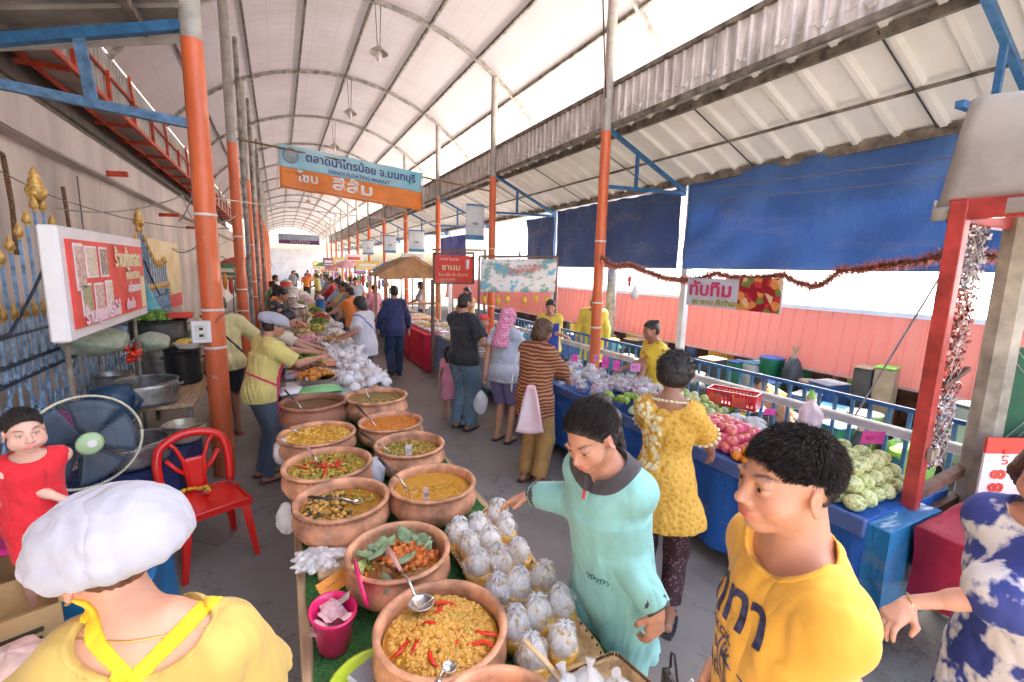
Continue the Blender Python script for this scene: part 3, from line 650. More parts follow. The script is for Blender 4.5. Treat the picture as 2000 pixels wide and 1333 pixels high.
# red cloth table and 888 sign
def cloth_table(nm, x0, x1, y0, y1, z, drop, m_, label, cat='table cover', seed=1, amp=.012, rz=0, uneven=0):
    """draped cloth with vertical folds"""
    g = MB(); cx, cy = (x0+x1)/2, (y0+y1)/2; hx, hy = (x1-x0)/2, (y1-y0)/2; rs = np.random.RandomState(seed); ph = rs.rand(6)*6
    per = []; stp = .03
    for a, b in (((-hx, -hy), (hx, -hy)), ((hx, -hy), (hx, hy)), ((hx, hy), (-hx, hy)), ((-hx, hy), (-hx, -hy))):
        n = max(2, int(math.dist(a, b)/stp))
        for i in range(n): per.append((a[0]+(b[0]-a[0])*i/n, a[1]+(b[1]-a[1])*i/n))
    N = len(per); rows = 12; vs = []; fs = []
    for r in range(rows+1):
        t = r/rows
        for i, (px, py) in enumerate(per):
            s = i*stp; w = (math.sin(s*11+ph[0]+2*math.sin(s*2.3+ph[4]))+.6*math.sin(s*23+ph[1])+.8*math.sin(s*5+ph[2]+t*2))*amp*t**.7
            ox = px/hx; oy = py/hy; e = .012+w+.03*t*0; dx = (1 if px >= hx-1e-6 else -1 if px <= -hx+1e-6 else 0); dy = (1 if py >= hy-1e-6 else -1 if py <= -hy+1e-6 else 0)
            vs.append((px+dx*(e if r else 0), py+dy*(e if r else 0), z-(.004 if r == 1 else drop*(t**1.0)*(1+.02*math.sin(s*3+ph[3])+uneven*math.sin(s*1.1+ph[5])) if r else 0)))
    for r in range(rows):
        for i in range(N): j = (i+1) % N; fs.append((r*N+i, (r+1)*N+i, (r+1)*N+j, r*N+j))
    g.add(vs, fs); nn = len(vs)
    g.grid(lambda u, v: (-hx+2*hx*u, -hy+2*hy*v, z+.002*math.sin(u*9+ph[0])*math.sin(v*11)), 12, 12)
    o = g.build(nm, m_, None, smooth=True, loc=(cx, cy, 0), auto=.9); o.rotation_euler.z = rz; return tag(o, label, cat)
M_REDC = mat('crimson_cloth', (.42, .012, .045), .6, var=.2, scale=3, bump=.5, bscale=6, bdist=.03)
cloth_table('red_cloth_table', 2.86, 3.75, .42, .98, .80, .42, M_REDC, 'crimson cloth draped low over the counter at the right', seed=4, amp=.02, uneven=.15)
s8 = empty('number_sign', (3.50, .93, .93), 0, 'white and red banner reading 888 standing behind the crimson counter', 'sign')
m = MB(); m.box((.2, -.1, 0), (.56, .012, .36), rz=-.45); m.build('white_panel', M_WTXT, s8)
m = MB(); m.box((.2, -.1, .22), (.56, .014, .09), rz=-.45); m.tube([(.30+.13*math.cos(a)*.9, -.158-.06*math.cos(a), .0+.15*math.sin(a)) for a in np.linspace(1.7, 4.6, 14)], .008, 6); m.build('red_band', M_VRED, s8)
for k in range(3): text_obj('8', .115, M_VRED, s8, (.06+.0, -.045, -.13+.078*k), (PI/2, -PI/2, -.45), bold=.003)
text_obj('บาท', .06, M_VRED, s8, (.06, -.045, .11), (PI/2, -PI/2, -.45))
# ---- signs over the right stalls
rs_ = empty('red_sign', (2.85, 8.0, 2.03), 0, 'red Thai drinks sign in a brown wooden frame above the right stalls', 'sign')
m = MB(); m.box((0, 0, 0), (.72, .02, .48), rx=0); m.build('red_panel', M_VRED, rs_)
m = MB()
for a, b in (((-.38, 0, .26), (.38, 0, .3)), ((-.38, 0, -.26), (.38, 0, -.26)), ((-.38, 0, -.26), (-.38, 0, .27)), ((.38, 0, -.26), (.38, 0, .29))): m.bar(a, b, .035, .035)
m.bar((-.40, .02, -.2), (-.40, .02, -2.0), .05, .05); m.bar((.62, .02, .35), (.62, .02, -2.0), .035, .035); m.bar((-.4, .02, .33), (.64, .02, .36), .03, .03)
m.build('wooden_frame', mat('brown_frame_wood', (.22, .12, .08), .6, var=.2), rs_)
text_obj('ชานม', .15, M_YTXT, rs_, (-.24, -.014, -.02), (PI/2, 0, 0), sx=1.1, bold=.002); text_obj('กาแฟ โบราณ', .07, M_WTXT, rs_, (-.28, -.014, .15), (PI/2, 0, 0)); text_obj('ร้อน เย็น ปั่น 20 บาท', .07, M_YTXT, rs_, (-.3, -.014, -.13), (PI/2, 0, 0)); text_obj('อร่อยทุกแก้ว', .06, M_YTXT, rs_, (-.28, -.014, -.21), (PI/2, 0, 0))
m = MB(); m.tube([(.25, -.018, .0), (.25, -.018, .17)], [.03, .036], 10); m.build('cup_picture', M_WTXT, rs_)
vb = empty('vinyl_backdrop', (3.69, 7.0, 1.93), 0, 'torn blue and white vinyl poster on a brown frame above the vendor', 'poster')
g = MB(); g.grid(lambda u, v: (-.73+1.46*u, .015*math.sin(u*8+v*3), -.27+.54*v+.14*(v-.5)*0+.05*u*v), 24, 12, .004)
vt = NT('vinyl_print'); n_ = vt.noise(2.6, vt.coord(scale=(1, 1, 1.6)), 3); vt.col(vt.ramp(n_, [(.38, (.10, .42, .62)), (.45, (.32, .42, .32)), (.5, (.75, .74, .72)), (.6, (.8, .78, .76)), (.66, (.15, .48, .66))])); g.build('print', vt.m, vb, smooth=True)
text_obj('น้ำผลไม้ปั่น', .15, mat('faded_red_print', (.75, .25, .25), .5), vb, (-.25, -.022, .02), (PI/2, -.14, 0), bold=.002)
m = MB(); m.bar((-.75, .03, .32), (.75, .03, .36), .035, .035); m.bar((.75, .03, .36), (.75, .03, -1.9), .045, .045); m.bar((-.75, .03, .32), (-.75, .03, -1.0), .03, .03); m.bar((.0, .03, .34), (.0, .03, .42), .03, .03)
m.build('brown_frame', mat('brown_frame_wood', None), vb)
# yellow tassels below it
for k, x in enumerate((3.0, 3.25, 3.42, 3.75, 3.98, 4.2)):
    m = MB(); m.blob((0, 0, 0), (.045, .03, .05), 8, 6, jit=.3); m.tube([(0, 0, .03), (0, 0, .12)], .004, 4); m.tube([(0, 0, -.03), (.01, 0, -.1)], [.03, .004], 6)
    tag(m.build('yellow_tassel', mat('yellow_petals', (.8, .52, .05), .6), None, loc=(x, 6.93, 1.56-.03*(k % 2))), 'small yellow flower tassel hanging under the vinyl poster', 'tassel', 'yellow tassels under the vinyl poster')
# ---- tinsel garland and pomegranate sign
GP = [(4.57, 2.33), (5.15, 2.24), (4.9, 2.12), (4.57, 2.14), (4.2, 2.05), (3.94, 1.99), (3.57, 1.98), (3.25, 2.06), (3.01, 2.02), (2.55, 2.06), (2.38, 1.99), (2.24, 1.975), (2.1, 2.1), (1.82, 2.14), (1.45, 2.21), (1.2, 2.2)][1:]
gl = MB(); GR = random.Random(3)
for (ya, za), (yb, zb) in zip(GP[:-1], GP[1:]):
    n = max(3, int(math.dist((ya, za), (yb, zb))*2600))
    for i in range(n):
        t = i/n; c = V(0, ya+(yb-ya)*t, za+(zb-za)*t-.01*math.sin(t*PI)); d = unit(V(GR.gauss(0, 1), GR.gauss(0, 1), GR.gauss(0, 1))); s = GR.uniform(.025, .075); e = unit(np.cross(d, V(.3, .5, .8)))*.003
        gl.add([c-e, c+e, c+d*s+e*.4, c+d*s-e*.4], [(0, 1, 2, 3)])
go = gl.build('tinsel_garland', mat('copper_red_tinsel', (.78, .26, .18), .3, .45, var=.4, scale=30), None, loc=(3.98, 0, 0)); tag(go, 'coppery red tinsel garland draped between the orange post and red booth', 'garland')
ps = empty('fruit_sign', (3.95, 3.05, 1.86), 0, 'hanging fruit banner with large pink Thai writing and pomegranate picture', 'sign')
m = MB(); m.box((0, .0, 0), (.012, 1.06, .29)); m.build('pale_panel', mat('pale_lilac_print', (.62, .66, .74), .5, var=.06, scale=6), ps)
m = MB(); m.box((-.007, -.31, .01), (.012, .42, .31)); fr = NT('fruit_print'); vo = fr.add('ShaderNodeTexVoronoi', Scale=16.0); fr.link(fr.coord(), vo.inputs[0]); se = fr.add('ShaderNodeSeparateColor'); fr.link(vo.outputs['Color'], se.inputs[0]); fr.col(fr.ramp(se.outputs[0], [(.0, (.35, .01, .02)), (.35, (.6, .04, .05)), (.55, (.75, .3, .08)), (.75, (.2, .25, .05)), (.9, (.8, .55, .3))], 'CONSTANT'))
m.build('fruit_picture', fr.m, ps)
text_obj('ทับทิม', .19, mat('magenta_print', (.72, .05, .18), .5), ps, (-.012, .50, -.03), (PI/2, 0, -PI/2), sx=1.15, bold=.005)
text_obj('สด หวาน คั้นน้ำสดๆ', .07, mat('olive_print', (.45, .42, .05), .5), ps, (-.012, .45, -.12), (PI/2, 0, -PI/2), bold=.002, sx=1.1)
# white lamp bulb hanging, red ornament
o = MB(); o.lathe([(0, -.1), (.04, -.1), (.045, -.02), (.02, .03), (.015, .06)], 14); o.tube([(0, 0, .05), (0, 0, .18)], .004, 5); tag(o.build('hanging_bottle', M_WTXT, None, loc=(3.9, 4.35, 1.83), smooth=True), 'white bulb-shaped bottle hanging below the tinsel garland', 'bottle')
o = MB(); o.blob((0, 0, 0), (.025, .025, .045), 8, 6); o.blob((0, 0, -.06), (.02, .02, .03), 8, 6); o.tube([(0, 0, .03), (0, 0, .1)], .003, 4); tag(o.build('red_ornament', M_VRED, None, loc=(3.9, 4.46, 1.96), smooth=True), 'small red ornament hanging left of the white bottle', 'ornament')
# ================================================================ goods
def AT(x, y, z):
    r = CAMX @ unit([x-1000, y-666.5, 889]); return CAMC+r*(z-CAMC[2])/r[2]
M_CLAY = mat('terracotta_clay', (.70, .335, .185), .55, var=.3, scale=9, bump=.45, bscale=35, coat=.12)
M_CLAYD = mat('dark_terracotta', (.36, .15, .085), .55, var=.2, scale=6, bump=.2, bscale=30)
M_WOODT = mat('pale_plank', (.55, .36, .2), .65, var=.2, scale=3, stretch=(8, .6, 8))
def m_turf():
    t = NT('artificial_turf'); n = t.noise(90, t.coord(), 3); t.col(t.ramp(n, [(.3, (.012, .07, .015)), (.7, (.07, .24, .05))])); t.set(Roughness=.9); t.bump(n, 1, .02); return t.m
M_TURF = m_turf()
M_STAIN = mat('stainless_steel', (.62, .60, .57), .22, .95, var=.1); M_BLK = mat('black_plastic', (.025, .025, .03), .35)
def table(nm, x0, x1, y0, y1, z, label, top=M_WOODT, turf=None):
    e = empty(nm, ((x0+x1)/2, (y0+y1)/2, 0), 0, label, 'table'); hx, hy = (x1-x0)/2, (y1-y0)/2
    m = MB(); m.box((0, 0, z-.02), (2*hx, 2*hy, .035), bev=.004); m.build('table_top', top, e)
    for sx in (-1, 1):
        for sy in (-1, 1): m = MB(); m.box((sx*(hx-.05), sy*(hy-.06), (z-.04)/2), (.045, .045, z-.04)); m.build('leg', M_STEELD, e)
    if turf:
        m = MB(); m.grid(lambda u, v: ((2*u-1)*(hx-.035)+.006*math.sin(v*60), (2*v-1)*hy, z+.008+.002*math.sin(u*20+v*31)), 8, 60, .006); m.build('turf_mat', turf, e)
    return e
table('curry_table', .0, .98, .1, 4.35, .75, 'long table of clay curry pots covered with green artificial turf', turf=M_TURF)
FZ = .765
RP = random.Random(21)
def pot(px, py, r, h, label, spout=False, dark=False, dots=True, name='clay_pot'):
    c = AT(px, py, FZ+h); e = empty(name, (c[0], c[1], FZ), RP.uniform(0, 6), label, 'pot')
    pr = [(r*.62, 0), (r*.72, .004), (r*.93, h*.22), (r*1.03, h*.45), (r*1.02, h*.62), (r*.955, h*.80), (r*.95, h*.86), (r*1.01, h*.93), (r*1.03, h*.97), (r*1.02, h), (r*.95, h+.003), (r*.915, h*.97), (r*.90, h*.86), (r*.93, h*.6), (r*.86, h*.3), (r*.5, h*.14), (0, h*.12)]
    m = MB(); m.lathe(pr, 56, wob=.004)
    if spout:
        m.tube([(r*.9, 0, h*.86), (r*1.12, 0, h*.98), (r*1.28, 0, h*1.05)], [.05, .035, .012], 10, flat=.4)
    m.build('vessel', M_CLAYD if dark else M_CLAY, e, smooth=True)
    if dots:
        m = MB()
        for k in range(46):
            a = 2*PI*k/46; m.box((r*1.025*math.cos(a), r*1.025*math.sin(a), h*.905), (.004, .016, .005), rz=a)
        o = m.build('pressed_rim_pattern', M_CLAYD, e); o['kind'] = 'stuff'
    return c[0], c[1], r, h
def m_curry(nm, a, b, sc=18, rough=.18):
    t = NT(nm); n = t.noise(sc, t.coord(), 5, .7); n2 = t.noise(sc*5, t.coord(), 3); c = t.ramp(n, [(.32, a), (.66, b)]); t.col(t.mix(t.math('MULTIPLY', t.math('GREATER_THAN', n2, .6), .35), c, tuple(min(1, x*1.7) for x in b)))
    t.set(Roughness=rough); t.bump(n2, .6, .01); return t.m
def curry(P, lvl, m_, label, bits=(), name='curry', mound=0, seed=1):
    """liquid or heaped food inside a pot; bits = [(material, count, size, flat, region)]"""
    x, y, r, h = P; lvl = min(.86, lvl+.10); rr = r*(.885 if lvl > .6 else .84); z = FZ+h*lvl
    e = empty(name, (x, y, z), 0, label, 'food'); R = random.Random(seed); NX = 30
    def hz(a, b):
        d = math.hypot(a, b); return mound*max(0, 1-d*d)**.8*(1+.35*math.sin(a*4+seed)*math.cos(b*5))
    m = MB()
    m.grid(lambda u, v: (rr*u*math.cos(v*2*PI), rr*u*math.sin(v*2*PI), hz(u*math.cos(v*2*PI), u*math.sin(v*2*PI))+.0012*math.sin(u*30+v*20)), 20, 49)
    m.build('sauce', m_, e, smooth=True)
    for nm, mt, cnt, s, fl, reg in bits:
        m = MB()
        for i in range(cnt):
            for _ in range(9):
                a, b = R.uniform(-1, 1), R.uniform(-1, 1)
                if a*a+b*b < .92 and reg(a, b): break
            sz = s*R.uniform(.6, 1.35); zz = hz(a, b)+sz*.15
            M = Matrix.Rotation(R.uniform(0, 6), 3, 'Z') @ Matrix.Rotation(R.uniform(-.6, .6), 3, 'X') @ Matrix.Rotation(R.uniform(-.5, .5), 3, 'Y')
            if fl == 'strip':
                pts = [(0, 0, 0)]; an = R.uniform(0, 6)
                for q in range(5): an += R.uniform(-.5, .5); pts.append((pts[-1][0]+sz*math.cos(an), pts[-1][1]+sz*math.sin(an), .004*math.sin(q)))
                m.tube([np.add(p, (a*rr*.86, b*rr*.86, zz+.006)) for p in pts], [.3*s, .42*s, .42*s, .42*s, .36*s, .12*s], 6, flat=.5)
            elif fl == 'leaf':
                sz *= 1.2; vs = []; 
                for q in range(7): t = q/6; wd = math.sin(t*PI*.95+.08)*sz*.36; vs += [(t*sz*1.5-sz*.7, -wd, .12*sz*t), (t*sz*1.5-sz*.7, 0, .12*sz*t+.1*sz), (t*sz*1.5-sz*.7, wd, .12*sz*t)]
                fs = []
                for q in range(6): fs += [(3*q, 3*q+3, 3*q+4, 3*q+1), (3*q+1, 3*q+4, 3*q+5, 3*q+2)]
                vs = np.array(vs)@np.array(M).T+np.array((a*rr*.86, b*rr*.86, zz+sz*.35)); m.add(vs, fs)
            else: m.blob((a*rr*.93, b*rr*.93, zz), (sz*.5, sz*.5*R.uniform(.6, 1), sz*.5*fl), 7, 5, M=M, jit=.55, rs=R)
        o = m.build(nm, mt, e, smooth=nm not in ('mince', 'fine_mince', 'egg')); o['kind'] = 'stuff'
    return e
A_ = lambda a, b: True
M_MEAT = mat('minced_meat', (.60, .31, .05), .45, var=.3, scale=60, c2=(.74, .42, .09)); M_CHILI = mat('red_chilli', (.70, .035, .01), .2); M_GREEN = mat('basil_leaf', (.10, .22, .05), .4, var=.3, scale=30)
M_PALEG = mat('pale_herb_leaf', (.26, .38, .20), .45, var=.25, scale=25); M_RCUR = mat('red_curry_meat', (.62, .16, .025), .35, var=.35, scale=50); M_OBIT = mat('orange_meat_bits', (.70, .36, .08), .35, var=.25, scale=40)
M_DARKB = mat('dark_vegetable_bits', (.09, .075, .02), .35, var=.4, scale=40); M_YGB = mat('yellow_green_bits', (.50, .40, .07), .35, var=.3, scale=40); M_EGG = mat('yellow_egg_bits', (.82, .50, .07), .35, var=.2, scale=40)
p = pot(862, 1218, .205, .17, 'nearest full clay pot heaped with dry yellow minced curry', dots=False)
curry(p, .62, m_curry('yellow_curry_base', (.38, .17, .02), (.62, .32, .04)), 'heaped yellow minced curry with red chilli in the nearest pot', [('mince', M_MEAT, 900, .021, .8, lambda a, b: a > -.75 or b > 0), ('fine_mince', M_EGG, 350, .012, .8, A_), ('chilli_strips', M_CHILI, 13, .019, 'strip', lambda a, b: a*a+b*b < .5), ('green_slices', mat('green_slice', (.3, .42, .06), .4), 40, .02, .4, lambda a, b: abs(a-.25) < .35), ('dark_bits', M_DARKB, 60, .012, .7, A_)], mound=.035, seed=2)
p = pot(778, 1072, .20, .17, 'clay pot with red meat curry topped by pale green leaves', dots=False)
curry(p, .45, m_curry('dark_red_curry', (.16, .05, .01), (.32, .12, .02)), 'chunky red curry under pale green leaves', [('red_meat', M_RCUR, 260, .030, .8, lambda a, b: (a-.25)**2+(b-.05)**2 < .42), ('yellow_bits', M_YGB, 60, .022, .7, lambda a, b: a < -.2 and b > -.2), ('leaves', M_PALEG, 30, .05, 'leaf', lambda a, b: (a-.2)**2+(b-.1)**2 > .3 and b > -.1 and a > -.5), ('chilli_strips', M_CHILI, 6, .014, 'strip', lambda a, b: abs(a) < .5)], mound=.045, seed=3)
p = pot(845, 940, .22, .18, 'wide clay pot of smooth orange curry in the right row', dots=False)
curry(p, .66, m_curry('orange_curry', (.56, .24, .02), (.70, .36, .04), 26), 'smooth orange coconut curry', [('mince', mat('submerged_mince', (.62, .30, .03), .3), 160, .012, .35, lambda a, b: b < .2)], seed=4)
p = pot(668, 972, .215, .18, 'clay pot of brown curry with dark vegetables and a black ladle lying inside')
curry(p, .62, m_curry('brown_orange_curry', (.30, .12, .012), (.48, .22, .02)), 'brown orange curry with dark vegetable pieces on its left half', [('bits', M_OBIT, 90, .026, .6, lambda a, b: a < .1), ('dark_bits', M_DARKB, 80, .024, .5, lambda a, b: a < .15), ('green_bits', M_YGB, 50, .02, .6, lambda a, b: b > 0)], seed=5)
p = pot(800, 866, .215, .18, 'clay pot of green vegetable curry with a white price card')
curry(p, .60, m_curry('olive_curry', (.28, .14, .015), (.52, .28, .03)), 'olive yellow curry with green beans', [('beans', M_YGB, 110, .022, .6, A_), ('green_bits', mat('olive_green_bits', (.22, .26, .04), .35, var=.3), 90, .018, .6, lambda a, b: a < .4), ('mince', M_OBIT, 40, .02, .6, lambda a, b: a > .2)], seed=6)
p = pot(640, 903, .235, .18, 'clay pot of yellow green curry with a red pepper patch in the left row')
curry(p, .72, m_curry('yellow_green_curry', (.30, .17, .015), (.55, .33, .04)), 'yellow green bean curry with a patch of red peppers', [('beans', M_YGB, 190, .020, .6, A_), ('dark_bits', M_DARKB, 70, .016, .5, A_), ('red_pepper', M_CHILI, 9, .02, 'strip', lambda a, b: abs(a-.05) < .3 and abs(b) < .3), ('egg', M_EGG, 60, .018, .6, A_)], seed=7)
p = pot(763, 822, .225, .17, 'clay pot of bright orange curry paste in the right row', dots=False)
curry(p, .72, m_curry('bright_orange_curry', (.62, .17, .015), (.78, .27, .03), 40), 'bright orange grainy curry', [('mince', mat('orange_mince', (.78, .28, .04), .35), 220, .011, .5, A_)], seed=8)
p = pot(620, 845, .24, .17, 'clay pot of yellow orange egg curry in the left row')
curry(p, .78, m_curry('egg_curry', (.62, .26, .02), (.82, .42, .05), 20), 'yellow orange curry with egg pieces', [('egg', M_EGG, 150, .026, .4, A_), ('orange_bits', M_OBIT, 60, .02, .5, A_)], seed=9)
p = pot(612, 783, .24, .23, 'tall deep brown clay pot at the far end of the left row', dark=True, dots=False)
curry(p, .72, m_curry('brown_broth', (.12, .055, .015), (.2, .1, .03)), 'brown broth in the tall left pot', (), seed=10)
p = pot(735, 772, .25, .22, 'tall clay pot with a pointed spout at the far end of the right row', spout=True, dots=False)
curry(p, .74, m_curry('olive_broth', (.16, .10, .02), (.32, .22, .04)), 'thin olive broth in the spouted pot', [('herbs', M_YGB, 40, .018, .4, lambda a, b: b < 0)], seed=11)
p = pot(975, 1430, .19, .17, 'empty terracotta pot cut off by the bottom edge of the photo', dots=False)
def ladle(tip, end, zt, ze, label, hm=M_BLK, br=.035, bowl=True, wood=False):
    a = AT(tip[0], tip[1], zt); b = AT(end[0], end[1], ze); e = empty('ladle', a, 0, label, 'ladle'); d = b-a
    m = MB(); m.tube([(0, 0, .0), d*.25+V(0, 0, .012), d*.5], [.006, .005, .005], 8); m.build('neck', M_STAIN, e, smooth=True)
    m = MB(); m.tube([d*.5, d*.75, d], [.007, .010, .009], 10, flat=.6); m.build('handle', hm, e, smooth=True)
    if bowl:
        q = -unit(V(d[0], d[1], 0)); m = MB()
        m.grid(lambda u, v: (q[0]*br*.9+br*u*math.cos(v*2*PI), q[1]*br*.9+br*1.0*u*math.sin(v*2*PI), -.016*(1-u*u)+.004), 8, 25, .002); m.build('bowl', M_STAIN, e, smooth=True)
    return e
M_PINKH = mat('dusty_pink_handle', (.50, .25, .2), .4)
ladle((812, 1165), (757, 1070), .955, 1.02, 'steel ladle with pink brown handle resting on the yellow mince', M_PINKH, .042)
ladle((745, 1095), (760, 1078), .86, .95, 'pale wooden spoon standing in the red curry', mat('pale_wood_spoon', (.55, .38, .28), .5), .04)
ladle((795, 955), (740, 895), .90, 1.02, 'long dark ladle leaning out of the smooth orange curry')
ladle((690, 980), (600, 970), .90, .915, 'black handled ladle lying inside the brown curry', br=.025)
ladle((762, 885), (703, 843), .89, 1.0, 'long dark ladle reaching into the green bean curry')
ladle((733, 832), (695, 790), .90, 1.0, 'dark ladle standing in the bright orange curry', bowl=False)
ladle((622, 908), (598, 870), .92, 1.02, 'pink handled ladle in the yellow green curry', M_PINKH, bowl=False)
ladle((583, 846), (540, 828), .92, .98, 'black ladle handle poking left from the egg curry', bowl=False)
ladle((722, 780), (698, 740), .95, 1.1, 'long ladle with brown tip in the spouted pot', M_STEEL, bowl=False)
ladle((590, 800), (556, 762), .96, 1.08, 'long dark ladle in the tall brown pot', bowl=False)
ladle((868, 1312), (850, 1340), .95, .93, 'steel spoon handle at the front rim of the nearest pot', M_STAIN, .02)
M_CARD = mat('white_price_card', (.78, .76, .74), .5, var=.04); M_CARDO = mat('orange_price_card', (.85, .33, .04), .6, var=.1)
def card(px, py, z, w, h, m_, label, rz=-.3, tilt=.15, stick=.1, text='20', tm=None, nm='price_card', tsize=None, lean=0):
    c = AT(px, py, z); e = empty(nm, c, rz, label, 'price card'); m = MB(); m.box((0, 0, 0), (w, .003, h), rx=tilt); m.build('card', m_, e)
    if stick: m = MB(); m.tube([(0, .003, -h/2-stick), (0, .003, 0)], .0025, 5); m.build('stick', mat('wooden_stick', (.6, .42, .25), .6), e)
    if text: text_obj(text, tsize or h*.5, tm or mat('dark_ink', (.06, .05, .1), .5), e, (-w*.36, -.004-tilt*.02, -h*.15), (PI/2-tilt, 0, 0), ext=.0008)
    e.rotation_euler.y = lean; return e
card(798, 880, .97, .035, .075, M_CARD, 'white price card standing in the green bean curry', text='25', tsize=.03)
card(832, 965, .97, .028, .07, mat('pink_white_card', (.75, .55, .5), .5), 'narrow pinkish price card at the front rim of the orange curry', text='30', tsize=.025)
card(662, 1133, .86, .17, .06, M_CARDO, 'orange cardboard price card lying near the pink basket', rz=.55, tilt=-.9, stick=0, text='ถุงละ 20', tsize=.04)
card(708, 1108, .885, .075, .05, mat('lime_price_card', (.66, .78, .22), .6), 'lime green card overlapping the orange price card', rz=.5, tilt=-.9, stick=0, text='40', tsize=.03)
# plastic bags helper: crinkled translucent film
def m_film(nm, c, tr=.35, rough=.15):
    t = NT(nm); n = t.noise(28, t.coord(), 6, .75); n2 = t.noise(9, t.coord(), 4, .6); t.col(t.ramp(n2, [(.35, tuple(x*.82 for x in c)), (.65, c)])); t.set(Roughness=rough, Alpha=1)
    t.b.inputs['Coat Weight'].default_value = .4; t.bump(n, .5, .012); s_ = t.add('ShaderNodeBsdfTranslucent'); s_.inputs[0].default_value = (.95, .95, .96, 1); mx = t.add('ShaderNodeMixShader'); mx.inputs[0].default_value = .4; t.link(t.b.outputs[0], mx.inputs[1]); t.link(s_.outputs[0], mx.inputs[2]); t.link(mx.outputs[0], t.out.inputs[0]); return t.m
M_FILM = m_film('clear_crinkled_film', (.93, .93, .94), .25); M_FILMW = m_film('milky_film', (.93, .92, .93), .1); M_FILMG = m_film('greenish_film', (.70, .76, .68), .3)
def crinkle(n=20, m=14, seed=0, r=(.05, .05, .07), amp=.12, knot=True):
    R = np.random.RandomState(seed); g = MB(); ph = R.rand(8)*6
    def fn(u, v):
        a = 2*PI*u; t = v*PI; s = math.sin(t); z = -math.cos(t)
        w = 1+amp*(math.sin(3*a+ph[0]+4*z)+.7*math.sin(7*a+ph[1]+3*z)+.6*math.sin(11*a+ph[2]-6*z)+.5*math.sin(5*z+ph[3]+2*a))*.45
        if knot and z > .55: s *= (1-(z-.55)*.7); 
        return (r[0]*s*w*math.cos(a), r[1]*s*w*math.sin(a), r[2]*z*(1+.04*math.sin(5*a)))
    g.grid(fn, n*2+1, m); return g
M_NOOD = NT('bagged_white_noodles'); _n = M_NOOD.noise(35, M_NOOD.coord(scale=(1, 1, .35)), 6, .75); _b = M_NOOD.noise(11, M_NOOD.coord(), 4)
M_NOOD.col(M_NOOD.mix(M_NOOD.math('MULTIPLY', M_NOOD.math('GREATER_THAN', _b, .56), .32), M_NOOD.ramp(_n, [(.3, (.86, .80, .73)), (.6, (.97, .94, .90))]), (.85, .52, .28))); M_NOOD.set(Roughness=.16); M_NOOD.b.inputs['Coat Weight'].default_value = .5; M_NOOD.bump(_n, .55, .012); _s = M_NOOD.add('ShaderNodeBsdfTranslucent'); _s.inputs[0].default_value = (.95, .93, .9, 1); _x = M_NOOD.add('ShaderNodeMixShader'); _x.inputs[0].default_value = .3; M_NOOD.link(M_NOOD.b.outputs[0], _x.inputs[1]); M_NOOD.link(_s.outputs[0], _x.inputs[2]); M_NOOD.link(_x.outputs[0], M_NOOD.out.inputs[0])
M_NOOD = M_NOOD.m; M_YSAU = mat('yellow_sauce', (.78, .44, .06), .15, var=.15, coat=.6)
BG = [(895, 1040), (935, 1027), (919, 1058), (973, 1003), (987, 1024), (958, 1052), (935, 1101), (977, 1094), (1012, 1073), (1012, 1143), (1059, 1122), (973, 1150), (1050, 1195), (1096, 1174), (1008, 1216), (1099, 1248), (1040, 1272)]
def m_clear(nm, lo=.12, hi=.55):
    f = NT(nm); tb = f.add('ShaderNodeBsdfTransparent'); f.set(Roughness=.12); f.col((.95, .94, .95)); mx = f.add('ShaderNodeMixShader'); nz = f.noise(38, f.coord(scale=(1, 1, .45)), 5, .7); f.link(f.ramp(nz, [(.42, (lo,)*3), (.62, (hi,)*3)]), mx.inputs[0]); f.bump(nz, .8, .012); f.link(tb.outputs[0], mx.inputs[1]); f.link(f.b.outputs[0], mx.inputs[2]); f.link(mx.outputs[0], f.out.inputs[0]); return f.m
M_CLR = m_clear('clear_bag_film', .08, .38); M_VEGB = mat('orange_green_vegetable_bits', (.80, .34, .06), .4, scale=60, c2=(.34, .42, .10))
proto = []
for i in range(4):
    e = empty('curry_bag'); g = crinkle(14, 14, i+3, (.042, .040, .052), .16, False); g.build('noodles', M_NOOD, e, smooth=True)
    m = MB(); R = random.Random(i+50)
    for q in range(22):
        a = R.uniform(0, 6.3); t = R.uniform(-.7, 1.2); m.blob((.041*math.cos(t)*math.cos(a), .039*math.cos(t)*math.sin(a), .051*math.sin(t)), (.007*R.uniform(.5, 1.3), .006, .004), 6, 5, M=Matrix.Rotation(a, 3, 'Z'), jit=.4, rs=R)
    m.build('vegetable_bits', M_VEGB, e)['kind'] = 'stuff'; crinkle(18, 20, i+13, (.0485, .046, .062), .20, False).build('clear_film', M_CLR, e, smooth=True)
    g = MB(); g.lathe([(0, -.066), (.036, -.064), (.046, -.045), (.0475, -.02), (.040, -.012)], 20, wob=.05); g.build('sauce_layer', M_YSAU, e, smooth=True)
    g = MB(); R = random.Random(i)
    for k in range(11):
        a = k/11*2*PI+R.random(); L_ = R.uniform(.7, 1.3); g.tube([(.004*math.cos(a), .004*math.sin(a), .060), (.014*L_*math.cos(a), .014*L_*math.sin(a), .063), (.028*L_*math.cos(a), .028*L_*math.sin(a), .052)], [.006, .004, .0015], 5)
    g.tube([(.006*math.cos(a), .006*math.sin(a), .064) for a in np.linspace(0, 2*PI, 10)], .002, 5)
    g.build('tied_top', M_FILMW, e, smooth=True); proto.append(e)
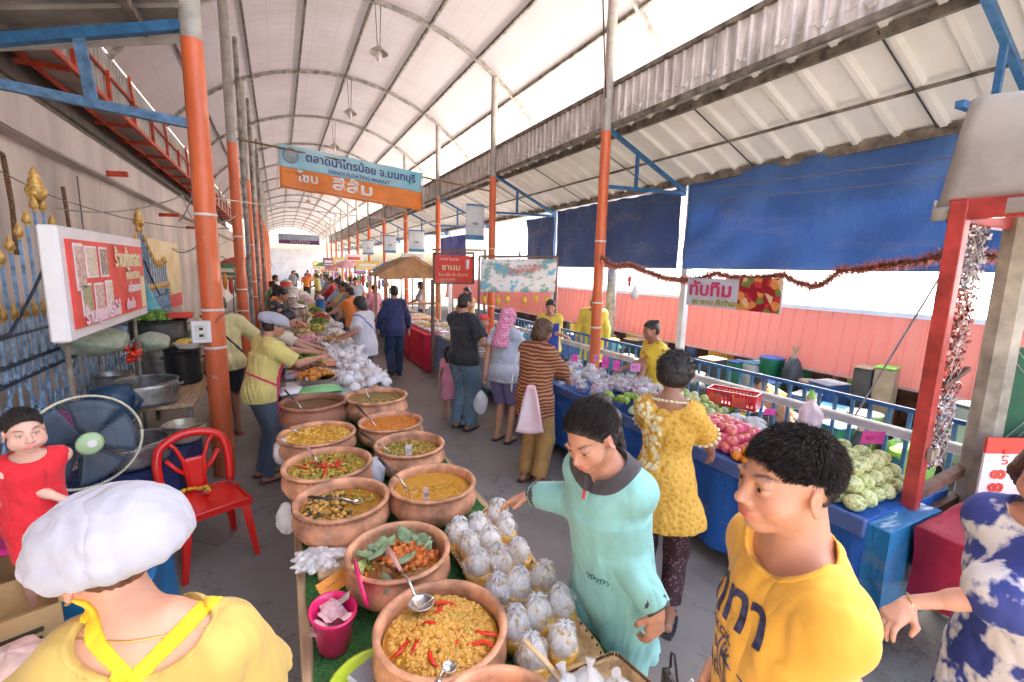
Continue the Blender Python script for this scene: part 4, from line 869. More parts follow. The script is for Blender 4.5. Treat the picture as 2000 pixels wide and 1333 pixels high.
for i, (x, y) in enumerate(BG):
    o = proto[i] if i < 4 else copy_tree(proto[i % 4]); c = AT(x, y, .865); o.location = (c[0], c[1], .845+.012*(i % 3 == 0)); o.rotation_euler = (RP.uniform(-.2, .2), RP.uniform(-.2, .2), RP.uniform(0, 6)); s = RP.uniform(1.08, 1.24); o.scale = (s, s, s*1.02)
    tag(o, 'clear tied bag of white noodles over yellow sauce in the woven tray', 'food bag', 'noodle bags in the woven tray')
M_WOVEN = mat('pale_woven_tray', (.66, .44, .22), .55, var=.15, scale=40, bump=.6, bscale=120, bdist=.005)
def tray_woven(pts, z, label, h=.05):
    P = [AT(x, y, z) for x, y in pts]; c = sum(P)/4; c[2] = FZ+.01; e = empty('woven_tray', c, 0, label, 'tray'); Q = [p-c for p in P]
    def loop(s, zz): 
        L_ = []
        for i in range(4):
            a, b = Q[i]*s, Q[(i+1) % 4]*s
            for t in np.linspace(.06, .94, 14): L_.append((a[0]+(b[0]-a[0])*t, a[1]+(b[1]-a[1])*t, zz))
        return L_
    m = MB(); rows = [loop(.86, 0), loop(.9, .004), loop(.97, h*.75), loop(1.04, h), loop(1.045, h-.004), loop(.95, h*.7), loop(.86, .012)]; N = len(rows[0]); vs = sum(rows, [])
    fs = [(r*N+i, r*N+(i+1) % N, (r+1)*N+(i+1) % N, (r+1)*N+i) for r in range(6) for i in range(N)]+[tuple(range(N))[::-1], tuple(6*N+i for i in range(N))]
    m.add(vs, fs); m.build('woven_body', M_WOVEN, e)
    m = MB(); L1 = loop(1.012, h*.9)
    for k in range(0, N): 
        a, b = np.array(L1[k]), np.array(L1[(k+1) % N])
        for t in (.2, .7): q = a+(b-a)*t; m.box(q, (.007, .007, .008), rz=.78)
    o = m.build('rim_holes', mat('dark_brown_gap', (.12, .06, .03), .9), e); o['kind'] = 'stuff'; return e
tray_woven([(878, 1078), (955, 1000), (1182, 1290), (1060, 1345)], .80, 'long pale woven tray holding the noodle bags')
tray_woven([(1075, 1345), (1200, 1285), (1330, 1400), (1150, 1450)], .80, 'second woven tray at the bottom edge beside the handbag')
for k, (x, y) in enumerate([(1150, 1325), (1100, 1335), (1210, 1345)]):
    c = AT(x, y, .86); e = empty('snack_bag', (c[0], c[1], .835), k, '%s clear bag of rolls in the lower woven tray' % ORD[k], 'food bag', 'clear roll bags'); crinkle(14, 12, 30+k, (.05, .05, .05), .16).build('clear_film', M_FILM, e, smooth=True)
    m = MB(); R = random.Random(k)
    for q in range(6): m.blob((R.uniform(-.025, .025), R.uniform(-.025, .025), R.uniform(-.02, .02)), (.02, .014, .013), 8, 6)
    m.build('rolls', mat('tan_rolls', (.6, .42, .3), .5), e, smooth=True); m = MB(); m.tube([(0, 0, .04), (0, 0, .06), (.01, .01, .08)], [.014, .006, .016], 8); m.build('tied_neck', M_FILM, e)
m = MB(); m.tube([(0, 0, 0), (-.04, .05, .05), (-.075, .1, .085)], [.011, .011, .009], 8, flat=.6); c = AT(1082, 1310, .90); tag(m.build('wooden_tongs', mat('pale_bamboo', (.72, .5, .28), .5, var=.1), None, loc=(c[0]+.02, c[1]-.02, .87), smooth=True), 'pale bamboo tongs leaning on the noodle bags', 'tongs')
# pink money basket
M_HOT = mat('hot_pink_plastic', (.86, .02, .16), .3, var=.08, coat=.4)
c = AT(650, 1190, .90); pb = empty('pink_money_basket', (c[0], c[1], FZ), .2, 'hot pink plastic bucket full of banknotes at the left table edge', 'basket')
m = MB(); m.lathe([(.052, 0), (.058, .003), (.078, .125), (.085, .13), (.085, .137), (.077, .137), (.07, .12), (.052, .01), (0, .008)], 32, sx=.9, sy=1.1); m.build('bucket', M_HOT, pb, smooth=True)
m = MB(); m.lathe([(0, 0), (.075, .0), (.086, .006), (.088, .014), (.08, .012), (0, .008)], 32, sx=.9, sy=1.1, M=Matrix.Translation((.098, .02, .17)) @ Matrix.Rotation(1.35, 4, 'Y') @ Matrix.Rotation(.2, 4, 'X')); m.build('lid', M_HOT, pb, smooth=True)
M_NOTE = mat('pink_banknote', (.72, .46, .44), .6, var=.15, scale=60); M_NOTEG = mat('green_banknote', (.56, .60, .46), .6, var=.15, scale=60)
RB = random.Random(2)
for k in range(9):
    m = MB(); a = RB.uniform(0, 6); fo = RB.uniform(.004, .014); m.grid(lambda u, v: ((u-.5)*.10, (v-.5)*.05, fo*math.sin(u*5+k)+.004*math.sin(v*6)), 10, 5, .0006)
    o = m.build('banknote', M_NOTEG if k == 8 else M_NOTE, None, loc=(c[0]+RB.uniform(-.025, .022)+(.02 if k == 8 else 0), c[1]+RB.uniform(-.03, .03)+(.03 if k == 8 else 0), .835+.006*k)); o.rotation_euler = (RB.uniform(-.5, .5), RB.uniform(-.5, .5), a)
    tag(o, 'pale green banknote on top of the heap in the pink bucket' if k == 8 else 'crumpled pinkish banknote heaped in the pink bucket', 'banknote', None if k == 8 else 'pink banknotes in the bucket')
c = AT(715, 1330, .80); lt = empty('lime_tray', (c[0], c[1], FZ), .5, 'lime green plastic tray holding small steel tubs at the bottom edge', 'tray')
m = MB(); m.lathe([(.07, 0), (.1, .01), (.115, .045), (.12, .05), (.11, .048), (.09, .01), (0, .008)], 28, sx=1, sy=.8); m.build('tray', mat('lime_plastic', (.60, .78, .05), .3, coat=.3), lt, smooth=True)
m = MB(); m.box((.01, 0, .03), (.09, .1, .045), bev=.006); m.build('steel_tub', mat('white_plastic', (.75, .75, .76), .3), lt); m = MB(); m.box((.01, 0, .053), (.075, .085, .003)); m.build('tub_opening', mat('grey_inside', (.3, .3, .32), .4), lt)
c = AT(625, 1092, .80); g = crinkle(40, 26, 9, (.10, .075, .035), .4, False); o = g.build('plastic_bag_pile', m_clear('pile_film', .35, .85), None, loc=(c[0], c[1], FZ+.035), smooth=True); tag(o, 'crinkled pile of empty clear plastic bags on the turf', 'plastic bags')
c = AT(590, 1000, .72); g = crinkle(20, 14, 19, (.05, .03, .09), .25, False); o = g.build('hanging_bag', M_FILM, None, loc=(-.03, c[1], .70), smooth=True); tag(o, 'clear plastic bag hanging from the left table edge', 'plastic bag')
for k, (x, y) in enumerate([(733, 918), (553, 880)]):
    c = AT(x, y, .85); g = crinkle(18, 14, 41+k, (.06, .06, .09), .2); o = g.build('small_plastic_bag', M_FILMW, None, loc=(c[0], c[1], FZ+.075), smooth=True); tag(o, ['crumpled milky bag wedged between two pots', 'crumpled milky bag at the left table edge beside the egg curry'][k], 'plastic bag')
m = MB(); m.grid(lambda u, v: ((u-.5)*.09, (v-.5)*.05*(1-abs(2*u-1)**3), .01*math.sin(u*4)), 12, 5, .001); c = AT(925, 1003, .80); o = m.build('banana_leaf_piece', M_GREEN, None, loc=(c[0], c[1], .80)); o.rotation_euler = (0, 0, .7); tag(o, 'piece of green banana leaf beside the noodle bags', 'leaf')
m = MB(); m.box((0, 0, 0), (.24, .22, .02), bev=.004); c = AT(665, 1050, .775); o = m.build('cutting_board', M_WOODT, None, loc=(.2, 1.95, .781)); tag(o, 'round-edged wooden board under the pots on the turf', 'board')
# ---------------------------------------------------------------- second table group
M_TCL = mat('white_table_cloth', (.7, .69, .67), .7, var=.08)
table('packing_table', .0, 1.02, 4.42, 7.4, .76, 'cluttered second table covered with packages and white bags', top=M_TCL)
table('third_table', .05, 1.1, 7.5, 12.5, .76, 'third table down the aisle loaded with greens and pots', top=M_TCL)
table('far_centre_table', .1, 1.1, 12.6, 24, .76, 'far table down the centre of the aisle loaded with food', top=M_TCL)
def pack(px, py, z, d, m_, label, rz=0, m2=None, nm='food_package', cat='package'):
    c = AT(px, py, z); e = empty(nm, (c[0], c[1], z), rz, label, cat); m = MB(); m.grid(lambda u, v: ((u-.5)*d[0], (v-.5)*d[1], d[2]*math.sin(u*PI)**.35*math.sin(v*PI)**.35*(1+.1*math.sin(u*17)*math.sin(v*13))), 16, 14); m.box((0, 0, -.001), (d[0], d[1], .004)); m.build('wrapper', m_, e, smooth=True)
    m = MB(); m.grid(lambda u, v: ((u-.5)*d[0]*.7, (v-.5)*d[1]*.5, .0025+d[2]*(math.sin((.15+.7*u)*PI)*math.sin((.25+.5*v)*PI))**.35*(1+.0*u)), 10, 8); m.build('printed_label', m2 or M_CARD, e, smooth=True); return e
M_PGRN = mat('green_package_print', (.22, .60, .22), .35, var=.1, coat=.3); M_PRED = mat('red_package_print', (.75, .10, .05), .35, coat=.3); M_PBLU = mat('blue_grey_package', (.35, .42, .58), .35, coat=.3); M_PWH = mat('glossy_white_wrap', (.78, .77, .78), .25, coat=.4)
pack(625, 762, .80, (.42, .2, .05), M_PGRN, 'green and white snack package behind the tall brown pot', .1, mat('pale_green_label', (.45, .72, .4), .4))
pack(570, 765, .80, (.25, .2, .05), M_PWH, 'white package left of the green one', .2)
pack(640, 735, .80, (.4, .2, .05), M_PRED, 'red and white package with a zigzag label', .05)
pack(580, 735, .80, (.26, .2, .05), M_PBLU, 'blue grey package with a red strip', .1, M_PRED)
pack(630, 712, .80, (.4, .22, .06), mat('orange_red_wrap', (.78, .25, .12), .35, coat=.3), 'orange package in front of the white bag heap', .0)
pack(560, 715, .80, (.26, .2, .05), M_PBLU, 'pale blue wrapped package near the orange one', .0)
pack(705, 752, .78, (.2, .16, .03), M_CARD, 'small white leaflet package beside the spouted pot', .3, mat('pale_print', (.7, .5, .45), .5))
pack(745, 745, .78, (.2, .12, .04), M_GREEN, 'green banana leaf packet at the table edge', .8, mat('white_paper', (.75, .76, .7), .6))
RW = random.Random(8)
pr_b = []
for i in range(3):
    e = empty('rice_bag'); crinkle(10, 10, 60+i, (.055, .05, .05), .16).build('bag_body', mat('white_shiny_bag', (.93, .90, .90), .2, var=.12, scale=14, coat=.4, bump=.4, bscale=30, bdist=.01, c2=(.84, .78, .78)), e, smooth=True); m = MB(); m.tube([(0, 0, .04), (0, .0, .055), (.015, .01, .075)], [.014, .006, .014], 6); m.build('tied_neck', M_FILMW, e); pr_b.append(e)
nb = 0
for i in range(95):
    x = RW.uniform(.52, .99); y = RW.uniform(4.75, 7.3); lay = i % 3
    if i < 3: o = pr_b[i]
    else: o = copy_tree(pr_b[i % 3])
    o.location = (x, y, .81+.055*lay*RW.random()); o.rotation_euler = (RW.uniform(-.5, .5), RW.uniform(-.5, .5), RW.uniform(0, 6)); s = RW.uniform(.8, 1.15); o.scale = (s, s, s)
    tag(o, 'small tied white bag of rice in the heap on the second table', 'food bag', 'white rice bags on the second table')
m = MB(); m.box((0, 0, 0), (.03, .5, .16), bev=.003); c = AT(630, 665, .9); tag(m.build('yellow_ruler_board', mat('yellow_board', (.8, .6, .08), .5), None, loc=(.42, 6.1, .86)), 'narrow yellow board edging the white bag heap', 'board')
def bowlful(x, y, z, r, h, mb_, mf, label, nm='food_bowl', lumps=26, ls=.03, seed=0, cat='bowl', rect=None, heap=.04, grp=None):
    e = empty(nm, (x, y, z), 0, label, cat, grp); m = MB(); R = random.Random(seed)
    if rect:
        a, b = rect; m.box((0, 0, .008), (a, b, .014), bev=.003)
        for s in (-1, 1): m.box((s*a/2, 0, h/2), (.01, b, h), bev=.002); m.box((0, s*b/2, h/2), (a, .01, h), bev=.002)
    elif r: m.lathe([(r*.6, 0), (r*.7, .003), (r*.97, h*.8), (r*1.02, h), (r*.95, h), (r*.6, h*.2), (0, h*.15)], 22)
    m.build('dish', mb_, e, smooth=not rect, auto=.6); m = MB()
    for i in range(lumps):
        if rect: px, py = R.uniform(-.43, .43)*rect[0], R.uniform(-.43, .43)*rect[1]; d = max(abs(px)/rect[0], abs(py)/rect[1])*2
        else: a = R.uniform(0, 6.3); d = math.sqrt(R.random())*.85; px, py = d*r*math.cos(a), d*r*math.sin(a)
        m.blob((px, py, h*.6+heap*max(0, 1-d*d)+R.uniform(0, .01)), (ls*R.uniform(.7, 1.2), ls*R.uniform(.6, 1), ls*R.uniform(.5, .8)), 8, 6, M=Matrix.Rotation(R.uniform(0, 6), 3, 'Z'), jit=.2, rs=R)
    o = m.build('contents', mf, e, smooth=True); o['kind'] = 'stuff'; return e
MF = dict(greens=mat('leafy_greens', (.16, .34, .04), .5, var=.4, scale=30), orange=mat('orange_fried_food', (.80, .30, .05), .45, var=.3, scale=30), tan=mat('tan_fried_food', (.68, .44, .2), .5, var=.25, scale=30), white=mat('white_dumplings', (.76, .73, .68), .4, var=.1, scale=20), red=mat('red_food', (.62, .06, .03), .35, var=.2), pink=mat('pink_sweets', (.80, .35, .40), .35, var=.2), yellow=mat('yellow_sweets', (.85, .62, .12), .4, var=.15), brown=mat('brown_grilled_meat', (.25, .11, .05), .45, var=.3, scale=25), blue=mat('pale_blue_packets', (.35, .48, .68), .35, var=.2), olive=mat('olive_mango', (.48, .46, .06), .4, var=.2))
MD = dict(white=M_PWH, steel=M_STAIN, clay=M_CLAY, blue=mat('blue_plastic_dish', (.06, .2, .55), .35, coat=.2), red=M_VRED, wood=M_WOODT)
far = [(.35, 7.0, 'brown', 'clay'), (.3, 5.2, 'orange', 'steel'), (.25, 5.75, 'brown', 'steel'), (.25, 6.4, 'greens', 'clay'), (.75, 7.75, 'tan', 'wood'), (.35, 7.8, 'pink', 'white'), (.8, 8.5, 'white', 'white'), (.3, 8.5, 'tan', 'steel'), (.55, 9.1, 'olive', 'wood'), (.9, 9.5, 'white', 'white'), (.3, 9.6, 'orange', 'steel'), (.7, 10.3, 'greens', 'clay'), (.3, 10.8, 'yellow', 'white'), (.8, 11.1, 'red', 'white'), (.45, 11.9, 'olive', 'wood'), (.8, 12.9, 'greens', 'clay'), (.4, 13.6, 'orange', 'steel'), (.85, 14.3, 'yellow', 'white'), (.45, 15.2, 'greens', 'steel'), (.8, 16.2, 'pink', 'white'), (.5, 17.4, 'tan', 'wood'), (.8, 18.6, 'white', 'white'), (.5, 20, 'red', 'steel'), (.7, 21.7, 'yellow', 'white')]
for k, (x, y, f, d) in enumerate(far): bowlful(x, y, .77, .2, .09, MD[d], MF[f], 'wide %s dish of %s food on the centre tables' % (d, f), grp='dishes on the centre tables', seed=k, lumps=40, ls=.045, heap=.1)
# clear display cases and steamers give height to the far stalls
for k, (x, y, w_, h_, mm) in enumerate([(.25, 10.2, .5, .4, 'steel'), (.95, 13.4, .3, .35, 'blue'), (.2, 12.6, .4, .45, 'steel'), (.3, 16.0, .5, .5, 'white'), (.2, 19, .5, .6, 'red')]):
    e = empty('steamer_stack', (x, y, .77), 0, '%s cylindrical steamer pot on the centre tables, %s from the camera' % (mm, ORD[k]), 'steamer'); m = MB()
    for q in range(3): m.lathe([(w_*.4, q*h_/3), (w_*.43, q*h_/3+.01), (w_*.43, (q+1)*h_/3-.015), (w_*.4, (q+1)*h_/3-.004)], 20)
    m.build('steamer_tier', MD[mm], e, smooth=True, auto=.6); m = MB(); m.lathe([(w_*.42, h_), (w_*.3, h_+.06), (.03, h_+.09), (.03, h_+.12), (0, h_+.125)], 20); m.build('lid', M_STAIN, e, smooth=True)
# ---------------------------------------------------------------- fruit stall on the right
M_BCL = m_tarp('bright_blue_cloth', (.008, .07, .31), (.014, .115, .43)); M_BCL.node_tree.nodes['Principled BSDF'].inputs['Roughness'].default_value = .75; M_BCL.node_tree.nodes['Principled BSDF'].inputs['Coat Weight'].default_value = 0; M_BCL2 = m_tarp('teal_blue_tarpaulin', (.01, .13, .32), (.03, .25, .5))
cloth_table('fruit_table_cover', 2.66, 3.55, 1.12, 4.12, .80, .66, M_BCL, 'long fruit stall table covered in bright blue cloth', seed=2, amp=.018)
cloth_table('teal_tarp_cover', 2.68, 3.2, 1.02, 1.115, .79, .6, M_BCL2, 'shiny teal tarp end of the fruit table beside the red post', seed=6, amp=.012)
cloth_table('folded_blue_tarp_cover', 2.56, 3.4, 4.14, 4.72, .79, .7, M_BCL2, 'loosely folded blue tarp over the far end of the fruit stall', seed=3, amp=.03)
m = MB(); m.box((0, 0, 0), (.035, 3.05, .1), bev=.006); m.build('edge', mat('faded_blue_cloth', (.08, .13, .33), .6, var=.1), None, loc=(2.645, 2.63, .765)); tag(bpy.data.objects['edge'], 'faded blue padded strip along the front edge of the fruit table', 'strip'); bpy.data.objects['edge'].name = 'edge_strip'
def heap(px0, px1, py0, py1, z, n, mk, label, cat, group, layers=3, dz=.05, seed=0, R0=.04, pad=1.75, quad=None):
    """pile of round fruit filling a quadrilateral on the table"""
    R = random.Random(seed); Q = quad; done = 0; P = []
    for L_ in range(layers):
        sh = .0+.11*L_
        us = np.arange(sh, 1-sh, 1/ max(1, math.dist(Q[0], Q[1])/(pad*R0))); vv = np.arange(sh, 1-sh, 1/max(1, math.dist(Q[0], Q[3])/(pad*R0)))
        for a in us:
            for b in vv:
                a2, b2 = a+R.uniform(-.015, .015), b+R.uniform(-.015, .015)+(.5/len(vv) if int(a*100) % 2 else 0)*.0
                p = [(1-a2)*(1-b2)*Q[0][i]+a2*(1-b2)*Q[1][i]+a2*b2*Q[2][i]+(1-a2)*b2*Q[3][i] for i in (0, 1)]
                P.append((p[0], p[1], z+R0*.8+dz*L_+R.uniform(-.004, .004)))
    pro = mk()
    for i, p in enumerate(P[:n]):
        o = pro[i % len(pro)] if i < len(pro) else copy_tree(pro[i % len(pro)])
        o.location = p; o.rotation_euler = (R.uniform(-.7, .7), R.uniform(-.7, .7), R.uniform(0, 6)); s = R.uniform(.9, 1.1); o.scale = (s, s, s); tag(o, label, cat, group)
def m_custard():
    t = NT('custard_apple_skin'); v = t.coord(); vo = t.add('ShaderNodeTexVoronoi', Scale=62.0); t.link(v, vo.inputs[0]); n = t.noise(30, v, 4)
    c = t.ramp(vo.outputs['Distance'], [(.0, (.82, .82, .46)), (.5, (.68, .69, .31)), (.85, (.36, .40, .13))]); c = t.mix(t.math('MULTIPLY', t.math('GREATER_THAN', n, .62), .6), c, (.12, .09, .03)); t.col(c); t.set(Roughness=.6)
    inv = t.math('SUBTRACT', 1.0, vo.outputs['Distance']); t.bump(inv, .55, .008); return t.m
def mk_custard():
    R = random.Random(1); out = []
    for k in range(3):
        m = MB(); vs = []; g = 22; hh = 16
        def fn(u, v, k=k):
            a = 2*PI*u; t = v*PI; b = abs(math.sin(a*6+v*3))*abs(math.sin(t*7)); s = math.sin(t); r = .050*(1+.03*b)*(1+.04*math.sin(2*a+k))
            return (r*s*math.cos(a), r*s*math.sin(a), -.046*math.cos(t)*(1-.12*math.sin(t)))
        m.grid(fn, 41, 19); out.append(m.build('custard_apple', MC, None, smooth=True))
    return out
MC = m_custard()
heap(0, 0, 0, 0, .81, 62, mk_custard, 'bumpy pale green custard apple in the pile near the red post', 'custard apple', 'custard apples piled near the red post', 3, .066, 3, .050, 2.12, quad=[(2.72, 1.2), (3.32, 1.22), (3.3, 1.62), (2.75, 1.62)])
def m_apple():
    t = NT('pink_apple_skin'); n = t.noise(18, t.coord(), 4); t.col(t.ramp(n, [(.35, (.72, .09, .11)), (.52, (.78, .22, .17)), (.7, (.80, .48, .30))])); t.set(Roughness=.3); t.b.inputs['Coat Weight'].default_value = .3; return t.m
M_NET = mat('pink_foam_net', (.82, .12, .28), .6); M_APP = m_apple()
def mk_apple():
    out = []
    for k in range(2):
        e = empty('apple'); m = MB(); m.lathe([(0, -.034), (.012, -.037), (.03, -.028), (.041, 0), (.036, .024), (.018, .035), (.006, .03), (0, .026)], 18); m.build('flesh', M_APP, e, smooth=True)
        m = MB(); m.lathe([(.036, -.022), (.0435, -.004), (.0440, .006), (.042, .008), (.042, -.004), (.034, -.024)], 14); m.build('foam_net', M_NET, e); out.append(e)
    return out
heap(0, 0, 0, 0, .81, 85, mk_apple, 'pinkish apple in a foam net in the pile on the blue stall', 'apple', 'pink apples on the blue stall', 3, .05, 5, .04, 2.0, quad=[(2.74, 1.95), (3.15, 2.02), (3.2, 2.5), (2.78, 2.42)])
def mk_orange():
    m = MB(); m.blob((0, 0, 0), (.035, .035, .032), 16, 11); return [m.build('orange', mat('orange_peel', (.86, .26, .015), .38, var=.08, scale=30, bump=.4, bscale=160, bdist=.003), None, smooth=True)]
heap(0, 0, 0, 0, .81, 48, mk_orange, 'small bright orange in the pile in front of the apples', 'orange', 'oranges beside the apples', 3, .05, 6, .035, 2.0, quad=[(2.70, 1.70), (3.0, 1.68), (3.0, 1.94), (2.70, 1.93)])
def mk_guava():
    o = []
    for k in range(2): m = MB(); m.blob((0, 0, 0), (.05, .042, .04), 14, 9, jit=.04); o.append(m.build('guava', mat('guava_skin_%d' % k, ((.42, .52, .14), (.62, .66, .34))[k], .4, var=.2, scale=12), None, smooth=True))
    return o
heap(0, 0, 0, 0, .81, 60, mk_guava, 'pale green guava in the heap behind the apples', 'guava', 'green guavas heaped on the stall', 3, .055, 7, .047, 2.0, quad=[(3.0, 2.62), (3.48, 2.62), (3.48, 3.05), (3.0, 3.0)])
def banana(x, y, z, rz, label):
    e = empty('banana_bunch', (x, y, z), rz, label, 'bananas', 'green banana bunches')
    for k in range(9):
        a = -.6+k*.15; m = MB(); P = [(.02*math.sin(a)*0+(.02+.13*t)*math.cos(a)-.02*t, (.02+.13*t)*math.sin(a), .03+.06*math.sin(t*PI*.8)+.018*(k % 2)) for t in np.linspace(0, 1, 8)]
        m.tube(P, [.006, .012, .018, .020, .020, .018, .012, .005], 8); m.build('banana', mat('green_banana', (.34, .50, .07), .45, var=.2), e, smooth=True)
for k, (x, y) in enumerate([(2.78, 3.25), (2.82, 3.12), (2.95, 3.2)]): banana(x, y, .81, 2.6+k*.5, '%s green banana bunch at the front of the fruit stall' % ORD[k])
M_MEL = mat('pale_green_papaya', (.46, .56, .26), .4, var=.18, scale=9)
for k, (x, y, a) in enumerate([(2.76, 2.95, .3), (2.8, 2.82, .5), (2.9, 2.72, .1), (2.84, 3.02, .8)]):
    m = MB(); m.blob((0, 0, 0), (.13, .05, .045), 16, 10, jit=.02); o = m.build('green_papaya', M_MEL, None, loc=(x, y, .855+.02*(k == 3)), smooth=True); o.rotation_euler = (0, 0, a); tag(o, 'long pale green papaya lying at the front of the fruit stall', 'papaya', 'pale green papayas')
# bagged fruit
RF = random.Random(31); bp = []
FB = [('pink', (.72, .42, .46)), ('clear', (.66, .64, .66)), ('yellow', (.68, .60, .30)), ('red', (.42, .08, .09)), ('rosy', (.62, .32, .32))]
for i, (nm, c) in enumerate(FB):
    e = empty('fruit_bag'); m = MB(); R = random.Random(i)
    for q in range(16): m.blob((R.uniform(-.04, .04), R.uniform(-.04, .04), R.uniform(-.02, .035)), .018, 8, 6)
    m.build('fruit', mat('bagged_%s_fruit' % nm, c, .25, var=.3, scale=30), e, smooth=True)
    g = MB(); 
    for q in range(9):
        a = q*.7; g.tube([(.0, 0, .045), (.01*math.cos(a), .01*math.sin(a), .06), (.035*math.cos(a), .035*math.sin(a), .085+.01*R.random())], [.012, .004, .002], 5)
    g.build('tied_top', M_FILM, e, smooth=True); bp.append(e)
    f = NT('thin_bag_film_'+nm); tb = f.add('ShaderNodeBsdfTransparent'); gl_ = f.b; f.set(Roughness=.18); f.col((.92, .88, .91)); mx = f.add('ShaderNodeMixShader'); nz = f.noise(22, f.coord(), 5, .7); f.link(f.ramp(nz, [(.42, (.12,)*3), (.60, (.60,)*3)]), mx.inputs[0]); f.link(tb.outputs[0], mx.inputs[1]); f.link(gl_.outputs[0], mx.inputs[2]); f.link(mx.outputs[0], f.out.inputs[0])
    crinkle(12, 12, 80+i, (.072, .068, .062), .16).build('film', f.m, e, smooth=True)
for i in range(64):
    k = i % 5
    if i < 44: x, y = RF.uniform(2.72, 3.35), RF.uniform(3.35, 4.65)
    else: x, y = RF.uniform(2.8, 3.4), RF.uniform(3.0, 3.5); k = 3 + i % 2
    if y < 3.4 and x < 3: x += .3
    if i < 44 and k == 3 and y > 3.8: k = 1
    o = bp[k] if not bp[k].get('used') else copy_tree(bp[k]); bp[k]['used'] = 1
    if 'used' in o: del o['used']
    bp[k]['used'] = 1; o.location = (x, y, .86+.07*(i % 2)*RF.random()); o.rotation_euler = (RF.uniform(-.4, .4), RF.uniform(-.4, .4), RF.uniform(0, 6)); s = RF.uniform(.85, 1.2); o.scale = (s, s, s)
    tag(o, '%s fruit in a shiny clear tied bag at the far end of the fruit stall' % FB[k][0], 'fruit bag', '%s fruit bags on the stall' % FB[k][0])
for b in bp:
    if 'used' in b: del b['used']
M_PTAG = mat('neon_pink_card', (.88, .10, .48), .5, var=.04); M_PTAG2 = mat('lilac_pink_card', (.80, .32, .62), .5, var=.04)
for k, (x, y, z, w_, h_, t, mt) in enumerate([(1182, 708, 1.12, .07, .12, '60', M_PTAG), (1204, 714, 1.12, .07, .1, '50', M_PTAG), (1241, 718, 1.12, .1, .09, '40', M_PTAG2), (1165, 700, 1.12, .05, .07, '80', M_PTAG2), (1705, 855, 1.05, .14, .09, '60', M_PTAG), (1503, 805, 1.05, .08, .05, '35', M_PTAG), (1122, 700, 1.1, .07, .08, '70', M_PTAG)]):
    card(x, y, z, w_, h_, mt, '%s pink price card on a stick over the fruit, reading %s' % (ORD[k], t), rz=-.5, text=t, tsize=h_*.6, tm=mat('magenta_ink', (.6, .05, .3), .5), stick=.16)
m = MB(); c = AT(1332, 745, 1.1); m.add([(-.05, 0, -.05), (.05, 0, -.06), (0, .0, .07)], [(0, 1, 2)]); m.add([(-.05, .003, -.05), (.05, .003, -.06), (0, .003, .07)], [(2, 1, 0)]); tag(m.build('orange_price_card', M_CARDO, None, loc=c), 'triangular orange card beside the lace dress', 'price card')
# red slotted basket with cards
c = AT(1432, 778, .92); e = empty('red_basket', c, -1.2, 'red slotted plastic basket with two price cards behind the apples', 'basket')
m = MB(); m.box((0, 0, -.06), (.42, .2, .01))
for s in (-1, 1):
    m.box((0, s*.1, .065), (.42, .012, .02)); m.box((0, s*.1, -.05), (.42, .012, .02)); m.box((s*.21, 0, .065), (.012, .2, .02)); m.box((s*.21, 0, 0), (.01, .2, .12))
    for q in np.linspace(-.2, .2, 14): m.box((q, s*.1, 0), (.012, .01, .12))
m.build('slotted_body', mat('red_plastic', (.72, .02, .02), .35, coat=.3), e)
for q, x in enumerate((-.12, .08)): m = MB(); m.box((x, -.112, -.01), (.11, .004, .09)); m.build('price_card', mat('red_orange_card', (.85, .14, .09), .5), e); text_obj(('35', '40')[q], .05, M_VRED, e, (x-.035, -.116, -.03), (PI/2, 0, 0))
M_FOAM = mat('white_foam_net', (.82, .82, .83), .7, var=.06, bump=1, bscale=90, bdist=.02)
for k, (x, y) in enumerate([(3.3, 2.2), (3.36, 2.42), (3.3, 2.02), (3.42, 2.3), (2.9, 2.55), (3.4, 1.9)]):
    g = crinkle(16, 12, 100+k, (.1, .08, .05), .25, False); o = g.build('foam_net_heap', M_FOAM, None, loc=(x, y, .85), smooth=True); tag(o, 'small heap of white foam fruit nets behind the apples', 'foam nets', 'white foam net heaps')
for k, (x, y, s, lab) in enumerate([(3.62, 1.98, .1, 'white carrier bag hanging on the railing ledge behind the boy'), (2.95, 2.58, .07, 'pink and white bag with a red apple print beside the lace dress')]):
    g = crinkle(16, 16, 120+k, (s, s*.7, s*1.5), .18); o = g.build('carrier_bag', mat('pink_white_film', (.82, .66, .72), .25, var=.1, coat=.4), None, loc=(x, y, .86+s), smooth=True); tag(o, lab, 'bag')
# ---------------------------------------------------------------- middle right tables
M_PAT = NT('blue_white_dotted_cloth'); vo = M_PAT.add('ShaderNodeTexVoronoi', Scale=22.0); M_PAT.link(M_PAT.coord(), vo.inputs[0]); M_PAT.col(M_PAT.ramp(vo.outputs['Distance'], [(.25, (.04, .10, .24)), (.33, (.13, .32, .52)), (.6, (.24, .42, .60))])); M_PAT = M_PAT.m
M_CRIM = mat('bright_red_cloth', (.74, .015, .055), .6, var=.12, scale=2, bump=.4, bscale=7, bdist=.03)
cloth_table('patterned_cloth_table', 2.62, 3.55, 6.6, 8.4, .76, .72, M_PAT, 'stall table covered in blue and white patterned cloth', seed=8, amp=.012)
cloth_table('red_table_cover', 2.45, 3.55, 8.45, 10.2, .76, .70, M_CRIM, 'stall table covered in bright red cloth', seed=9, amp=.01)
cloth_table('blue_bunting_cover', 2.55, 3.5, 10.5, 17, .78, .72, mat('denim_blue_cloth', (.06, .13, .32), .65, var=.2, scale=2), 'long far stall table covered in denim blue cloth', seed=10, amp=.012)
cloth_table('grey_cloth_table', 2.6, 3.5, 17.3, 27, .78, .72, mat('grey_blue_cloth', (.3, .34, .42), .7), 'very far stall table with pale grey cloth', seed=11, amp=.01)
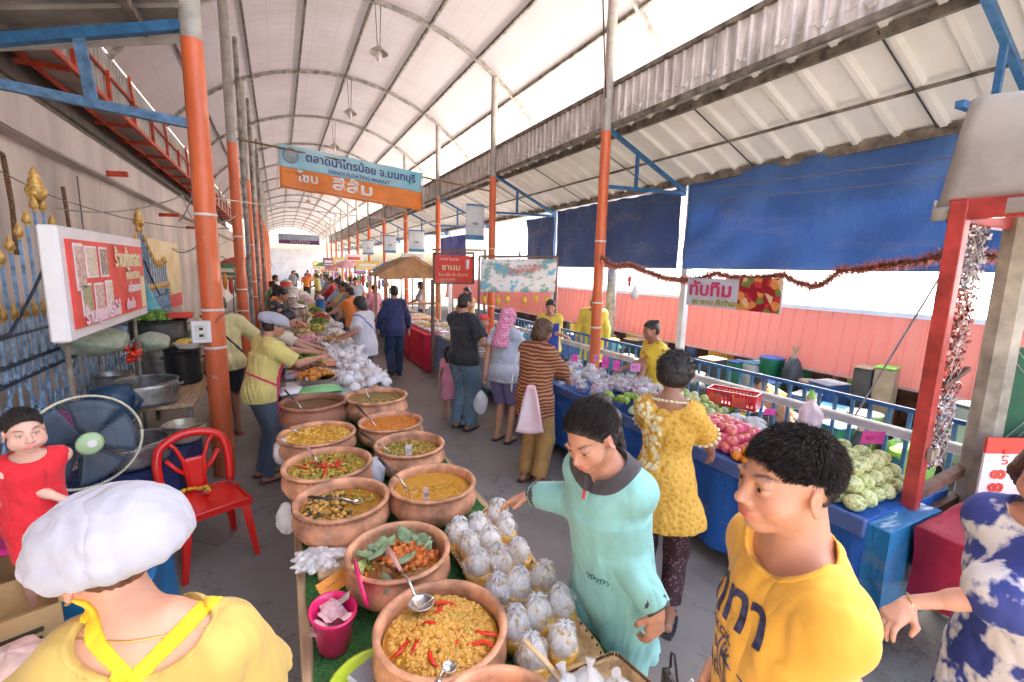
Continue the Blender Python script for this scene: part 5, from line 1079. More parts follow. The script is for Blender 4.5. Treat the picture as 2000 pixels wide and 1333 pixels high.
cloth_table('white_cloth_table', 2.75, 3.5, 4.85, 6.5, .76, .5, mat('pale_blue_cloth', (.45, .52, .62), .7, var=.1), 'stall table with pale cloth behind the shoppers', seed=12, amp=.012)
k = 0
for y in np.arange(6.8, 16.8, .42):
    for x in (2.78, 3.2):
        f = ['white', 'yellow', 'white', 'orange', 'tan', 'white', 'pink', 'white', 'yellow', 'brown'][(k*7) % 10]; k += 1
        bowlful(x, y, .775, 0, .035, M_PWH, MF[f], 'white tray of %s food on the %s, %s side' % (f, 'blue patterned stall' if y < 8.5 else 'red stall' if y < 10.4 else 'denim blue far stall', 'aisle' if x < 3 else 'inner'), 'food_tray', 26, .03, 200+k, 'tray', grp='food trays on the right stalls', rect=(.36, .34), heap=.02)
for k, (x, y, f) in enumerate([(2.95, 5.1, 'pink'), (3.1, 5.5, 'white'), (2.95, 6.0, 'yellow'), (3.2, 6.2, 'greens')]): bowlful(x, y, .77, .16, .08, M_PWH, MF[f], 'round white basin of %s food on the stall behind the shoppers' % f, seed=300+k)
m = MB(); m.box((0, 0, 0), (.5, .16, .012), bev=.003); tag(m.build('pink_sign_board', M_HOT, None, loc=(2.85, 8.3, .83)), 'hot pink board lying on the white trays', 'board')
for k in range(16):
    y = 17.6+k*.6; f = ['white', 'yellow', 'orange', 'pink', 'greens'][k % 5]; bowlful(3.0, y, .79, .22, .1, M_PWH, MF[f], 'far white basin of %s food on the grey cloth' % f, grp='far basins on the grey cloth', seed=400+k, lumps=20, ls=.06, heap=.1)
# thatched wooden stall
ts = empty('wooden_stall', (2.75, 11.0, 0), 0, 'small wooden stall with a brown gabled roof beside the far orange posts', 'stall')
M_TW = mat('light_stall_wood', (.62, .36, .17), .6, var=.2, scale=3); M_TWD = mat('brown_roof_board', (.38, .22, .09), .7, var=.25, scale=5)
for s in (-1, 1):
    m = MB(); m.add([(0, -.55, 2.28), (0, .9, 2.28), (s*.78, .9, 1.84), (s*.78, -.55, 1.84)], [(0, 1, 2, 3)]); m.add([(0, -.55, 2.25), (0, .9, 2.25), (s*.78, .9, 1.81), (s*.78, -.55, 1.81)], [(3, 2, 1, 0)]); m.build('roof_slope', M_TWD, ts)
    m = MB(); m.bar((0, -.56, 2.27), (s*.8, -.56, 1.82), .04, .08); m.build('barge_board', M_TW, ts)
    for q in (-.5, .8): m = MB(); m.bar((s*.62, q, 0), (s*.62, q, 1.9), .055, .055); m.build('post', M_TW, ts)
m = MB(); m.add([(-.7, -.54, 1.84), (.7, -.54, 1.84), (0, -.54, 2.22)], [(0, 1, 2)]); m.bar((-.75, -.55, 1.82), (.75, -.55, 1.82), .04, .08); m.build('gable_board', M_TW, ts)
m = MB(); m.box((0, .1, .8), (1.2, 1.0, .06)); m.box((0, -.5, 1.2), (1.2, .03, .05)); m.build('counter', M_TW, ts)
# far stalls: canopies, signs and goods down both sides
RF2 = random.Random(77)
CF = [('white', (.78, .76, .75)), ('blue', (.10, .22, .45)), ('red', (.62, .08, .06)), ('pink', (.80, .42, .48)), ('yellow', (.82, .62, .15)), ('green', (.10, .36, .14)), ('purple', (.30, .14, .34)), ('orange', (.84, .32, .06))]
for k in range(26):
    y = 14+k*1.55; side = (3.45, -1.3)[k % 2]; nm, c = CF[(k*5) % 8]; z = RF2.uniform(1.7, 2.4); w_ = RF2.uniform(.5, 1.1); h_ = RF2.uniform(.3, .6)
    e = empty('stall_sign', (side+RF2.uniform(-.3, .3), y, z), 0, 'far %s stall sign on the %s of the aisle' % (nm, 'right' if side > 0 else 'left'), 'sign', 'far stall signs')
    m = MB(); m.box((0, 0, 0), (w_, .03, h_), bev=.004); m.build('panel', mat('far_sign_'+nm, c, .5, var=.1), e); m = MB(); m.box((0, -.018, h_*.05), (w_*.7, .006, h_*.3)); m.box((0, -.018, -h_*.3), (w_*.8, .006, h_*.1)); m.build('print_band', M_WTXT if nm != 'white' else mat('far_sign_red', (.62, .08, .06)), e); m = MB(); m.tube([(0, .02, -h_/2), (0, .02, -z)], .02, 6); m.build('pole', M_STEELD, e)
for k in range(18):
    y = 13.2+k*2.0; side = (3.1, -1.25)[k % 2]; nm, c = CF[(k*3+1) % 8]; e = empty('stall_umbrella' if k % 3 == 0 else 'goods_rack', (side, y, 0), 0, 'far %s on the %s of the aisle' % (nm+' umbrella stall' if k % 3 == 0 else 'rack of hanging goods', 'right' if side > 0 else 'left'), 'umbrella' if k % 3 == 0 else 'rack', 'far umbrellas and racks')
    m = MB()
    if k % 3 == 0:
        m.lathe([(.85, 1.9), (.8, 1.95), (.45, 2.15), (.03, 2.3), (0, 2.33)], 10); m.build('canopy', mat('far_sign_'+nm, c), e); m = MB(); m.tube([(0, 0, 0), (0, 0, 2.3)], .02, 6); m.build('pole', M_STEELD, e)
    else:
        m.bar((-.5, 0, 1.75), (.5, 0, 1.75), .03, .03); m.bar((-.5, 0, 0), (-.5, 0, 1.75), .03, .03); m.bar((.5, 0, 0), (.5, 0, 1.75), .03, .03); m.build('frame', M_STEELD, e)
        for q in range(7): nm2, c2 = CF[(k+q*3) % 8]; m = MB(); m.blob((-.42+q*.14, RF2.uniform(-.03, .03), 1.45+RF2.uniform(-.1, .1)), (.06, .05, RF2.uniform(.12, .26)), 8, 6, jit=.2, rs=RF2); m.build('hanging_item', mat('far_sign_'+nm2, c2), e, smooth=True)
# ---------------------------------------------------------------- left: chair, fan, kitchen
M_CHR = mat('glossy_red_plastic', (.80, .018, .012), .28, var=.05, coat=.35)
ch = empty('red_plastic_chair', (-.52, 3.56, 0), math.radians(203), 'red plastic chair with a slotted back holding bits of yellow garland', 'chair')
def soft(o, lv=1, bw=.006):
    b = o.modifiers.new('b', 'BEVEL'); b.width = bw; b.segments = 2; b.limit_method = 'ANGLE'; 
    for p in o.data.polygons: p.use_smooth = True
    return o
m = MB(); m.grid(lambda u, v: ((u-.5)*(.43-.04*v), (v-.5)*.42, .44-.018*math.sin(u*PI)*math.sin(v*PI)-.012*abs(2*u-1)**6-.015*(1-v)**8), 18, 18, .012); m.build('seat', M_CHR, ch, smooth=True)
m = MB(); m.box((0, .205, .415), (.42, .01, .05), bev=.004); m.box((0, -.20, .415), (.38, .01, .04), bev=.004); m.box((.205, 0, .415), (.01, .4, .045), bev=.004); m.box((-.205, 0, .415), (.01, .4, .045), bev=.004); m.build('seat_apron', M_CHR, ch)
for sx, sy in ((-1, 1), (1, 1), (-1, -1), (1, -1)):
    m = MB(); a = V(sx*.195, sy*.19, .43); b = V(sx*.235, sy*(.225 if sy > 0 else .25), 0); t0, t1 = .062, .036
    vs = []
    for p_, w_ in ((a, t0), (b, t1)): vs += [p_, p_-V(sx*w_, 0, 0), p_-V(sx*w_*.98, sy*.012, 0), p_-V(sx*.012, sy*.012, 0), p_-V(sx*.012, sy*w_*.98, 0), p_-V(0, sy*w_, 0)]
    m.add(vs, [(i, (i+1) % 6, 6+(i+1) % 6, 6+i) for i in range(6)]+[(5, 4, 3, 2, 1, 0), (6, 7, 8, 9, 10, 11)]); soft(m.build('leg', M_CHR, ch))
def bk(s, t):  # back surface: s across -1..1, t up 0..1
    return (s*(.205+.012*math.sin(t*PI)-.05*max(0, t-.55)**1.2), -.195-.085*t-.03*(1-s*s)*.5, .43+.40*t-.045*abs(s)**3*max(0, t-.6)/.4)
m = MB(); e1 = [bk(-1, t) for t in np.linspace(0, .88, 10)]+[bk(s, .88+.12*math.cos(s*PI/2)**.5) for s in np.linspace(-.9, .9, 15)]+[bk(1, t) for t in np.linspace(.88, 0, 10)]
m.tube(e1, .024, 8, flat=1.2); m.build('back_rim', M_CHR, ch, smooth=True)
m = MB()
for P in ([bk(-.22, 0), bk(-.25, .3), bk(-.3, .55), bk(-.5, .8), bk(-.72, .93)], [bk(.22, 0), bk(.25, .3), bk(.3, .55), bk(.5, .8), bk(.72, .93)], [bk(-.75, .62), bk(-.5, .42), bk(-.25, .3)], [bk(.75, .62), bk(.5, .42), bk(.25, .3)]): m.tube(P, .021, 8, flat=.7)
m.grid(lambda u, v: bk(-.3+.6*u, .02+.55*v), 8, 10, .008); m.build('back_splat', M_CHR, ch, smooth=True)
RG = random.Random(4)
for nm, lab, mm, x, y, n in (('yellow_garland', 'bits of yellow flower garland lying on the red chair seat', mat('marigold_petals', (.85, .55, .03), .6), -.62, 3.62, 26), ('torn_red_wrapper', 'torn red and dark wrapper scraps lying on the red chair seat', mat('red_dark_scraps', (.5, .05, .03), .5, c2=(.12, .07, .05), scale=20), -.46, 3.66, 14)):
    m = MB()
    for i in range(n): t = i/n; m.blob((RG.uniform(-.02, .02)+.1*math.cos(t*4.4), RG.uniform(-.02, .02)+.07*math.sin(t*4.4)+.0, .0), (.017, .014, .012), 6, 5, jit=.4, rs=RG)
    tag(m.build(nm, mm, None, loc=(x, y, .462), smooth=False), lab, 'garland' if 'yel' in nm else 'wrapper')
# fan
fn_ = empty('standing_fan', (-1.03, 3.28, 0), .55, 'dark standing fan with a pale green hub and cream guard ring', 'fan'); FZc = 1.02; FR = .262
TM = Matrix.Translation((0, 0, FZc)) @ Matrix.Rotation(-.12, 4, 'X')
def ringpts(r, y, n=40): return [TM @ Vector((r*math.cos(a), y, r*math.sin(a))) for a in np.linspace(0, 2*PI, n)]
m = MB(); m.tube(ringpts(FR, 0), .008, 6); m.build('guard_ring', mat('cream_guard', (.62, .60, .42), .4), fn_, smooth=True)
m = MB()
for k in range(96):
    a = 2*PI*k/96; m.tube([TM @ Vector((r*math.cos(a+.9*r), y, r*math.sin(a+.9*r))) for r, y in ((.06, -.07), (.15, -.075), (.24, -.05), (FR, 0))], .0011, 3, cap=False)
    m.tube([TM @ Vector((r*math.cos(a), y, r*math.sin(a))) for r, y in ((.05, .1), (.24, .09), (FR, 0))], .0011, 3, cap=False)
for r, y in ((.12, -.073), (.2, -.062)): m.tube(ringpts(r, y), .0015, 4)
o = m.build('wire_guard', mat('dark_blue_wire', (.045, .055, .07), .4), fn_); o['kind'] = 'stuff'
for k in range(5):
    m = MB(); a0_ = 2*PI*k/5; m.grid(lambda u, v: tuple(TM @ Vector(((.04+.2*u)*math.cos(a0_+(v-.5)*1.05), .02+.045*(v-.5), (.04+.2*u)*math.sin(a0_+(v-.5)*1.05)))), 10, 8, .003); m.build('blade', mat('slate_blue_blade', (.075, .11, .16), .35), fn_, smooth=True)
m = MB(); m.lathe([(0, 0), (.045, .0), (.062, -.01), (.064, -.02), (.05, -.022)], 30, M=TM @ Matrix.Translation((0, -.085, 0)) @ Matrix.Rotation(PI/2, 4, 'X')); m.build('hub_badge', mat('pale_green_hub', (.42, .60, .32), .35), fn_, smooth=True)
m = MB(); m.lathe([(0, .001), (.022, .0005)], 24, M=TM @ Matrix.Translation((.004, -.088, 0)) @ Matrix.Rotation(PI/2, 4, 'X')); m.build('hub_logo', M_CARD, fn_)
m = MB(); m.tube([TM @ Vector((0, .06, 0)), TM @ Vector((0, .22, 0))], [.07, .05], 14); m.tube([(0, .12, .9), (0, .12, .05)], .016, 10); m.lathe([(0, .06), (.03, .055), (.19, .03), (.2, 0)], 24, c=(0, .12, 0)); m.build('motor_and_stand', mat('dark_blue_plastic', (.03, .05, .09), .4), fn_, smooth=True, auto=.6)
# kitchen table with pots behind the fan
cloth_table('dark_blue_cloth_table', -1.42, -.72, 3.75, 4.75, .58, .5, mat('dark_navy_cloth', (.015, .03, .14), .7, var=.2), 'low table under a dark blue cloth behind the red chair', seed=13, amp=.015)
table('kitchen_table', -1.55, -.75, 4.85, 7.2, .78, 'rough kitchen table crowded with metal pots by the left wall')
def mpot(x, y, z, r, h, label, m_=M_STAIN, ribs=0, nm='metal_pot', cat='pot', handles=True, lid=False):
    e = empty(nm, (x, y, z), 0, label, cat); m = MB(); pr = [(r*.92, 0), (r*.97, .006)]
    for q in range(7): pr.append((r*(.98+.03*ribs*(q % 2)), h*(.05+.88*q/6)))
    pr += [(r, h*.96), (r*1.05, h), (r*1.03, h+.004), (r*.96, h*.96), (r*.94, h*.1), (0, h*.08)]
    m.lathe(pr, 28); m.build('vessel', m_, e, smooth=True, auto=.8)
    if handles:
        m = MB()
        for s in (-1, 1): m.tube([(s*r, -.04, h*.75), (s*(r+.035), -.035, h*.78), (s*(r+.035), .035, h*.78), (s*r, .04, h*.75)], .006, 6)
        m.build('handles', m_, e)
    if lid: m = MB(); m.lathe([(r*1.04, h+.004), (r*.5, h+.04), (0, h+.05)], 24); m.tube([(0, 0, h+.05), (0, 0, h+.08)], .012, 8); m.build('lid', m_, e, smooth=True)
    return e
M_DULL = mat('dull_aluminium', (.42, .40, .38), .38, .8, var=.25, scale=12); M_SOOT = mat('sooty_metal', (.12, .115, .11), .45, .6, var=.3)
mpot(-1.02, 4.05, .59, .22, .17, 'wide ribbed aluminium basin on the dark blue cloth', M_DULL, 1, nm='aluminium_basin', cat='basin')
mpot(-.78, 4.42, .59, .13, .14, 'small tall brassy pan beside the wide basin', mat('brassy_tin', (.5, .42, .3), .35, .6))
mpot(-1.12, 5.0, .79, .24, .2, 'big ribbed colander basin on the kitchen table', M_DULL, 1.5, nm='ribbed_colander', cat='basin')
mpot(-1.2, 6.1, .79, .24, .42, 'tall soot-grey stock pot on the kitchen table', M_DULL)
mpot(-1.2, 6.1, 1.215, .26, .2, 'dark steel pot stacked on top of the stock pot', M_SOOT)
mpot(-.95, 5.75, .79, .16, .34, 'black stock pot close behind the first orange post', mat('black_enamel', (.02, .02, .022), .3), lid=True)
mpot(-1.45, 5.4, .79, .13, .2, 'small dull pot near the blue fence', M_DULL)
bowlful(-1.2, 6.1, 1.36, .22, .07, M_STAIN, MF['greens'], 'bowl of fresh greens and red chillies on the stacked pots', seed=500, lumps=50, ls=.05, heap=.08)
bowlful(-.88, 5.6, 1.17, .12, .06, M_PWH, MF['yellow'], 'small white bowl of yellow food behind the first orange post', seed=501)
m = MB(); m.box((0, 0, .03), (.22, .12, .06), bev=.01); tag(m.build('red_box', M_VRED, None, loc=(-.98, 6.0, 1.44)), 'small red plastic box on the stacked pots', 'box')
g = crinkle(24, 16, 150, (.22, .2, .13), .12, True); o = g.build('bag_of_greens', mat('bagged_green_sprouts', (.34, .42, .26), .3, var=.35, scale=25, c2=(.58, .62, .50), coat=.5, bump=.8, bscale=60, bdist=.02), None, loc=(-1.42, 5.0, 1.36), smooth=True); tag(o, 'big clear bag of green vegetables hanging under the sign box', 'bag')
g = crinkle(20, 14, 151, (.15, .14, .10), .14, True); o = g.build('small_bag_of_greens', mat('bagged_green_sprouts', None), None, loc=(-1.15, 5.5, 1.26), smooth=True); tag(o, 'smaller clear bag of greens right of the big one', 'bag')
m = MB(); R = random.Random(9)
for i in range(14): m.blob((R.uniform(-.05, .05), R.uniform(-.05, .05), R.uniform(-.09, .09)), .028, 8, 6)
tag(m.build('red_chilli_bag', M_CHILI, None, loc=(-1.2, 5.1, 1.24), smooth=True), 'bunch of small red tomatoes hanging beside the bag of greens', 'tomatoes')
m = MB(); m.lathe([(.0, .34), (.02, .33), (.13, .02), (.15, 0), (.13, -.01)], 16); tag(m.build('turquoise_cone', mat('turquoise_plastic', (.10, .42, .50), .4), None, loc=(-1.5, 7.1, 1.45), smooth=True), 'turquoise cone-shaped cloth standing at the back of the kitchen', 'cone')
m = MB(); m.lathe([(.12, 0), (.14, .1), (.16, .32), (.13, .38), (.05, .4), (0, .4)], 18); m.tube([(.12, .0, .1), (.2, .0, .25), (.12, 0, .36)], .015, 8); m.tube([(-.1, 0, .3), (-.25, -.05, .0), (-.2, -.1, -.2)], .03, 8); tag(m.build('blue_pump', mat('petrol_blue_plastic', (.02, .07, .14), .35), None, loc=(-1.3, 4.75, .62), smooth=True), 'petrol blue plastic jug with a hose by the blue fence', 'jug')
sh = MB(); sh.grid(lambda u, v: (-.35+.7*u, -.6+1.2*v, .03*math.sin(u*7+v*3)+.02*math.sin(v*13)+.12*u), 20, 24, .01); o = sh.build('plastic_sheeting', m_film('grimy_plastic_sheet', (.60, .56, .52), .05, .3), None, loc=(-1.5, 4.3, .62), smooth=True); tag(o, 'crumpled grimy plastic sheeting heaped by the fence', 'sheeting')
for k, (c_, z, y) in enumerate([((.12, .38, .7), .80, 4.2), ((.72, .12, .42), .86, 4.55), ((.8, .78, .74), .74, 3.9)]):
    m = MB(); m.grid(lambda u, v: (-.16+.32*u, -.25+.5*v, .02*math.sin(u*9+v*8)), 12, 12, .006); o = m.build('folded_plastic', mat('folded_plastic_%d' % k, c_, .35), None, loc=(-1.45, y, z), smooth=True); o.rotation_euler = (0, -.2, .2*k); tag(o, '%s folded plastic sheet lying on the grimy sheeting' % ('blue', 'magenta', 'white')[k], 'plastic sheet')
cloth_table('blue_sheet_table', -1.6, -.62, 1.5, 2.9, .56, .45, mat('blue_printed_sheet', (.01, .20, .50), .4, var=.2, scale=4), 'low table with a bright blue plastic sheet at the lower left', seed=15, amp=.012)
M_CDB = mat('brown_cardboard', (.50, .31, .13), .8, var=.12, scale=4)
for k, (x, y, z, sx, sy, h, a, lab) in enumerate([(-1.12, 2.62, .565, .34, .3, .14, .2, 'brown cardboard box with dark print under the toddler'), (-1.0, 2.3, .565, .26, .3, .16, .35, 'open cardboard box in front on the blue sheet')]):
    e = empty('cardboard_box', (x, y, z), a, lab, 'box'); m = MB()
    for s in (-1, 1): m.box((s*sx/2, 0, h/2), (.006, sy, h)); m.box((0, s*sy/2, h/2), (sx, .006, h))
    m.box((0, 0, .004), (sx, sy, .006)); m.build('carton', M_CDB, e)
    for s in (-1, 1): m = MB(); m.box((s*(sx/2+.04), 0, h-.02), (.1, sy, .004), ry=s*.5); m.build('flap', M_CDB, e)
    m = MB(); m.box((0, -sy/2-.004, h*.5), (sx*.6, .002, .02)); m.box((.02, -sy/2-.004, h*.3), (sx*.4, .002, .012)); m.build('printed_strip', mat('dark_box_print', (.06, .04, .02), .7), e)
g = crinkle(22, 14, 170, (.16, .13, .09), .2); o = g.build('paper_bag', mat('pinkish_paper_bag', (.70, .48, .42), .5, var=.2, scale=9, coat=.3), None, loc=(-.88, 1.95, .65), smooth=True); tag(o, 'pinkish crumpled food bag with an orange print at the left edge', 'bag')
e = empty('magenta_stool', (-1.14, 2.68, .70), 0, 'magenta plastic stool the toddler stands on', 'stool'); m = MB(); m.box((0, 0, .10), (.3, .28, .03), bev=.01); m.build('seat', mat('magenta_plastic', (.62, .02, .25), .35), e)
for sx in (-1, 1):
    for sy in (-1, 1): m = MB(); m.box((sx*.12, sy*.11, .05), (.03, .03, .1)); m.build('leg', mat('magenta_plastic', None), e)
# end of the hall
m = MB(); m.box((0, 0, 1.9), (15, .3, 3.8)); e = m.build('far_haze_backdrop', mat('pale_haze_tone', (.62, .58, .58), .8, var=.1, scale=1), None, loc=(1.5, 62, 0)); tag(e, 'added pale backdrop for bright haze at the far end of the hall', 'building')  # pale backdrop added, its colour stands for the bright distant haze
# ================================================================ figures: distance fields meshed into one continuous surface
def axis(lo, hi, h, fine=()):
    """grid coordinates lo..hi with step h, finer steps inside the intervals fine=[(a,b,step)]"""
    out = [lo]; 
    while out[-1] < hi:
        s = h
        for a, b, f in fine:
            if a-h <= out[-1] <= b: s = min(s, f)
        out.append(out[-1]+s)
    return np.array(out, np.float32)
class Field:
    def __init__(s, xs, ys, zs): s.a = (xs, ys, zs); s.f = np.full((len(xs), len(ys), len(zs)), .3, np.float32)
    def copy(s): q = Field.__new__(Field); q.a = s.a; q.f = s.f.copy(); return q
    def sub(s, lo, hi):
        sl = []
        for ax, l, h in zip(s.a, lo, hi):
            i = max(0, int(np.searchsorted(ax, l))-1); j = min(len(ax), int(np.searchsorted(ax, h))+1); sl.append(slice(i, max(i, j)))
        X = s.a[0][sl[0]][:, None, None]; Y = s.a[1][sl[1]][None, :, None]; Z = s.a[2][sl[2]][None, None, :]
        return tuple(sl), X, Y, Z
    def put(s, sl, d, k, op):
        o = s.f[sl]
        if op == 'add':
            if k > 0: h = np.maximum(k-np.abs(o-d), 0)/k; s.f[sl] = np.minimum(o, d)-h*h*k*.25
            else: s.f[sl] = np.minimum(o, d)
        else:
            if k > 0: h = np.maximum(k-np.abs(o+d), 0)/k; s.f[sl] = np.maximum(o, -d)+h*h*k*.25
            else: s.f[sl] = np.maximum(o, -d)
    def cone(s, a, b, ra, rb, k=.02, op='add', cut=False, pad=.05):
        a = np.array(a, float); b = np.array(b, float); m = max(ra, rb)+k+pad
        sl, X, Y, Z = s.sub(np.minimum(a, b)-m, np.maximum(a, b)+m)
        if 0 in s.f[sl].shape: return s
        d = b-a; L2 = d.dot(d)+1e-9; px, py, pz = X-a[0], Y-a[1], Z-a[2]
        t = (px*d[0]+py*d[1]+pz*d[2])/L2; tc = np.clip(t, 0, 1)
        D = np.sqrt((px-tc*d[0])**2+(py-tc*d[1])**2+(pz-tc*d[2])**2)-(ra+(rb-ra)*tc)
        if cut: D = np.maximum(D, (t-1)*math.sqrt(L2))
        s.put(sl, D, k, op); return s
    def ell(s, c, r, R=None, k=.02, op='add', pad=.05):
        c = np.array(c, float); m = max(r)+k+pad; sl, X, Y, Z = s.sub(c-m, c+m)
        if 0 in s.f[sl].shape: return s
        x, y, z = X-c[0], Y-c[1], Z-c[2]
        if R is not None: R = np.array(R)[:3, :3]; x, y, z = (R[0, 0]*x+R[1, 0]*y+R[2, 0]*z, R[0, 1]*x+R[1, 1]*y+R[2, 1]*z, R[0, 2]*x+R[1, 2]*y+R[2, 2]*z)
        k0 = np.sqrt((x/r[0])**2+(y/r[1])**2+(z/r[2])**2)+1e-6; k1 = np.sqrt((x/r[0]**2)**2+(y/r[1]**2)**2+(z/r[2]**2)**2)+1e-6
        s.put(sl, k0*(k0-1)/k1, k, op); return s
    def ecyl(s, c, R, z0, z1, r0, r1, k=.03, pad=.03):
        """elliptical tube in frame R from height z0 to z1; r0, r1 = (rx, ry)"""
        X, Y, Z = s.a[0][:, None, None]-c[0], s.a[1][None, :, None]-c[1], s.a[2][None, None, :]-c[2]; R = np.array(R)
        x, y, z = (R[0, 0]*X+R[1, 0]*Y+R[2, 0]*Z, R[0, 1]*X+R[1, 1]*Y+R[2, 1]*Z, R[0, 2]*X+R[1, 2]*Y+R[2, 2]*Z)
        t = np.clip((z-z0)/(z1-z0), 0, 1); rx = r0[0]+(r1[0]-r0[0])*t; ry = r0[1]+(r1[1]-r0[1])*t
        d = (np.sqrt((x/rx)**2+(y/ry)**2)-1)*np.minimum(rx, ry); d = np.maximum(d, np.maximum(z0-z, z-z1)); s.put((slice(None),)*3, d.astype(np.float32), k, 'add'); return s
    def plane(s, p, n, k=0):
        """keep the side where (x-p).n < 0"""
        n = unit(n); X, Y, Z = s.a[0][:, None, None], s.a[1][None, :, None], s.a[2][None, None, :]
        d = (X-p[0])*n[0]+(Y-p[1])*n[1]+(Z-p[2])*n[2]; s.f = np.maximum(s.f, d.astype(np.float32)); return s
    def slab(s, p, n, w): s.plane(np.array(p)+unit(n)*w, n); s.plane(np.array(p)-unit(n)*w, -np.array(n)); return s
    def wrinkle(s, amp, seed, fr=9, zs=.5):
        R = np.random.RandomState(seed); X, Y, Z = s.a[0][:, None, None], s.a[1][None, :, None], s.a[2][None, None, :]
        m = np.abs(s.f) < .06; I = np.nonzero(m); x, y, z = s.a[0][I[0]], s.a[1][I[1]], s.a[2][I[2]]*zs; w = np.zeros(len(x))
        wx = .05*np.sin(7*y+5*z+seed); wz = .05*np.sin(6*x-4*z+2*seed)
        mask = .55+.45*np.sin(4.1*x+3*y+5*z/zs*.5+seed)
        for i in range(7):
            an = R.rand()*6.283; d = np.array([math.cos(an), math.sin(an), R.uniform(-.55, .55)]); f = fr*R.uniform(1.0, 2.6); q = np.sin(f*((x+2*wx)*d[0]+(y+wx)*d[1]+(z+wz)*d[2])*3.3+R.rand()*6); w += amp*1.25*(np.exp(-(q/.42)**2)-.35)*mask/(1+i*.25)
        s.f[I] += w.astype(np.float32); return s
    def mesh(s):
        f = s.f; ins = f < 0; nx, ny, nz = f.shape
        c = np.zeros((nx-1, ny-1, nz-1), np.int8)
        for i in (0, 1):
            for j in (0, 1):
                for k in (0, 1): c += ins[i:nx-1+i, j:ny-1+j, k:nz-1+k]
        I = np.nonzero((c > 0) & (c < 8)); n = len(I[0]); idx = np.full(c.shape, -1, np.int32); idx[I] = np.arange(n)
        O = [(i, j, k) for i in (0, 1) for j in (0, 1) for k in (0, 1)]
        val = np.stack([f[I[0]+o[0], I[1]+o[1], I[2]+o[2]] for o in O], 1); acc = np.zeros((n, 3)); cnt = np.zeros(n)
        for a in range(8):
            for b in range(a+1, 8):
                df = [O[b][q]-O[a][q] for q in range(3)]
                if sum(map(abs, df)) != 1: continue
                m = (val[:, a] < 0) != (val[:, b] < 0); t = np.where(m, val[:, a]/(val[:, a]-val[:, b]+1e-12), 0)
                for q in range(3): acc[:, q] += m*(O[a][q]+t*df[q])
                cnt += m
        acc /= cnt[:, None]; P = np.zeros((n, 3))
        for q in range(3): ax = s.a[q]; P[:, q] = ax[I[q]]+acc[:, q]*(ax[I[q]+1]-ax[I[q]])
        F = []
        for q in range(3):
            a_ = [slice(None)]*3; b_ = [slice(None)]*3; a_[q] = slice(0, -1); b_[q] = slice(1, None); A, B = ins[tuple(a_)], ins[tuple(b_)]; E = np.nonzero(A != B)
            u, v = (q+1) % 3, (q+2) % 3; ok = (E[u] > 0) & (E[v] > 0) & (E[u] < f.shape[u]-1) & (E[v] < f.shape[v]-1); E = [e[ok] for e in E]
            def cell(du, dv): t = [e.copy() for e in E]; t[u] = t[u]-du; t[v] = t[v]-dv; return idx[tuple(t)]
            Q = np.stack([cell(1, 1), cell(0, 1), cell(0, 0), cell(1, 0)], 1); flip = B[tuple(E)]; Q[flip] = Q[flip][:, ::-1]; F.append(Q)
        return P, np.concatenate(F)
def fobj(name, fld, m_, parent, colfn=None, decim=None):
    P, F = fld.mesh()
    if len(P) == 0: return None
    me = bpy.data.meshes.new(name); me.vertices.add(len(P)); me.vertices.foreach_set('co', P.ravel()); me.loops.add(len(F)*4); me.loops.foreach_set('vertex_index', F.ravel().astype(np.int32))
    me.polygons.add(len(F)); me.polygons.foreach_set('loop_start', np.arange(0, len(F)*4, 4, dtype=np.int32)); me.polygons.foreach_set('use_smooth', np.ones(len(F), bool)); me.update(calc_edges=True); me.validate()
    me.materials.append(m_)
    if colfn is not None:
        c = colfn(P); a = me.color_attributes.new('Col', 'FLOAT_COLOR', 'POINT'); a.data.foreach_set('color', np.c_[c, np.ones(len(c))].ravel())
    o = bpy.data.objects.new(name, me); COL.objects.link(o); o.parent = parent; return o
def m_skin(nm):
    t = NT(nm); a = t.add('ShaderNodeAttribute', attribute_name='Col'); n = t.noise(14, t.coord(), 5); n2 = t.noise(220, t.coord(), 2)
    t.col(t.mix(t.math('MULTIPLY', t.math('SUBTRACT', n, .3), .5), a.outputs['Color'], (.50, .13, .08), 'MIX')); t.set(Roughness=.43); t.b.inputs['Subsurface Weight'].default_value = .05; t.b.inputs['Subsurface Radius'].default_value = (1, .35, .2); t.b.inputs['Subsurface Scale'].default_value = .008
    t.bump(t.math('ADD', n2, t.math('MULTIPLY', t.noise(60, t.coord(), 4, .6), 1.2)), .22, .0016); return t.m
M_SKIN = m_skin('skin')
def m_hair(nm, a, b):
    t = NT(nm); n = t.noise(55, t.coord(scale=(1, .25, .35)), 5, .7); t.col(t.ramp(n, [(.3, a), (.75, b)])); t.set(Roughness=.38); t.bump(n, .9, .012); return t.m
M_HAIR = m_hair('black_hair', (.006, .005, .005), (.045, .032, .026)); M_HAIRB = m_hair('brown_hair', (.03, .012, .006), (.16, .07, .03))
def cloth(nm, c, var=.06, rough=.75, c2=None, scale=5, bump=.25):
    if nm in MATS: return MATS[nm]
    m_ = mat(nm, c, rough, var=var, scale=scale, bump=0, c2=c2); t = NT.__new__(NT); t.m = m_; t.t = m_.node_tree; t.n = t.t.nodes; t.l = t.t.links; t.b = t.n['Principled BSDF']; t.out = t.n['Material Output']
    v = t.coord(scale=(1, 1, .55)); q = t.add('ShaderNodeTexNoise', Scale=5.5, Detail=2.0, Roughness=.45, Distortion=.5); t.link(v, q.inputs['Vector']); f = t.math('ABSOLUTE', t.math('SUBTRACT', q.outputs['Fac'], .5)); t.bump(t.math('ADD', f, t.math('MULTIPLY', t.noise(400), .012)), .85, .055); t.b.inputs['Sheen Weight'].default_value = .15; return m_
M_EYE = None
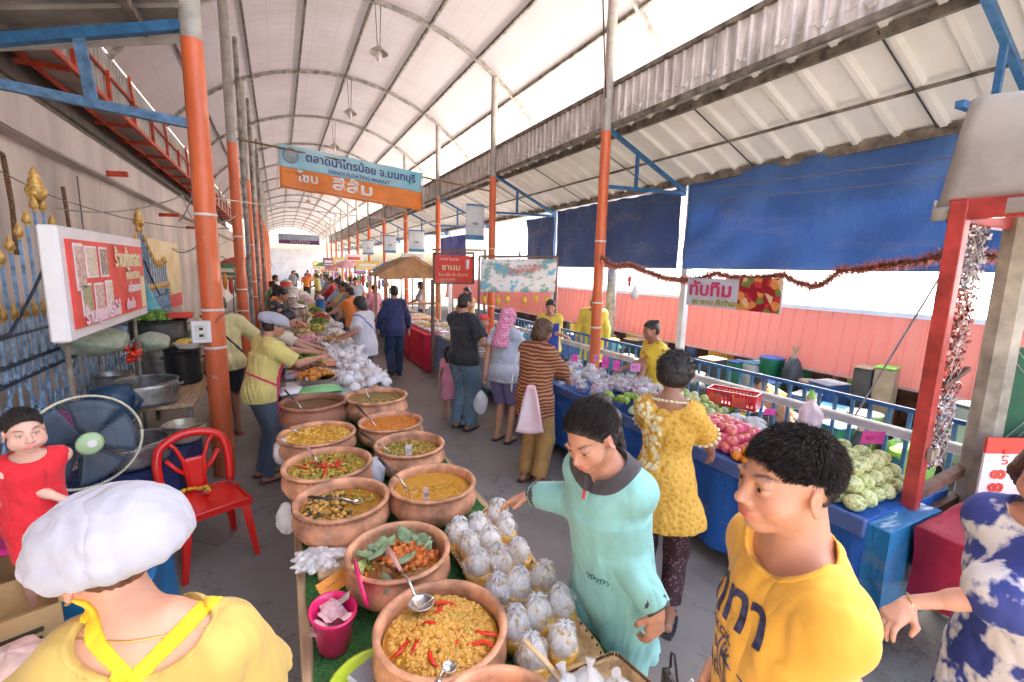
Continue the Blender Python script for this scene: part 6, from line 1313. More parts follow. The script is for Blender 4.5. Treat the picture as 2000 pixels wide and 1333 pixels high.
def m_eye():
    t = NT('eyeball'); sp = t.add('ShaderNodeSeparateXYZ'); t.link(t.coord(), sp.inputs[0]); d = t.math('SQRT', t.math('ADD', t.math('POWER', sp.outputs[0], 2.0), t.math('POWER', sp.outputs[2], 2.0)))
    t.col(t.ramp(t.math('MULTIPLY', d, 100), [(0, (.006, .004, .004)), (.30, (.006, .004, .004)), (.34, (.05, .022, .012)), (.55, (.035, .015, .008)), (.62, (.62, .58, .55))])); t.set(Roughness=.08); return t.m
M_EYE = m_eye()
def rotM(rx=0, ry=0, rz=0): return np.array((Matrix.Rotation(rz, 3, 'Z') @ Matrix.Rotation(rx, 3, 'X') @ Matrix.Rotation(ry, 3, 'Y')))
def ik(a, t, l1, l2, hint):
    a = np.array(a, float); t = np.array(t, float); d = t-a; L = np.linalg.norm(d); L = min(L, (l1+l2)*.995); d = unit(d); t = a+d*L
    x = (l1*l1-l2*l2+L*L)/(2*L); y = math.sqrt(max(0, l1*l1-x*x)); h = np.array(hint, float); h = unit(h-d*h.dot(d)); return a+d*x+h*y, t
def person(label, loc, rz, h=1.65, female=False, lean=.05, side=0, head=(0, 0, 0), hands=((None, None)), hdir=(None, None), curl=(.35, .35), res=.012, fres=None, hres=None, skin=(.50, .25, .155), hair='short', hairm=None,
           top=None, bottom=None, feet=None, stride=0, pose='stand', zbase=0, headscale=1.0, bulk=1.0, torso_len=1.0, extras=None, group=None, elbow=(None, None), cat='person', palm=(None, None), headoff=(0, 0, 0), wr=1.0):
    root = empty('person', (loc[0], loc[1], zbase), rz, label, cat, group); k = h/1.7
    cz, sz = math.cos(-rz), math.sin(-rz)
    def W(p): p = np.array(p, float)-V(loc[0], loc[1], zbase); return V(cz*p[0]-sz*p[1], sz*p[0]+cz*p[1], p[2])/k
    # ---- skeleton, in units of a 1.7 m body
    pz = {'stand': .93, 'sit': .50}[pose]; Rl = rotM(-lean, side, 0); Pp = V(0, 0, pz)
    T = lambda x, y, z: Pp+Rl@V(x, y, z*torso_len)
    sw = (.150 if female else .178)*bulk; N = T(0, -.012, .50); HR = rotM(-(lean*.3)+head[0], head[2], head[1]); Hc = N+Rl@V(0, .012, .04)+HR@V(0, .022, .118*headscale)+V(*headoff); hs = headscale*.945
    SH = [T(sx*sw, -.01, .45) for sx in (-1, 1)]
    arms = []
    for i, sx in enumerate((-1, 1)):
        tgt = hands[i] if hands and hands[i] is not None else None
        t = W(tgt[:3]) if tgt is not None else SH[i]+V(sx*.09, .07, -.50)
        hint = elbow[i] if elbow[i] is not None else (sx*.5, -.7, -.5)
        E, Wt = ik(SH[i], t, .275, .245, hint); arms.append((SH[i], E, Wt))
    legs = []
    for i, sx in enumerate((-1, 1)):
        hip = V(sx*.085, 0, pz-.03)
        if pose == 'sit': ank = V(sx*.12, .38, .09); K, A = ik(hip, ank, .42, .41, (0, .3, 1))
        else:
            st = stride*(1 if i else -1)
            ank = V(sx*.09, st, .085+(.07 if st < 0 and abs(stride) > .1 else 0)); K, A = ik(hip, ank, .425, .415, (sx*.05, 1, 0))
        legs.append((hip, K, A))
    allp = [Hc, *SH, *[p for a in arms for p in a], *[p for l in legs for p in l], Pp]
    lo = np.min(allp, 0)-V(.24, .30, .14); hi = np.max(allp, 0)+V(.24, .30, .19); lo[2] = -.03; hi[2] = Hc[2]+.2
    fres = fres or res; hres = hres or max(.0045, min(res*.6, .008)); r_ = res/k
    fx = []; HB = .13*hs
    fine = [[(Hc[q]-HB, Hc[q]+HB, fres/k)] if fres < res else [] for q in range(3)]
    # hands
    HD = []
    for i, sx in enumerate((-1, 1)):
        S_, E, Wt = arms[i]; d = unit(Wt-E); 
        if hdir[i] is not None: dd = np.array(hdir[i], float); dd = V(cz*dd[0]-sz*dd[1], sz*dd[0]+cz*dd[1], dd[2]); d = unit(dd)
        pn = V(-sx*1.0, .15, 0) if palm[i] is None else V(cz*palm[i][0]-sz*palm[i][1], sz*palm[i][0]+cz*palm[i][1], palm[i][2])
        if palm[i] is None and abs(d.dot(unit(pn))) > .8: pn = V(0, 0, -1)
        if palm[i] is None and abs(d[2]) < .5: pn = V(0, 0, -1.)
        pn = unit(pn-d*pn.dot(d)); lat = np.cross(pn, d)*(1 if i else -1); HD.append((Wt, d, pn, lat))   # lat points to the thumb side
        c = Wt+d*.09
        for q in range(3): fine[q].append((c[q]-.1, c[q]+.1, hres/k))
    ax = [axis(lo[q], hi[q], r_, fine[q]) for q in range(3)]
    B = Field(*ax); bu = bulk; fw = .93 if female else 1.0
    def torso(F, o, kk=.05, breast=True):
        F.ell(T(0, .005, .34), (.148*bu*fw+o, .100*bu+o, .165+o*.5), Rl, kk); F.ell(T(0, .008, .16), (.128*bu*fw+o, .088*bu+o, .15+o*.3), Rl, kk); F.ell(T(0, -.005, .0), (.155*bu+o, .112*bu+o, .125+o*.5), Rl, kk)
        F.cone(T(-sw*.8, -.012, .445), T(sw*.8, -.012, .445), .052*bu+o*.8, .052*bu+o*.8, kk)
        for s in (-1, 1):
            F.cone(T(s*.03, -.02, .51), T(s*sw*.9, -.015, .462), .042+o*.6, .040*bu+o*.7, kk)
            if female and breast: F.ell(T(s*.065, .075, .31), (.062*bu+o*.5, .052*bu+o*.6, .062+o*.5), Rl, .04)
    torso(B, 0, .05, not (top and top.get('flat')))
    nk = .048 if female else .052
    B.cone(N+Rl@V(0, -.012, -.03), Hc+HR@V(0, -.030, -.06)*hs, nk*1.10, nk*.95, .02)
    for i, sx in enumerate((-1, 1)):
        S_, E, Wt = arms[i]; am = (.86 if female else 1)*bulk**.6
        B.cone(S_, E, .050*am, .037*am, .03); B.cone(S_+(E-S_)*.1, S_+(E-S_)*.55, .046*am, .043*am, .03); B.cone(E, Wt, .037*am, .0255*am, .015); B.cone(E+(Wt-E)*.05, E+(Wt-E)*.5, .037*am, .036*am, .02)
        Wt, d, pn, lat = HD[i]; cu = curl[i]; q = .92 if female else 1
        kn = [Wt+d*.088*q+lat*.028*q, Wt+d*.092*q+lat*.009*q, Wt+d*.087*q-lat*.010*q, Wt+d*.078*q-lat*.028*q]
        for p_ in kn: B.cone(Wt+d*.012+(p_-Wt)*.12, p_-pn*.0, .0165, .0125, .012, pad=.03)
        B.cone(Wt+d*.02+lat*.015, Wt+d*.06+lat*.022+pn*.006, .017, .013, .012, pad=.03)
        for j, (p_, ln) in enumerate(zip(kn, (.070, .078, .072, .056))):
            a = p_; ang = cu*(.45+.12*j); dr = unit(d+lat*(.10-.07*j)*(1-cu)); 
            for sg, (f_, r0, r1) in enumerate(((.45, .0098, .0088), (.30, .0088, .0080), (.25, .0080, .0066))):
                dv = unit(dr*math.cos(ang)+pn*math.sin(ang)); b = a+dv*ln*f_*q; B.cone(a, b, r0, r1, .0035, pad=.02); a = b; ang += cu*(1.05 if sg == 0 else .75)
        a = Wt+d*.03+lat*.030+pn*.006; b = a+unit(d*.75+lat*.75+pn*(.3+.5*cu))*.036*q; c = b+unit(d*1.0+lat*(.15-.5*cu)+pn*(.2+.7*cu))*.030*q; B.cone(Wt+d*.015+lat*.015, a, .015, .0135, .012, pad=.02); B.cone(a, b, .0125, .0105, .006, pad=.02); B.cone(b, c, .0105, .0082, .004, pad=.02)
    for i, sx in enumerate((-1, 1)):
        Hp, K, A = legs[i]; B.cone(Hp, K, .082*bu, .053, .04); B.cone(K, A, .052, .033, .02); B.cone(K+(A-K)*.15+V(0, -.012, 0), K+(A-K)*.5+V(0, -.01, 0), .046, .036, .02)
        ft = A+V(0, 0, -.045); B.cone(ft+V(0, -.03, 0), ft+V(0, .05, -.003), .032, .031, .015); B.cone(ft+V(0, .05, -.006), ft+V(sx*.012, .135, -.014), .031, .022, .015)
        if hres < .008 or res < .014:
            for j in range(5): B.cone(ft+V(sx*.012+.0135*(j-2), .13, -.018), ft+V(sx*.012+.0155*(j-2), .165-.006*abs(j-(0 if sx > 0 else 4))*1.0, -.02), .010, .008, .004)
    # ---- head
    Hp = lambda x, y, z: Hc+HR@(V(x, y, z)*hs)
    def he(x, y, z, rx_, ry_, rz_, kk=.01, op='add', R=None): B.ell(Hp(x, y, z), (rx_*hs, ry_*hs, rz_*hs), HR if R is None else HR@R, kk*hs, op, pad=.03)
    ch_ = headscale > 1.3
    he(0, -.015, .028, .074, .094, .084, .02); he(0, .022, -.026, .058, .068, .076, .025); he(0, .058, -.090, .024, .024, .018, .03)
    for s in (-1, 1):
        he(s*.038, .050, -.030, .026, .024, .028, .03)
        if ch_: he(s*.042, .046, -.048, .030, .030, .030, .03); he(s*.044, .018, -.060, .014, .034, .022, .025)
        he(s*.076, -.008, -.006, .008, .0165, .028, .005, R=rotM(0, 0, -s*.35))
        he(s*.0845, -.005, -.003, .006, .010, .018, .004, 'sub', R=rotM(0, 0, -s*.35)); he(s*.080, -.010, -.034, .006, .010, .009, .006)
        he(s*.029, .080, .020, .022, .010, .007, .014)
        he(s*.031, .088, .002, .017, .011, .010, .012, 'sub')
        he(s*.031, .0755, .002, .0150, .0125, .0125, .004)
        he(s*.031, .0895, .001, .0132, .0085, .0052, .002, 'sub')
    B.cone(Hp(0, .082, .010), Hp(0, .100, -.026), .0075*hs, .0105*hs, .012*hs); he(0, .102, -.030, .0115, .012, .010, .010)
    for s in (-1, 1): he(s*.0125, .094, -.034, .0085, .010, .0075, .006); he(s*.007, .100, -.041, .0035, .005, .003, .002, 'sub')
    he(0, .081, -.060, .027, .014, .015, .018); he(0, .0905, -.0565, .023, .0085, .0050, .005); he(0, .0895, -.0665, .020, .0090, .0062, .005); he(0, .100, -.0613, .025, .0085, .0013, .0015, 'sub')
    sk = np.array(skin)
    def skincol(P):
        C = np.tile(sk, (len(P), 1)); q = (P-Hc)@HR/hs; x, y, z = q.T; on = (y > .045)
        def put(m, c, a=1): m = np.clip(m, 0, 1)[:, None]*a; C[:] = C*(1-m)+np.array(c)*m
        put(on*np.exp(-((x/.026)**4+((z+.0615)/.0115)**4+((y-.09)/.022)**4)), (sk[0]*.95+.05, sk[1]*.45+.02, sk[2]*.5+.03), .85)
        put(on*np.exp(-((np.abs(x)-.040)/.022)**2-((z+.03)/.02)**2), (sk[0]*1.1, sk[1]*.82, sk[2]*.85), .5)
        by = .0225+.010*np.clip((.030-np.abs(np.abs(x)-.035))/.03, 0, 1); put(on*np.exp(-((np.abs(x)-.033)/.019)**6-((z-by)/.0034)**4), (.03, .018, .012), .85)
        put(on*np.exp(-((np.abs(x)-.031)/.0155)**6-((z-.0065)/.0018)**2), (.02, .012, .01), .9)
        put(on*np.exp(-((np.abs(x)-.031)/.018)**2-((z+.010)/.009)**2), (sk[0]*.72, sk[1]*.62, sk[2]*.6), .45)
        rr_ = np.random.RandomState(5); bl = sum(np.sin(P@(rr_.randn(3)*38)+rr_.rand()*6) for _ in range(6))/6; C[:] = C*(1+.09*bl[:, None]*np.array([.6, 1.1, 1.2]))
        put(np.exp(-((np.abs(x)-.083)/.012)**2-((y+.01)/.03)**2-((z+.005)/.03)**2), (sk[0]*1.1, sk[1]*.75, sk[2]*.75), .4)
        return C
    # shirt / trousers fields
    made = {}
    if top:
        F = Field(*ax); o = top.get('o', .018); torso(F, o, .05, not top.get('flat')); hem = top.get('hem', .86)
        if top.get('dress'):
            w_ = top['dress']; F.cone(Pp+V(0, 0, .05), V(0, .0, hem-.12), .15*bu+o, w_, .06); F.ell(V(0, 0, hem+.02), (w_*1.25, w_*.9, .2), None, .06)
        else:
            q0 = -.10 if hem < pz-.04 else 0; F.ecyl(Pp, Rl, hem-pz-.12, .34, (.158*bu+o*.9, .118*bu+o*.9), (.140*bu+o*.9, .100*bu+o*.9), .05)
        if top.get('collarneck', True): pass
        sl = top.get('sleeve', .5)
        for i in range(2):
            S_, E, Wt = arms[i]; so = top.get('so', .022); ln = sl
            if sl <= 0: continue
            if sl <= 1: F.cone(S_+(T(0, -.01, .4)-S_)*.15, S_+(E-S_)*sl, .056*bu+so*.6, .046+so, .03, cut=True)
            else:
                F.cone(S_+(T(0, -.01, .4)-S_)*.15, E, .055*bu+so*.6, .044+so*1.1, .03); F.cone(E, E+(Wt-E)*(sl-1), .044+so*1.1, .034+so*top.get('cuff', .6), .012, cut=True)
        nr = top.get('neck', .085); nc = N+Rl@V(0, top.get('ny', .02), top.get('nz', .045)); F.ell(nc, (nr*top.get('nw', 1.1), nr, nr*.85), Rl, .012, 'sub')
        if top.get('vneck'): F.cone(nc, N+Rl@V(0, .13, -top['vneck']), .05, .006, .01, 'sub')
        if top.get('wr', 0): F.wrinkle(top['wr']*wr, int(abs(loc[0]*100+loc[1]*37)) % 97, top.get('fr', 7), top.get('wz', .6))
        NE = Field(*ax); NE.ell(nc, (nr*top.get('nw', 1.1), nr, nr*.85), Rl, 0); made['top'] = F; made['neck'] = NE
    if bottom:
        F = Field(*ax); o = bottom.get('o', .015); wl_ = bottom.get('waist', pz+.10); F.ell(T(0, -.005, .0), (.155*bu+o, .112*bu+o, .14+o*.5), Rl, .04)
        if bottom.get('skirt'):
            sb = bottom['skirt']; F.cone(Pp, (legs[0][1]+legs[1][1])/2, .145*bu+o, .14+o, .05); F.cone((legs[0][1]+legs[1][1])/2, V(0, (legs[0][2][1]+legs[1][2][1])/2, sb), .14+o, .12+o, .05)
        else:
            for i in range(2):
                Hq, K, A = legs[i]; ln = bottom.get('len', 1.0); F.cone(Hq, K if ln > .5 else Hq+(K-Hq)*(ln*2), .088*bu+o, .060+o, .035, cut=ln <= .5)
                if ln > .5: F.cone(K, K+(A+V(0, 0, -.03)-K)*(ln-.5)*2, .060+o, .045+o*bottom.get('flare', 1.1), .025, cut=True)
        if bottom.get('wr', .004): F.wrinkle(bottom.get('wr', .004)*wr, 5+int(abs(loc[1]*50)) % 50, 7, .8)
        F.plane((0, 0, wl_), (0, 0, 1)); 
        if bottom.get('skirt'): F.plane((0, 0, bottom['skirt']), (0, 0, -1))
        made['bottom'] = F
        if top: made['top'].f = np.minimum(made['top'].f, F.f-.008)
    if top: made['top'].plane((0, 0, top.get('hem', .86)), (0, top.get('hemt', 0), -1))
    body = fobj('body', B, M_SKIN, root, skincol)
    if top: fobj(top.get('name', 'shirt'), made['top'], top['m'], root)
    if top and top.get('collar'):
        q = made['top'].copy(); q.f = np.maximum(q.f-.007, np.abs(made['neck'].f-.022)-.024); fobj('collar', q, top['collar'], root)
    if top and res < .0125 and not top.get('vneck'):
        q = made['top'].copy(); q.f = np.maximum(q.f-.0025, np.abs(made['neck'].f-.005)-.006); fobj('neckband', q, top['m'], root)
    if bottom: fobj(bottom.get('name', 'trousers'), made['bottom'], bottom['m'], root)
    # hair: own field round the head
    hm = hairm or M_HAIR; hr = min(fres, .01)/k if res < .016 else .014; ln = .45 if 'long' in hair or 'pony' in hair else .16
    if hair in ('long',): ln = .42
    HF = Field(axis(Hc[0]-.17*hs, Hc[0]+.17*hs, hr), axis(Hc[1]-.19*hs, Hc[1]+.17*hs, hr), axis(Hc[2]-(ln+.02)*hs, Hc[2]+.18*hs, hr))
    def hh(x, y, z, a, b, c, kk=.02, op='add'): HF.ell(Hp(x, y, z), (a*hs, b*hs, c*hs), HR, kk*hs, op)
    vol = {'short': .006, 'spiky': -.001, 'curly': .028, 'bob': .016, 'bun': .007, 'pony': .007, 'long': .012, 'baby': .0035, 'cap': .004, 'none': 0}.get(hair, .006)
    if hair != 'none':
        hh(0, -.018, .033, .076+vol, .097+vol, .087+vol)
        if hair in ('short', 'curly', 'bob', 'bun', 'pony', 'long', 'cap'): hh(0, -.05, -.02, .066+vol, .06+vol, .06)
        if hair in ('bob', 'long'): hh(0, -.045, -.05, .082+vol, .065+vol, .08)
        if hair == 'long':
            HF.cone(Hp(0, -.06, -.05), Hp(0, -.08, -.32), .085*hs, .06*hs, .04); 
            for s in (-1, 1): HF.cone(Hp(s*.07, .01, .0), Hp(s*.085, .03, -.3), .035*hs, .03*hs, .03)
        if hair == 'bun': hh(0, -.10, .075, .042, .04, .036, .015)
        if hair == 'pony': HF.cone(Hp(0, -.10, .02), Hp(0, -.125, -.01), .03*hs, .034*hs, .01); HF.cone(Hp(0, -.13, -.02), Hp(.0, -.125, -.22), .032*hs, .012*hs, .02)
        if hair == 'lowknot': pass
        fl = {'bob': (.070, .035), 'curly': (.078, .05), 'short': (.070, .058), 'spiky': (.070, .060), 'baby': (.062, .070), 'cap': (.06, .03)}.get(hair, (.064, .070) if hair in ('bun', 'pony') else (.076, .066))
        n_ = HR@unit(V(0, .72, -.55)); HF.plane(Hp(0, fl[0], fl[1]), n_)
        if hair in ('short', 'spiky', 'curly', 'baby', 'bun', 'pony'): HF.plane(Hp(0, -.06, -.078 if hair != 'curly' else -.095), HR@V(0, .25, -1))
        if hair in ('curly',):
            R = np.random.RandomState(3)
            for _ in range(160): v = R.randn(3); v[2] = abs(v[2])*.9-.3; v = unit(v); (hh(v[0]*.092, -.018+v[1]*.112, .033+v[2]*.10, .020, .020, .020, .006) if v[1] < .5 or v[2] > .5 else None)
        if hair not in ('spiky',): HF.wrinkle(.0022*(2.2 if hair == 'bob' else 1), 3, 34, .5)
        for s in (-1, 1):
            if hair not in ('long', 'bob', 'curly'): hh(s*.083, .0, -.008, .022, .030, .038, .004, 'sub')
        fobj('hair', HF, hm, root)
    if res < .013:
        for s in (-1, 1):
            e = MB(); e.blob((0, 0, 0), .0122*hs, 16, 12); eo = e.build('eye', M_EYE, root, smooth=True); eo.location = Hp(s*.031, .0735, .0015); eo.rotation_euler = Matrix(HR.tolist()).to_euler()
    info = dict(root=root, k=k, Hc=Hc, HR=HR, hs=hs, Hp=Hp, arms=arms, T=T, N=N, Rl=Rl, B=B, made=made, ax=ax, legs=legs, W=W, HD=HD, Pp=Pp, sw=sw, bu=bu, torso=torso, SH=SH)
    if feet:
        for i in range(2):
            A = legs[i][2]; sx = (-1, 1)[i]; m = MB(); z0 = A[2]-.085
            if feet[0] == 'shoe': m.blob((A[0], A[1]+.045, z0+.035), (.047, .145, .042), 14, 8); m.box((A[0], A[1]+.045, z0+.006), (.085, .27, .014), bev=.006)
            else:
                m.grid(lambda u, v: (A[0]+sx*.006+(v-.5)*.09*(math.sin(.25+u*2.7)**.4), A[1]-.085+.27*u, z0+.004+.0*u), 12, 6, .014)
                m.tube([(A[0]-.045, A[1]+.05, z0+.0), (A[0]-.02, A[1]+.085, z0+.048), (A[0]+.01, A[1]+.105, z0+.045), (A[0]+.047, A[1]+.05, z0+.0)], .007, 6)
            m.build('shoe' if feet[0] == 'shoe' else 'sandal', feet[1], root, smooth=True, auto=.7)
    if extras: extras(info)
    root.scale = (k, k, k); return info
def band(I, slabs, w, m_, name, t=.006, fields=('top',), cuts=()):
    """strap that follows the clothed body: shell cut by planes"""
    f = I['B'].copy() if 'body' in fields else None
    for n_ in fields:
        if n_ in I['made']: f = I['made'][n_].copy() if f is None else (setattr(f, 'f', np.minimum(f.f, I['made'][n_].f)) or f)
    f.f -= t; (p, n_) = slabs; f.slab(p, n_, w)
    for (p, n_) in cuts: f.plane(p, n_)
    return fobj(name, f, m_, I['root'])
def strands(I, n, length, m_, name='hair_strands', up=.6, zmin=.0, spread=.35, w=.0011, seed=0, back=.0, keep=None, vol=.0, droop=0, comb=None, cut=True):
    R = np.random.RandomState(seed); g = MB(); vs = []; fs = []; c = 0
    HR, hs, Hp = I['HR'], I['hs'], I['Hp']
    while c < n:
        v = R.randn(3); v = unit(v)
        p = V(v[0]*(.078+vol), -.018+v[1]*(.099+vol), .033+v[2]*(.089+vol)); pl = (p[1]-.072)*.72-(p[2]-.060)*.55
        if pl > -.001 or p[2] < zmin+.0 or (p[2] < .03 and abs(p[0]) > .06 and p[1] > -.03): continue
        if keep is not None and not keep(p): continue
        nrm = unit(V(v[0]/.078, v[1]/.099, v[2]/.089)); d = unit(nrm*(1-up)+V(0, -back, up)+R.randn(3)*spread); L = length*R.uniform(.6, 1.25)*(1.0 if p[2] > .05 else .55)
        if comb is not None: cb = V(*comb(p)); cb = unit(cb-nrm*cb.dot(nrm)); d = unit(cb+nrm*up+R.randn(3)*spread)
        if callable(droop): d = unit(d+droop(p))
        a = Hp(*p); b = a+HR@(d*L*.5)*hs; e = b+HR@(unit(d+V(0, .0, -.25)+R.randn(3)*.15)*L*.5)*hs; sd = unit(np.cross(b-a, R.randn(3)))*w
        i = len(vs); vs += [a-sd, a+sd, b+sd*.8, b-sd*.8, e]; fs += [(i, i+1, i+2, i+3), (i+3, i+2, i+4)]; c += 1
    g.add(vs, fs); o = g.build(name, m_, I['root'], smooth=True); o['kind'] = 'stuff'; return o
def decal(src, target, parent, direction, off=.0025, keep=True):
    """wraps a flat mesh onto a garment: rays along direction (parent frame)"""
    from mathutils.bvhtree import BVHTree
    me = target.data; bvh = BVHTree.FromPolygons([v.co for v in me.vertices], [tuple(p.vertices) for p in me.polygons]); d = Vector([float(q) for q in unit(direction)])
    import bmesh; b = bmesh.new(); b.from_mesh(src.data)
    bmesh.ops.triangulate(b, faces=b.faces[:])
    for _ in range(2): bmesh.ops.subdivide_edges(b, edges=[e for e in b.edges if e.calc_length() > .012], cuts=1, use_grid_fill=False); bmesh.ops.triangulate(b, faces=b.faces[:])
    Mx = src.matrix_basis.copy(); bad = []
    for v in b.verts:
        p = Mx @ v.co; hit = bvh.ray_cast(p-d*.4, d)
        if hit[0] is None: bad.append(v); continue
        v.co = hit[0]-d*off
    bmesh.ops.delete(b, geom=bad, context='VERTS'); b.to_mesh(src.data); b.free(); src.matrix_basis = Matrix.Identity(4); return src
# ================================================================ people
def RZ(dx, dy): return math.atan2(-dx, dy)
M_HAIRS = mat('black_hair_strand', (.008, .006, .005), .6, var=.5, scale=90, c2=(.028, .02, .017), spec=.2)
SK1 = (.62, .33, .22); SK2 = (.52, .27, .17); SK3 = (.40, .20, .12); SKB = (.72, .45, .34)
C_YEL = cloth('pale_yellow_cotton', (.58, .40, .10)); C_YEL2 = cloth('lemon_cotton', (.68, .56, .17)); C_GOLD = cloth('golden_yellow_cotton', (.76, .40, .045)); C_TEAL = cloth('pale_teal_jersey', (.25, .56, .54), rough=.6); C_DGREY = cloth('charcoal_knit', (.06, .055, .06))
C_WHITE = cloth('white_cotton', (.64, .63, .69), .03); C_BLACK = cloth('black_cotton', (.025, .025, .028)); C_NAVY = cloth('navy_work_cotton', (.035, .045, .15), .2); C_DENIM = cloth('blue_denim', (.08, .15, .22), .3, c2=(.18, .27, .33), scale=4); C_STRAP = cloth('bright_yellow_tape', (.90, .55, .01), .03)
M_GOLDCH = mat('gold_chain', (.8, .5, .15), .3, .8)
def chain(I, r=.075, drop=.05, z=0, name='necklace', rr=.0018, m_=None, back=False):
    from mathutils.bvhtree import BVHTree
    me = [c for c in I['root'].children if c.name.startswith('body')][0].data; bv = BVHTree.FromPolygons([v.co for v in me.vertices], [tuple(p.vertices) for p in me.polygons]); m = MB(); N = I['N']; P = []
    for a in np.linspace(0, 2*PI, 50):
        c = N+I['Rl']@V(0, -.005, .028-drop*max(0, math.sin(a))**2+z); d = I['Rl']@V(math.cos(a), math.sin(a), 0); h = bv.ray_cast(Vector((c+d*.2).tolist()), Vector((-d).tolist())); P.append(np.array(h[0])+d*.001 if h[0] else c+d*r)
    m.tube(P, rr, 6); return m.build(name, m_ or M_GOLDCH, I['root'], smooth=True)
def mopcap(I, sc=1.0, puff=1.0, back=.0, brim=.02):
    Hp, HR, hs = I['Hp'], I['HR'], I['hs']; r = .006 if sc > 1.2 else .008; f = Field(*[axis(I['Hc'][q]-.24, I['Hc'][q]+.24, r) for q in range(3)])
    f.ell(Hp(0, -.03-back, .075), (.108*sc, .128*sc, .062*sc*puff), HR, .03); f.ell(Hp(0, -.02, .045), (.092*sc*.97, .112*sc*.97, .035), HR, .02)
    R = np.random.RandomState(4)
    for j in range(26):
        a = 2*PI*j/26; f.ell(Hp(.100*sc*math.cos(a), -.025-back+.120*sc*math.sin(a), .045+.006*math.sin(j*2.1)), (.019, .019, .022), HR, .022)
    if brim: f.ell(Hp(0, .085, .035), (.07, .06, .009), HR@rotM(-.15), .015)
    f.ell(Hp(0, -.015, -.012), (.08, .1, .062), HR, .012, 'sub'); f.wrinkle(.0035, 5, 8, 1.0); f.wrinkle(.0015, 15, 18, 1.0)
    return fobj('white_cap', f, cloth('white_net_cap', (.40, .40, .46), .02, .85), I['root'])
# P1 foreground vendor seen from behind
def ex1(I):
    T = I['T']; mopcap(I, 1.17, 1.25, .015, 0); chain(I, .082, .0, -.02)
    a = T(-.13, -.1, .50); 
    for s in (-1, 1): band(I, (T(0, -.08, .435), I['Rl']@unit(V(s*.70, 0, .71))), .016, C_STRAP, 'apron_strap', .005, ('top', 'body'), cuts=[(T(0, -.0, .3), I['Rl']@V(0, 1, 0)), (T(0, 0, .57), I['Rl']@V(0, 0, 1)), (T(s*.165, 0, 0), V(s, 0, 0)), (T(-s*.165, 0, 0), V(-s, 0, 0))])
    m = MB(); m.lathe([(0, -.004), (.006, 0), (0, .006)], 8, c=tuple(I['Hp'](-.083, -.012, -.042))); m.build('earring', M_GOLDCH, I['root'])
I1 = person('woman seen from behind in a white mop cap and yellow shirt with crossed apron straps', (-.27, .97), RZ(.30, .95), 1.60, True, .14, head=(-.12, 1.05, .0), hands=(V(-.62, 1.25, .95), V(-.05, 1.22, .84)), res=.0085, fres=.0045, hres=.0045, skin=SK1, hair='baby', hairm=M_HAIRB, bulk=1.0, top=dict(m=C_YEL, o=.016, sleeve=.75, so=.034, neck=.108, ny=-.05, nz=.03, nw=1.15, wr=.0065, fr=6, hem=.8), bottom=dict(m=C_DGREY), extras=ex1, headoff=(-.07, .01, -.03))
# P2 toddler
def ex2(I):
    chain(I, .06, .07, m_=M_GOLDCH); T = I['T']; m = MB(); m.blob(T(.0, .125, .30), (.042, .006, .038), 14, 8); m.blob(T(.065, .115, .27), (.022, .005, .02), 10, 6); m.build('yellow_orange_patch', cloth('orange_patch', (.82, .25, .05)), I['root'], smooth=True)
    strands(I, 2500, .014, M_HAIR, up=.3, zmin=.02, spread=.3, w=.0009, vol=.002)
I2 = person('toddler in a red sleeveless top with a thin gold chain, standing by the fan', (-.97, 2.50), RZ(.42, -.9), .88, False, .0, head=(-.06, .10, .05), hands=(V(-1.16, 2.40, .98), V(-.78, 2.44, .98)), res=.0085, fres=.004, hres=.005, skin=SKB, hair='baby', zbase=.505, headscale=1.55, bulk=1.15, torso_len=.95, top=dict(m=cloth('bright_red_jersey', (.72, .012, .025)), o=.016, sleeve=0, neck=.10, ny=.03, nz=.03, wr=.003, hem=.8), bottom=dict(m=cloth('bright_red_jersey', None), o=.02, len=.4), extras=ex2)
# P3 vendor in yellow serving
def ex3(I): mopcap(I, 1.08, .9, .0, .02); T = I['T']; band(I, (T(0, 0, .12), I['Rl']@unit(V(0, .35, 1))), .012, cloth('hot_pink_tape', (.72, .03, .12)), 'apron_tie', .005, ('top',)); ap3(I)
M_APR = cloth('crimson_apron', (.66, .01, .09))
def ap3(I, m_=None, z0=.58, w_=.15):
    f = I['made']['top'].copy(); f.f = np.minimum(f.f, I['made']['bottom'].f if 'bottom' in I['made'] else f.f); T = I['T']; f.f -= .009; f.plane((0, .045, 0), (0, -1, 0)); f.plane(T(0, 0, .40), I['Rl']@V(0, 0, 1)); f.plane((0, 0, z0), (0, 0, -1))
    for s in (-1, 1): f.plane((s*w_, 0, 0), (s, 0, 0))
    fobj('apron', f, m_ or M_APR, I['root'])
person('woman vendor in white cap, yellow shirt and crimson apron reaching over the packages', (-.22, 4.72), RZ(.93, .36), 1.60, True, .22, head=(-.25, -.15, 0), hands=(V(.32, 5.15, 1.12), V(.30, 4.75, 1.15)), res=.013, fres=.006, skin=SK2, hair='cap', bulk=1.12, top=dict(m=C_YEL2, sleeve=.85, so=.03, wr=.004, hem=.84), bottom=dict(m=cloth('slate_leggings', (.09, .12, .16)), o=.008), feet=('sandal', cloth('dark_maroon_sandal', (.14, .03, .03))), extras=ex3)
# P4 bent woman behind her
def ex4(I): ap3(I, cloth('orange_apron', (.82, .20, .03)))
person('dark haired woman in cream shirt and orange apron bending over the packages', (-.22, 5.75), RZ(.95, .1), 1.6, True, .42, head=(-.45, -.2, .1), hands=(V(.38, 5.95, 1.05), V(.42, 5.6, 1.02)), res=.015, fres=.009, skin=SK2, hair='pony', top=dict(m=cloth('cream_cotton', (.72, .62, .45)), sleeve=.7, wr=.004), bottom=dict(m=C_DGREY), extras=ex4)
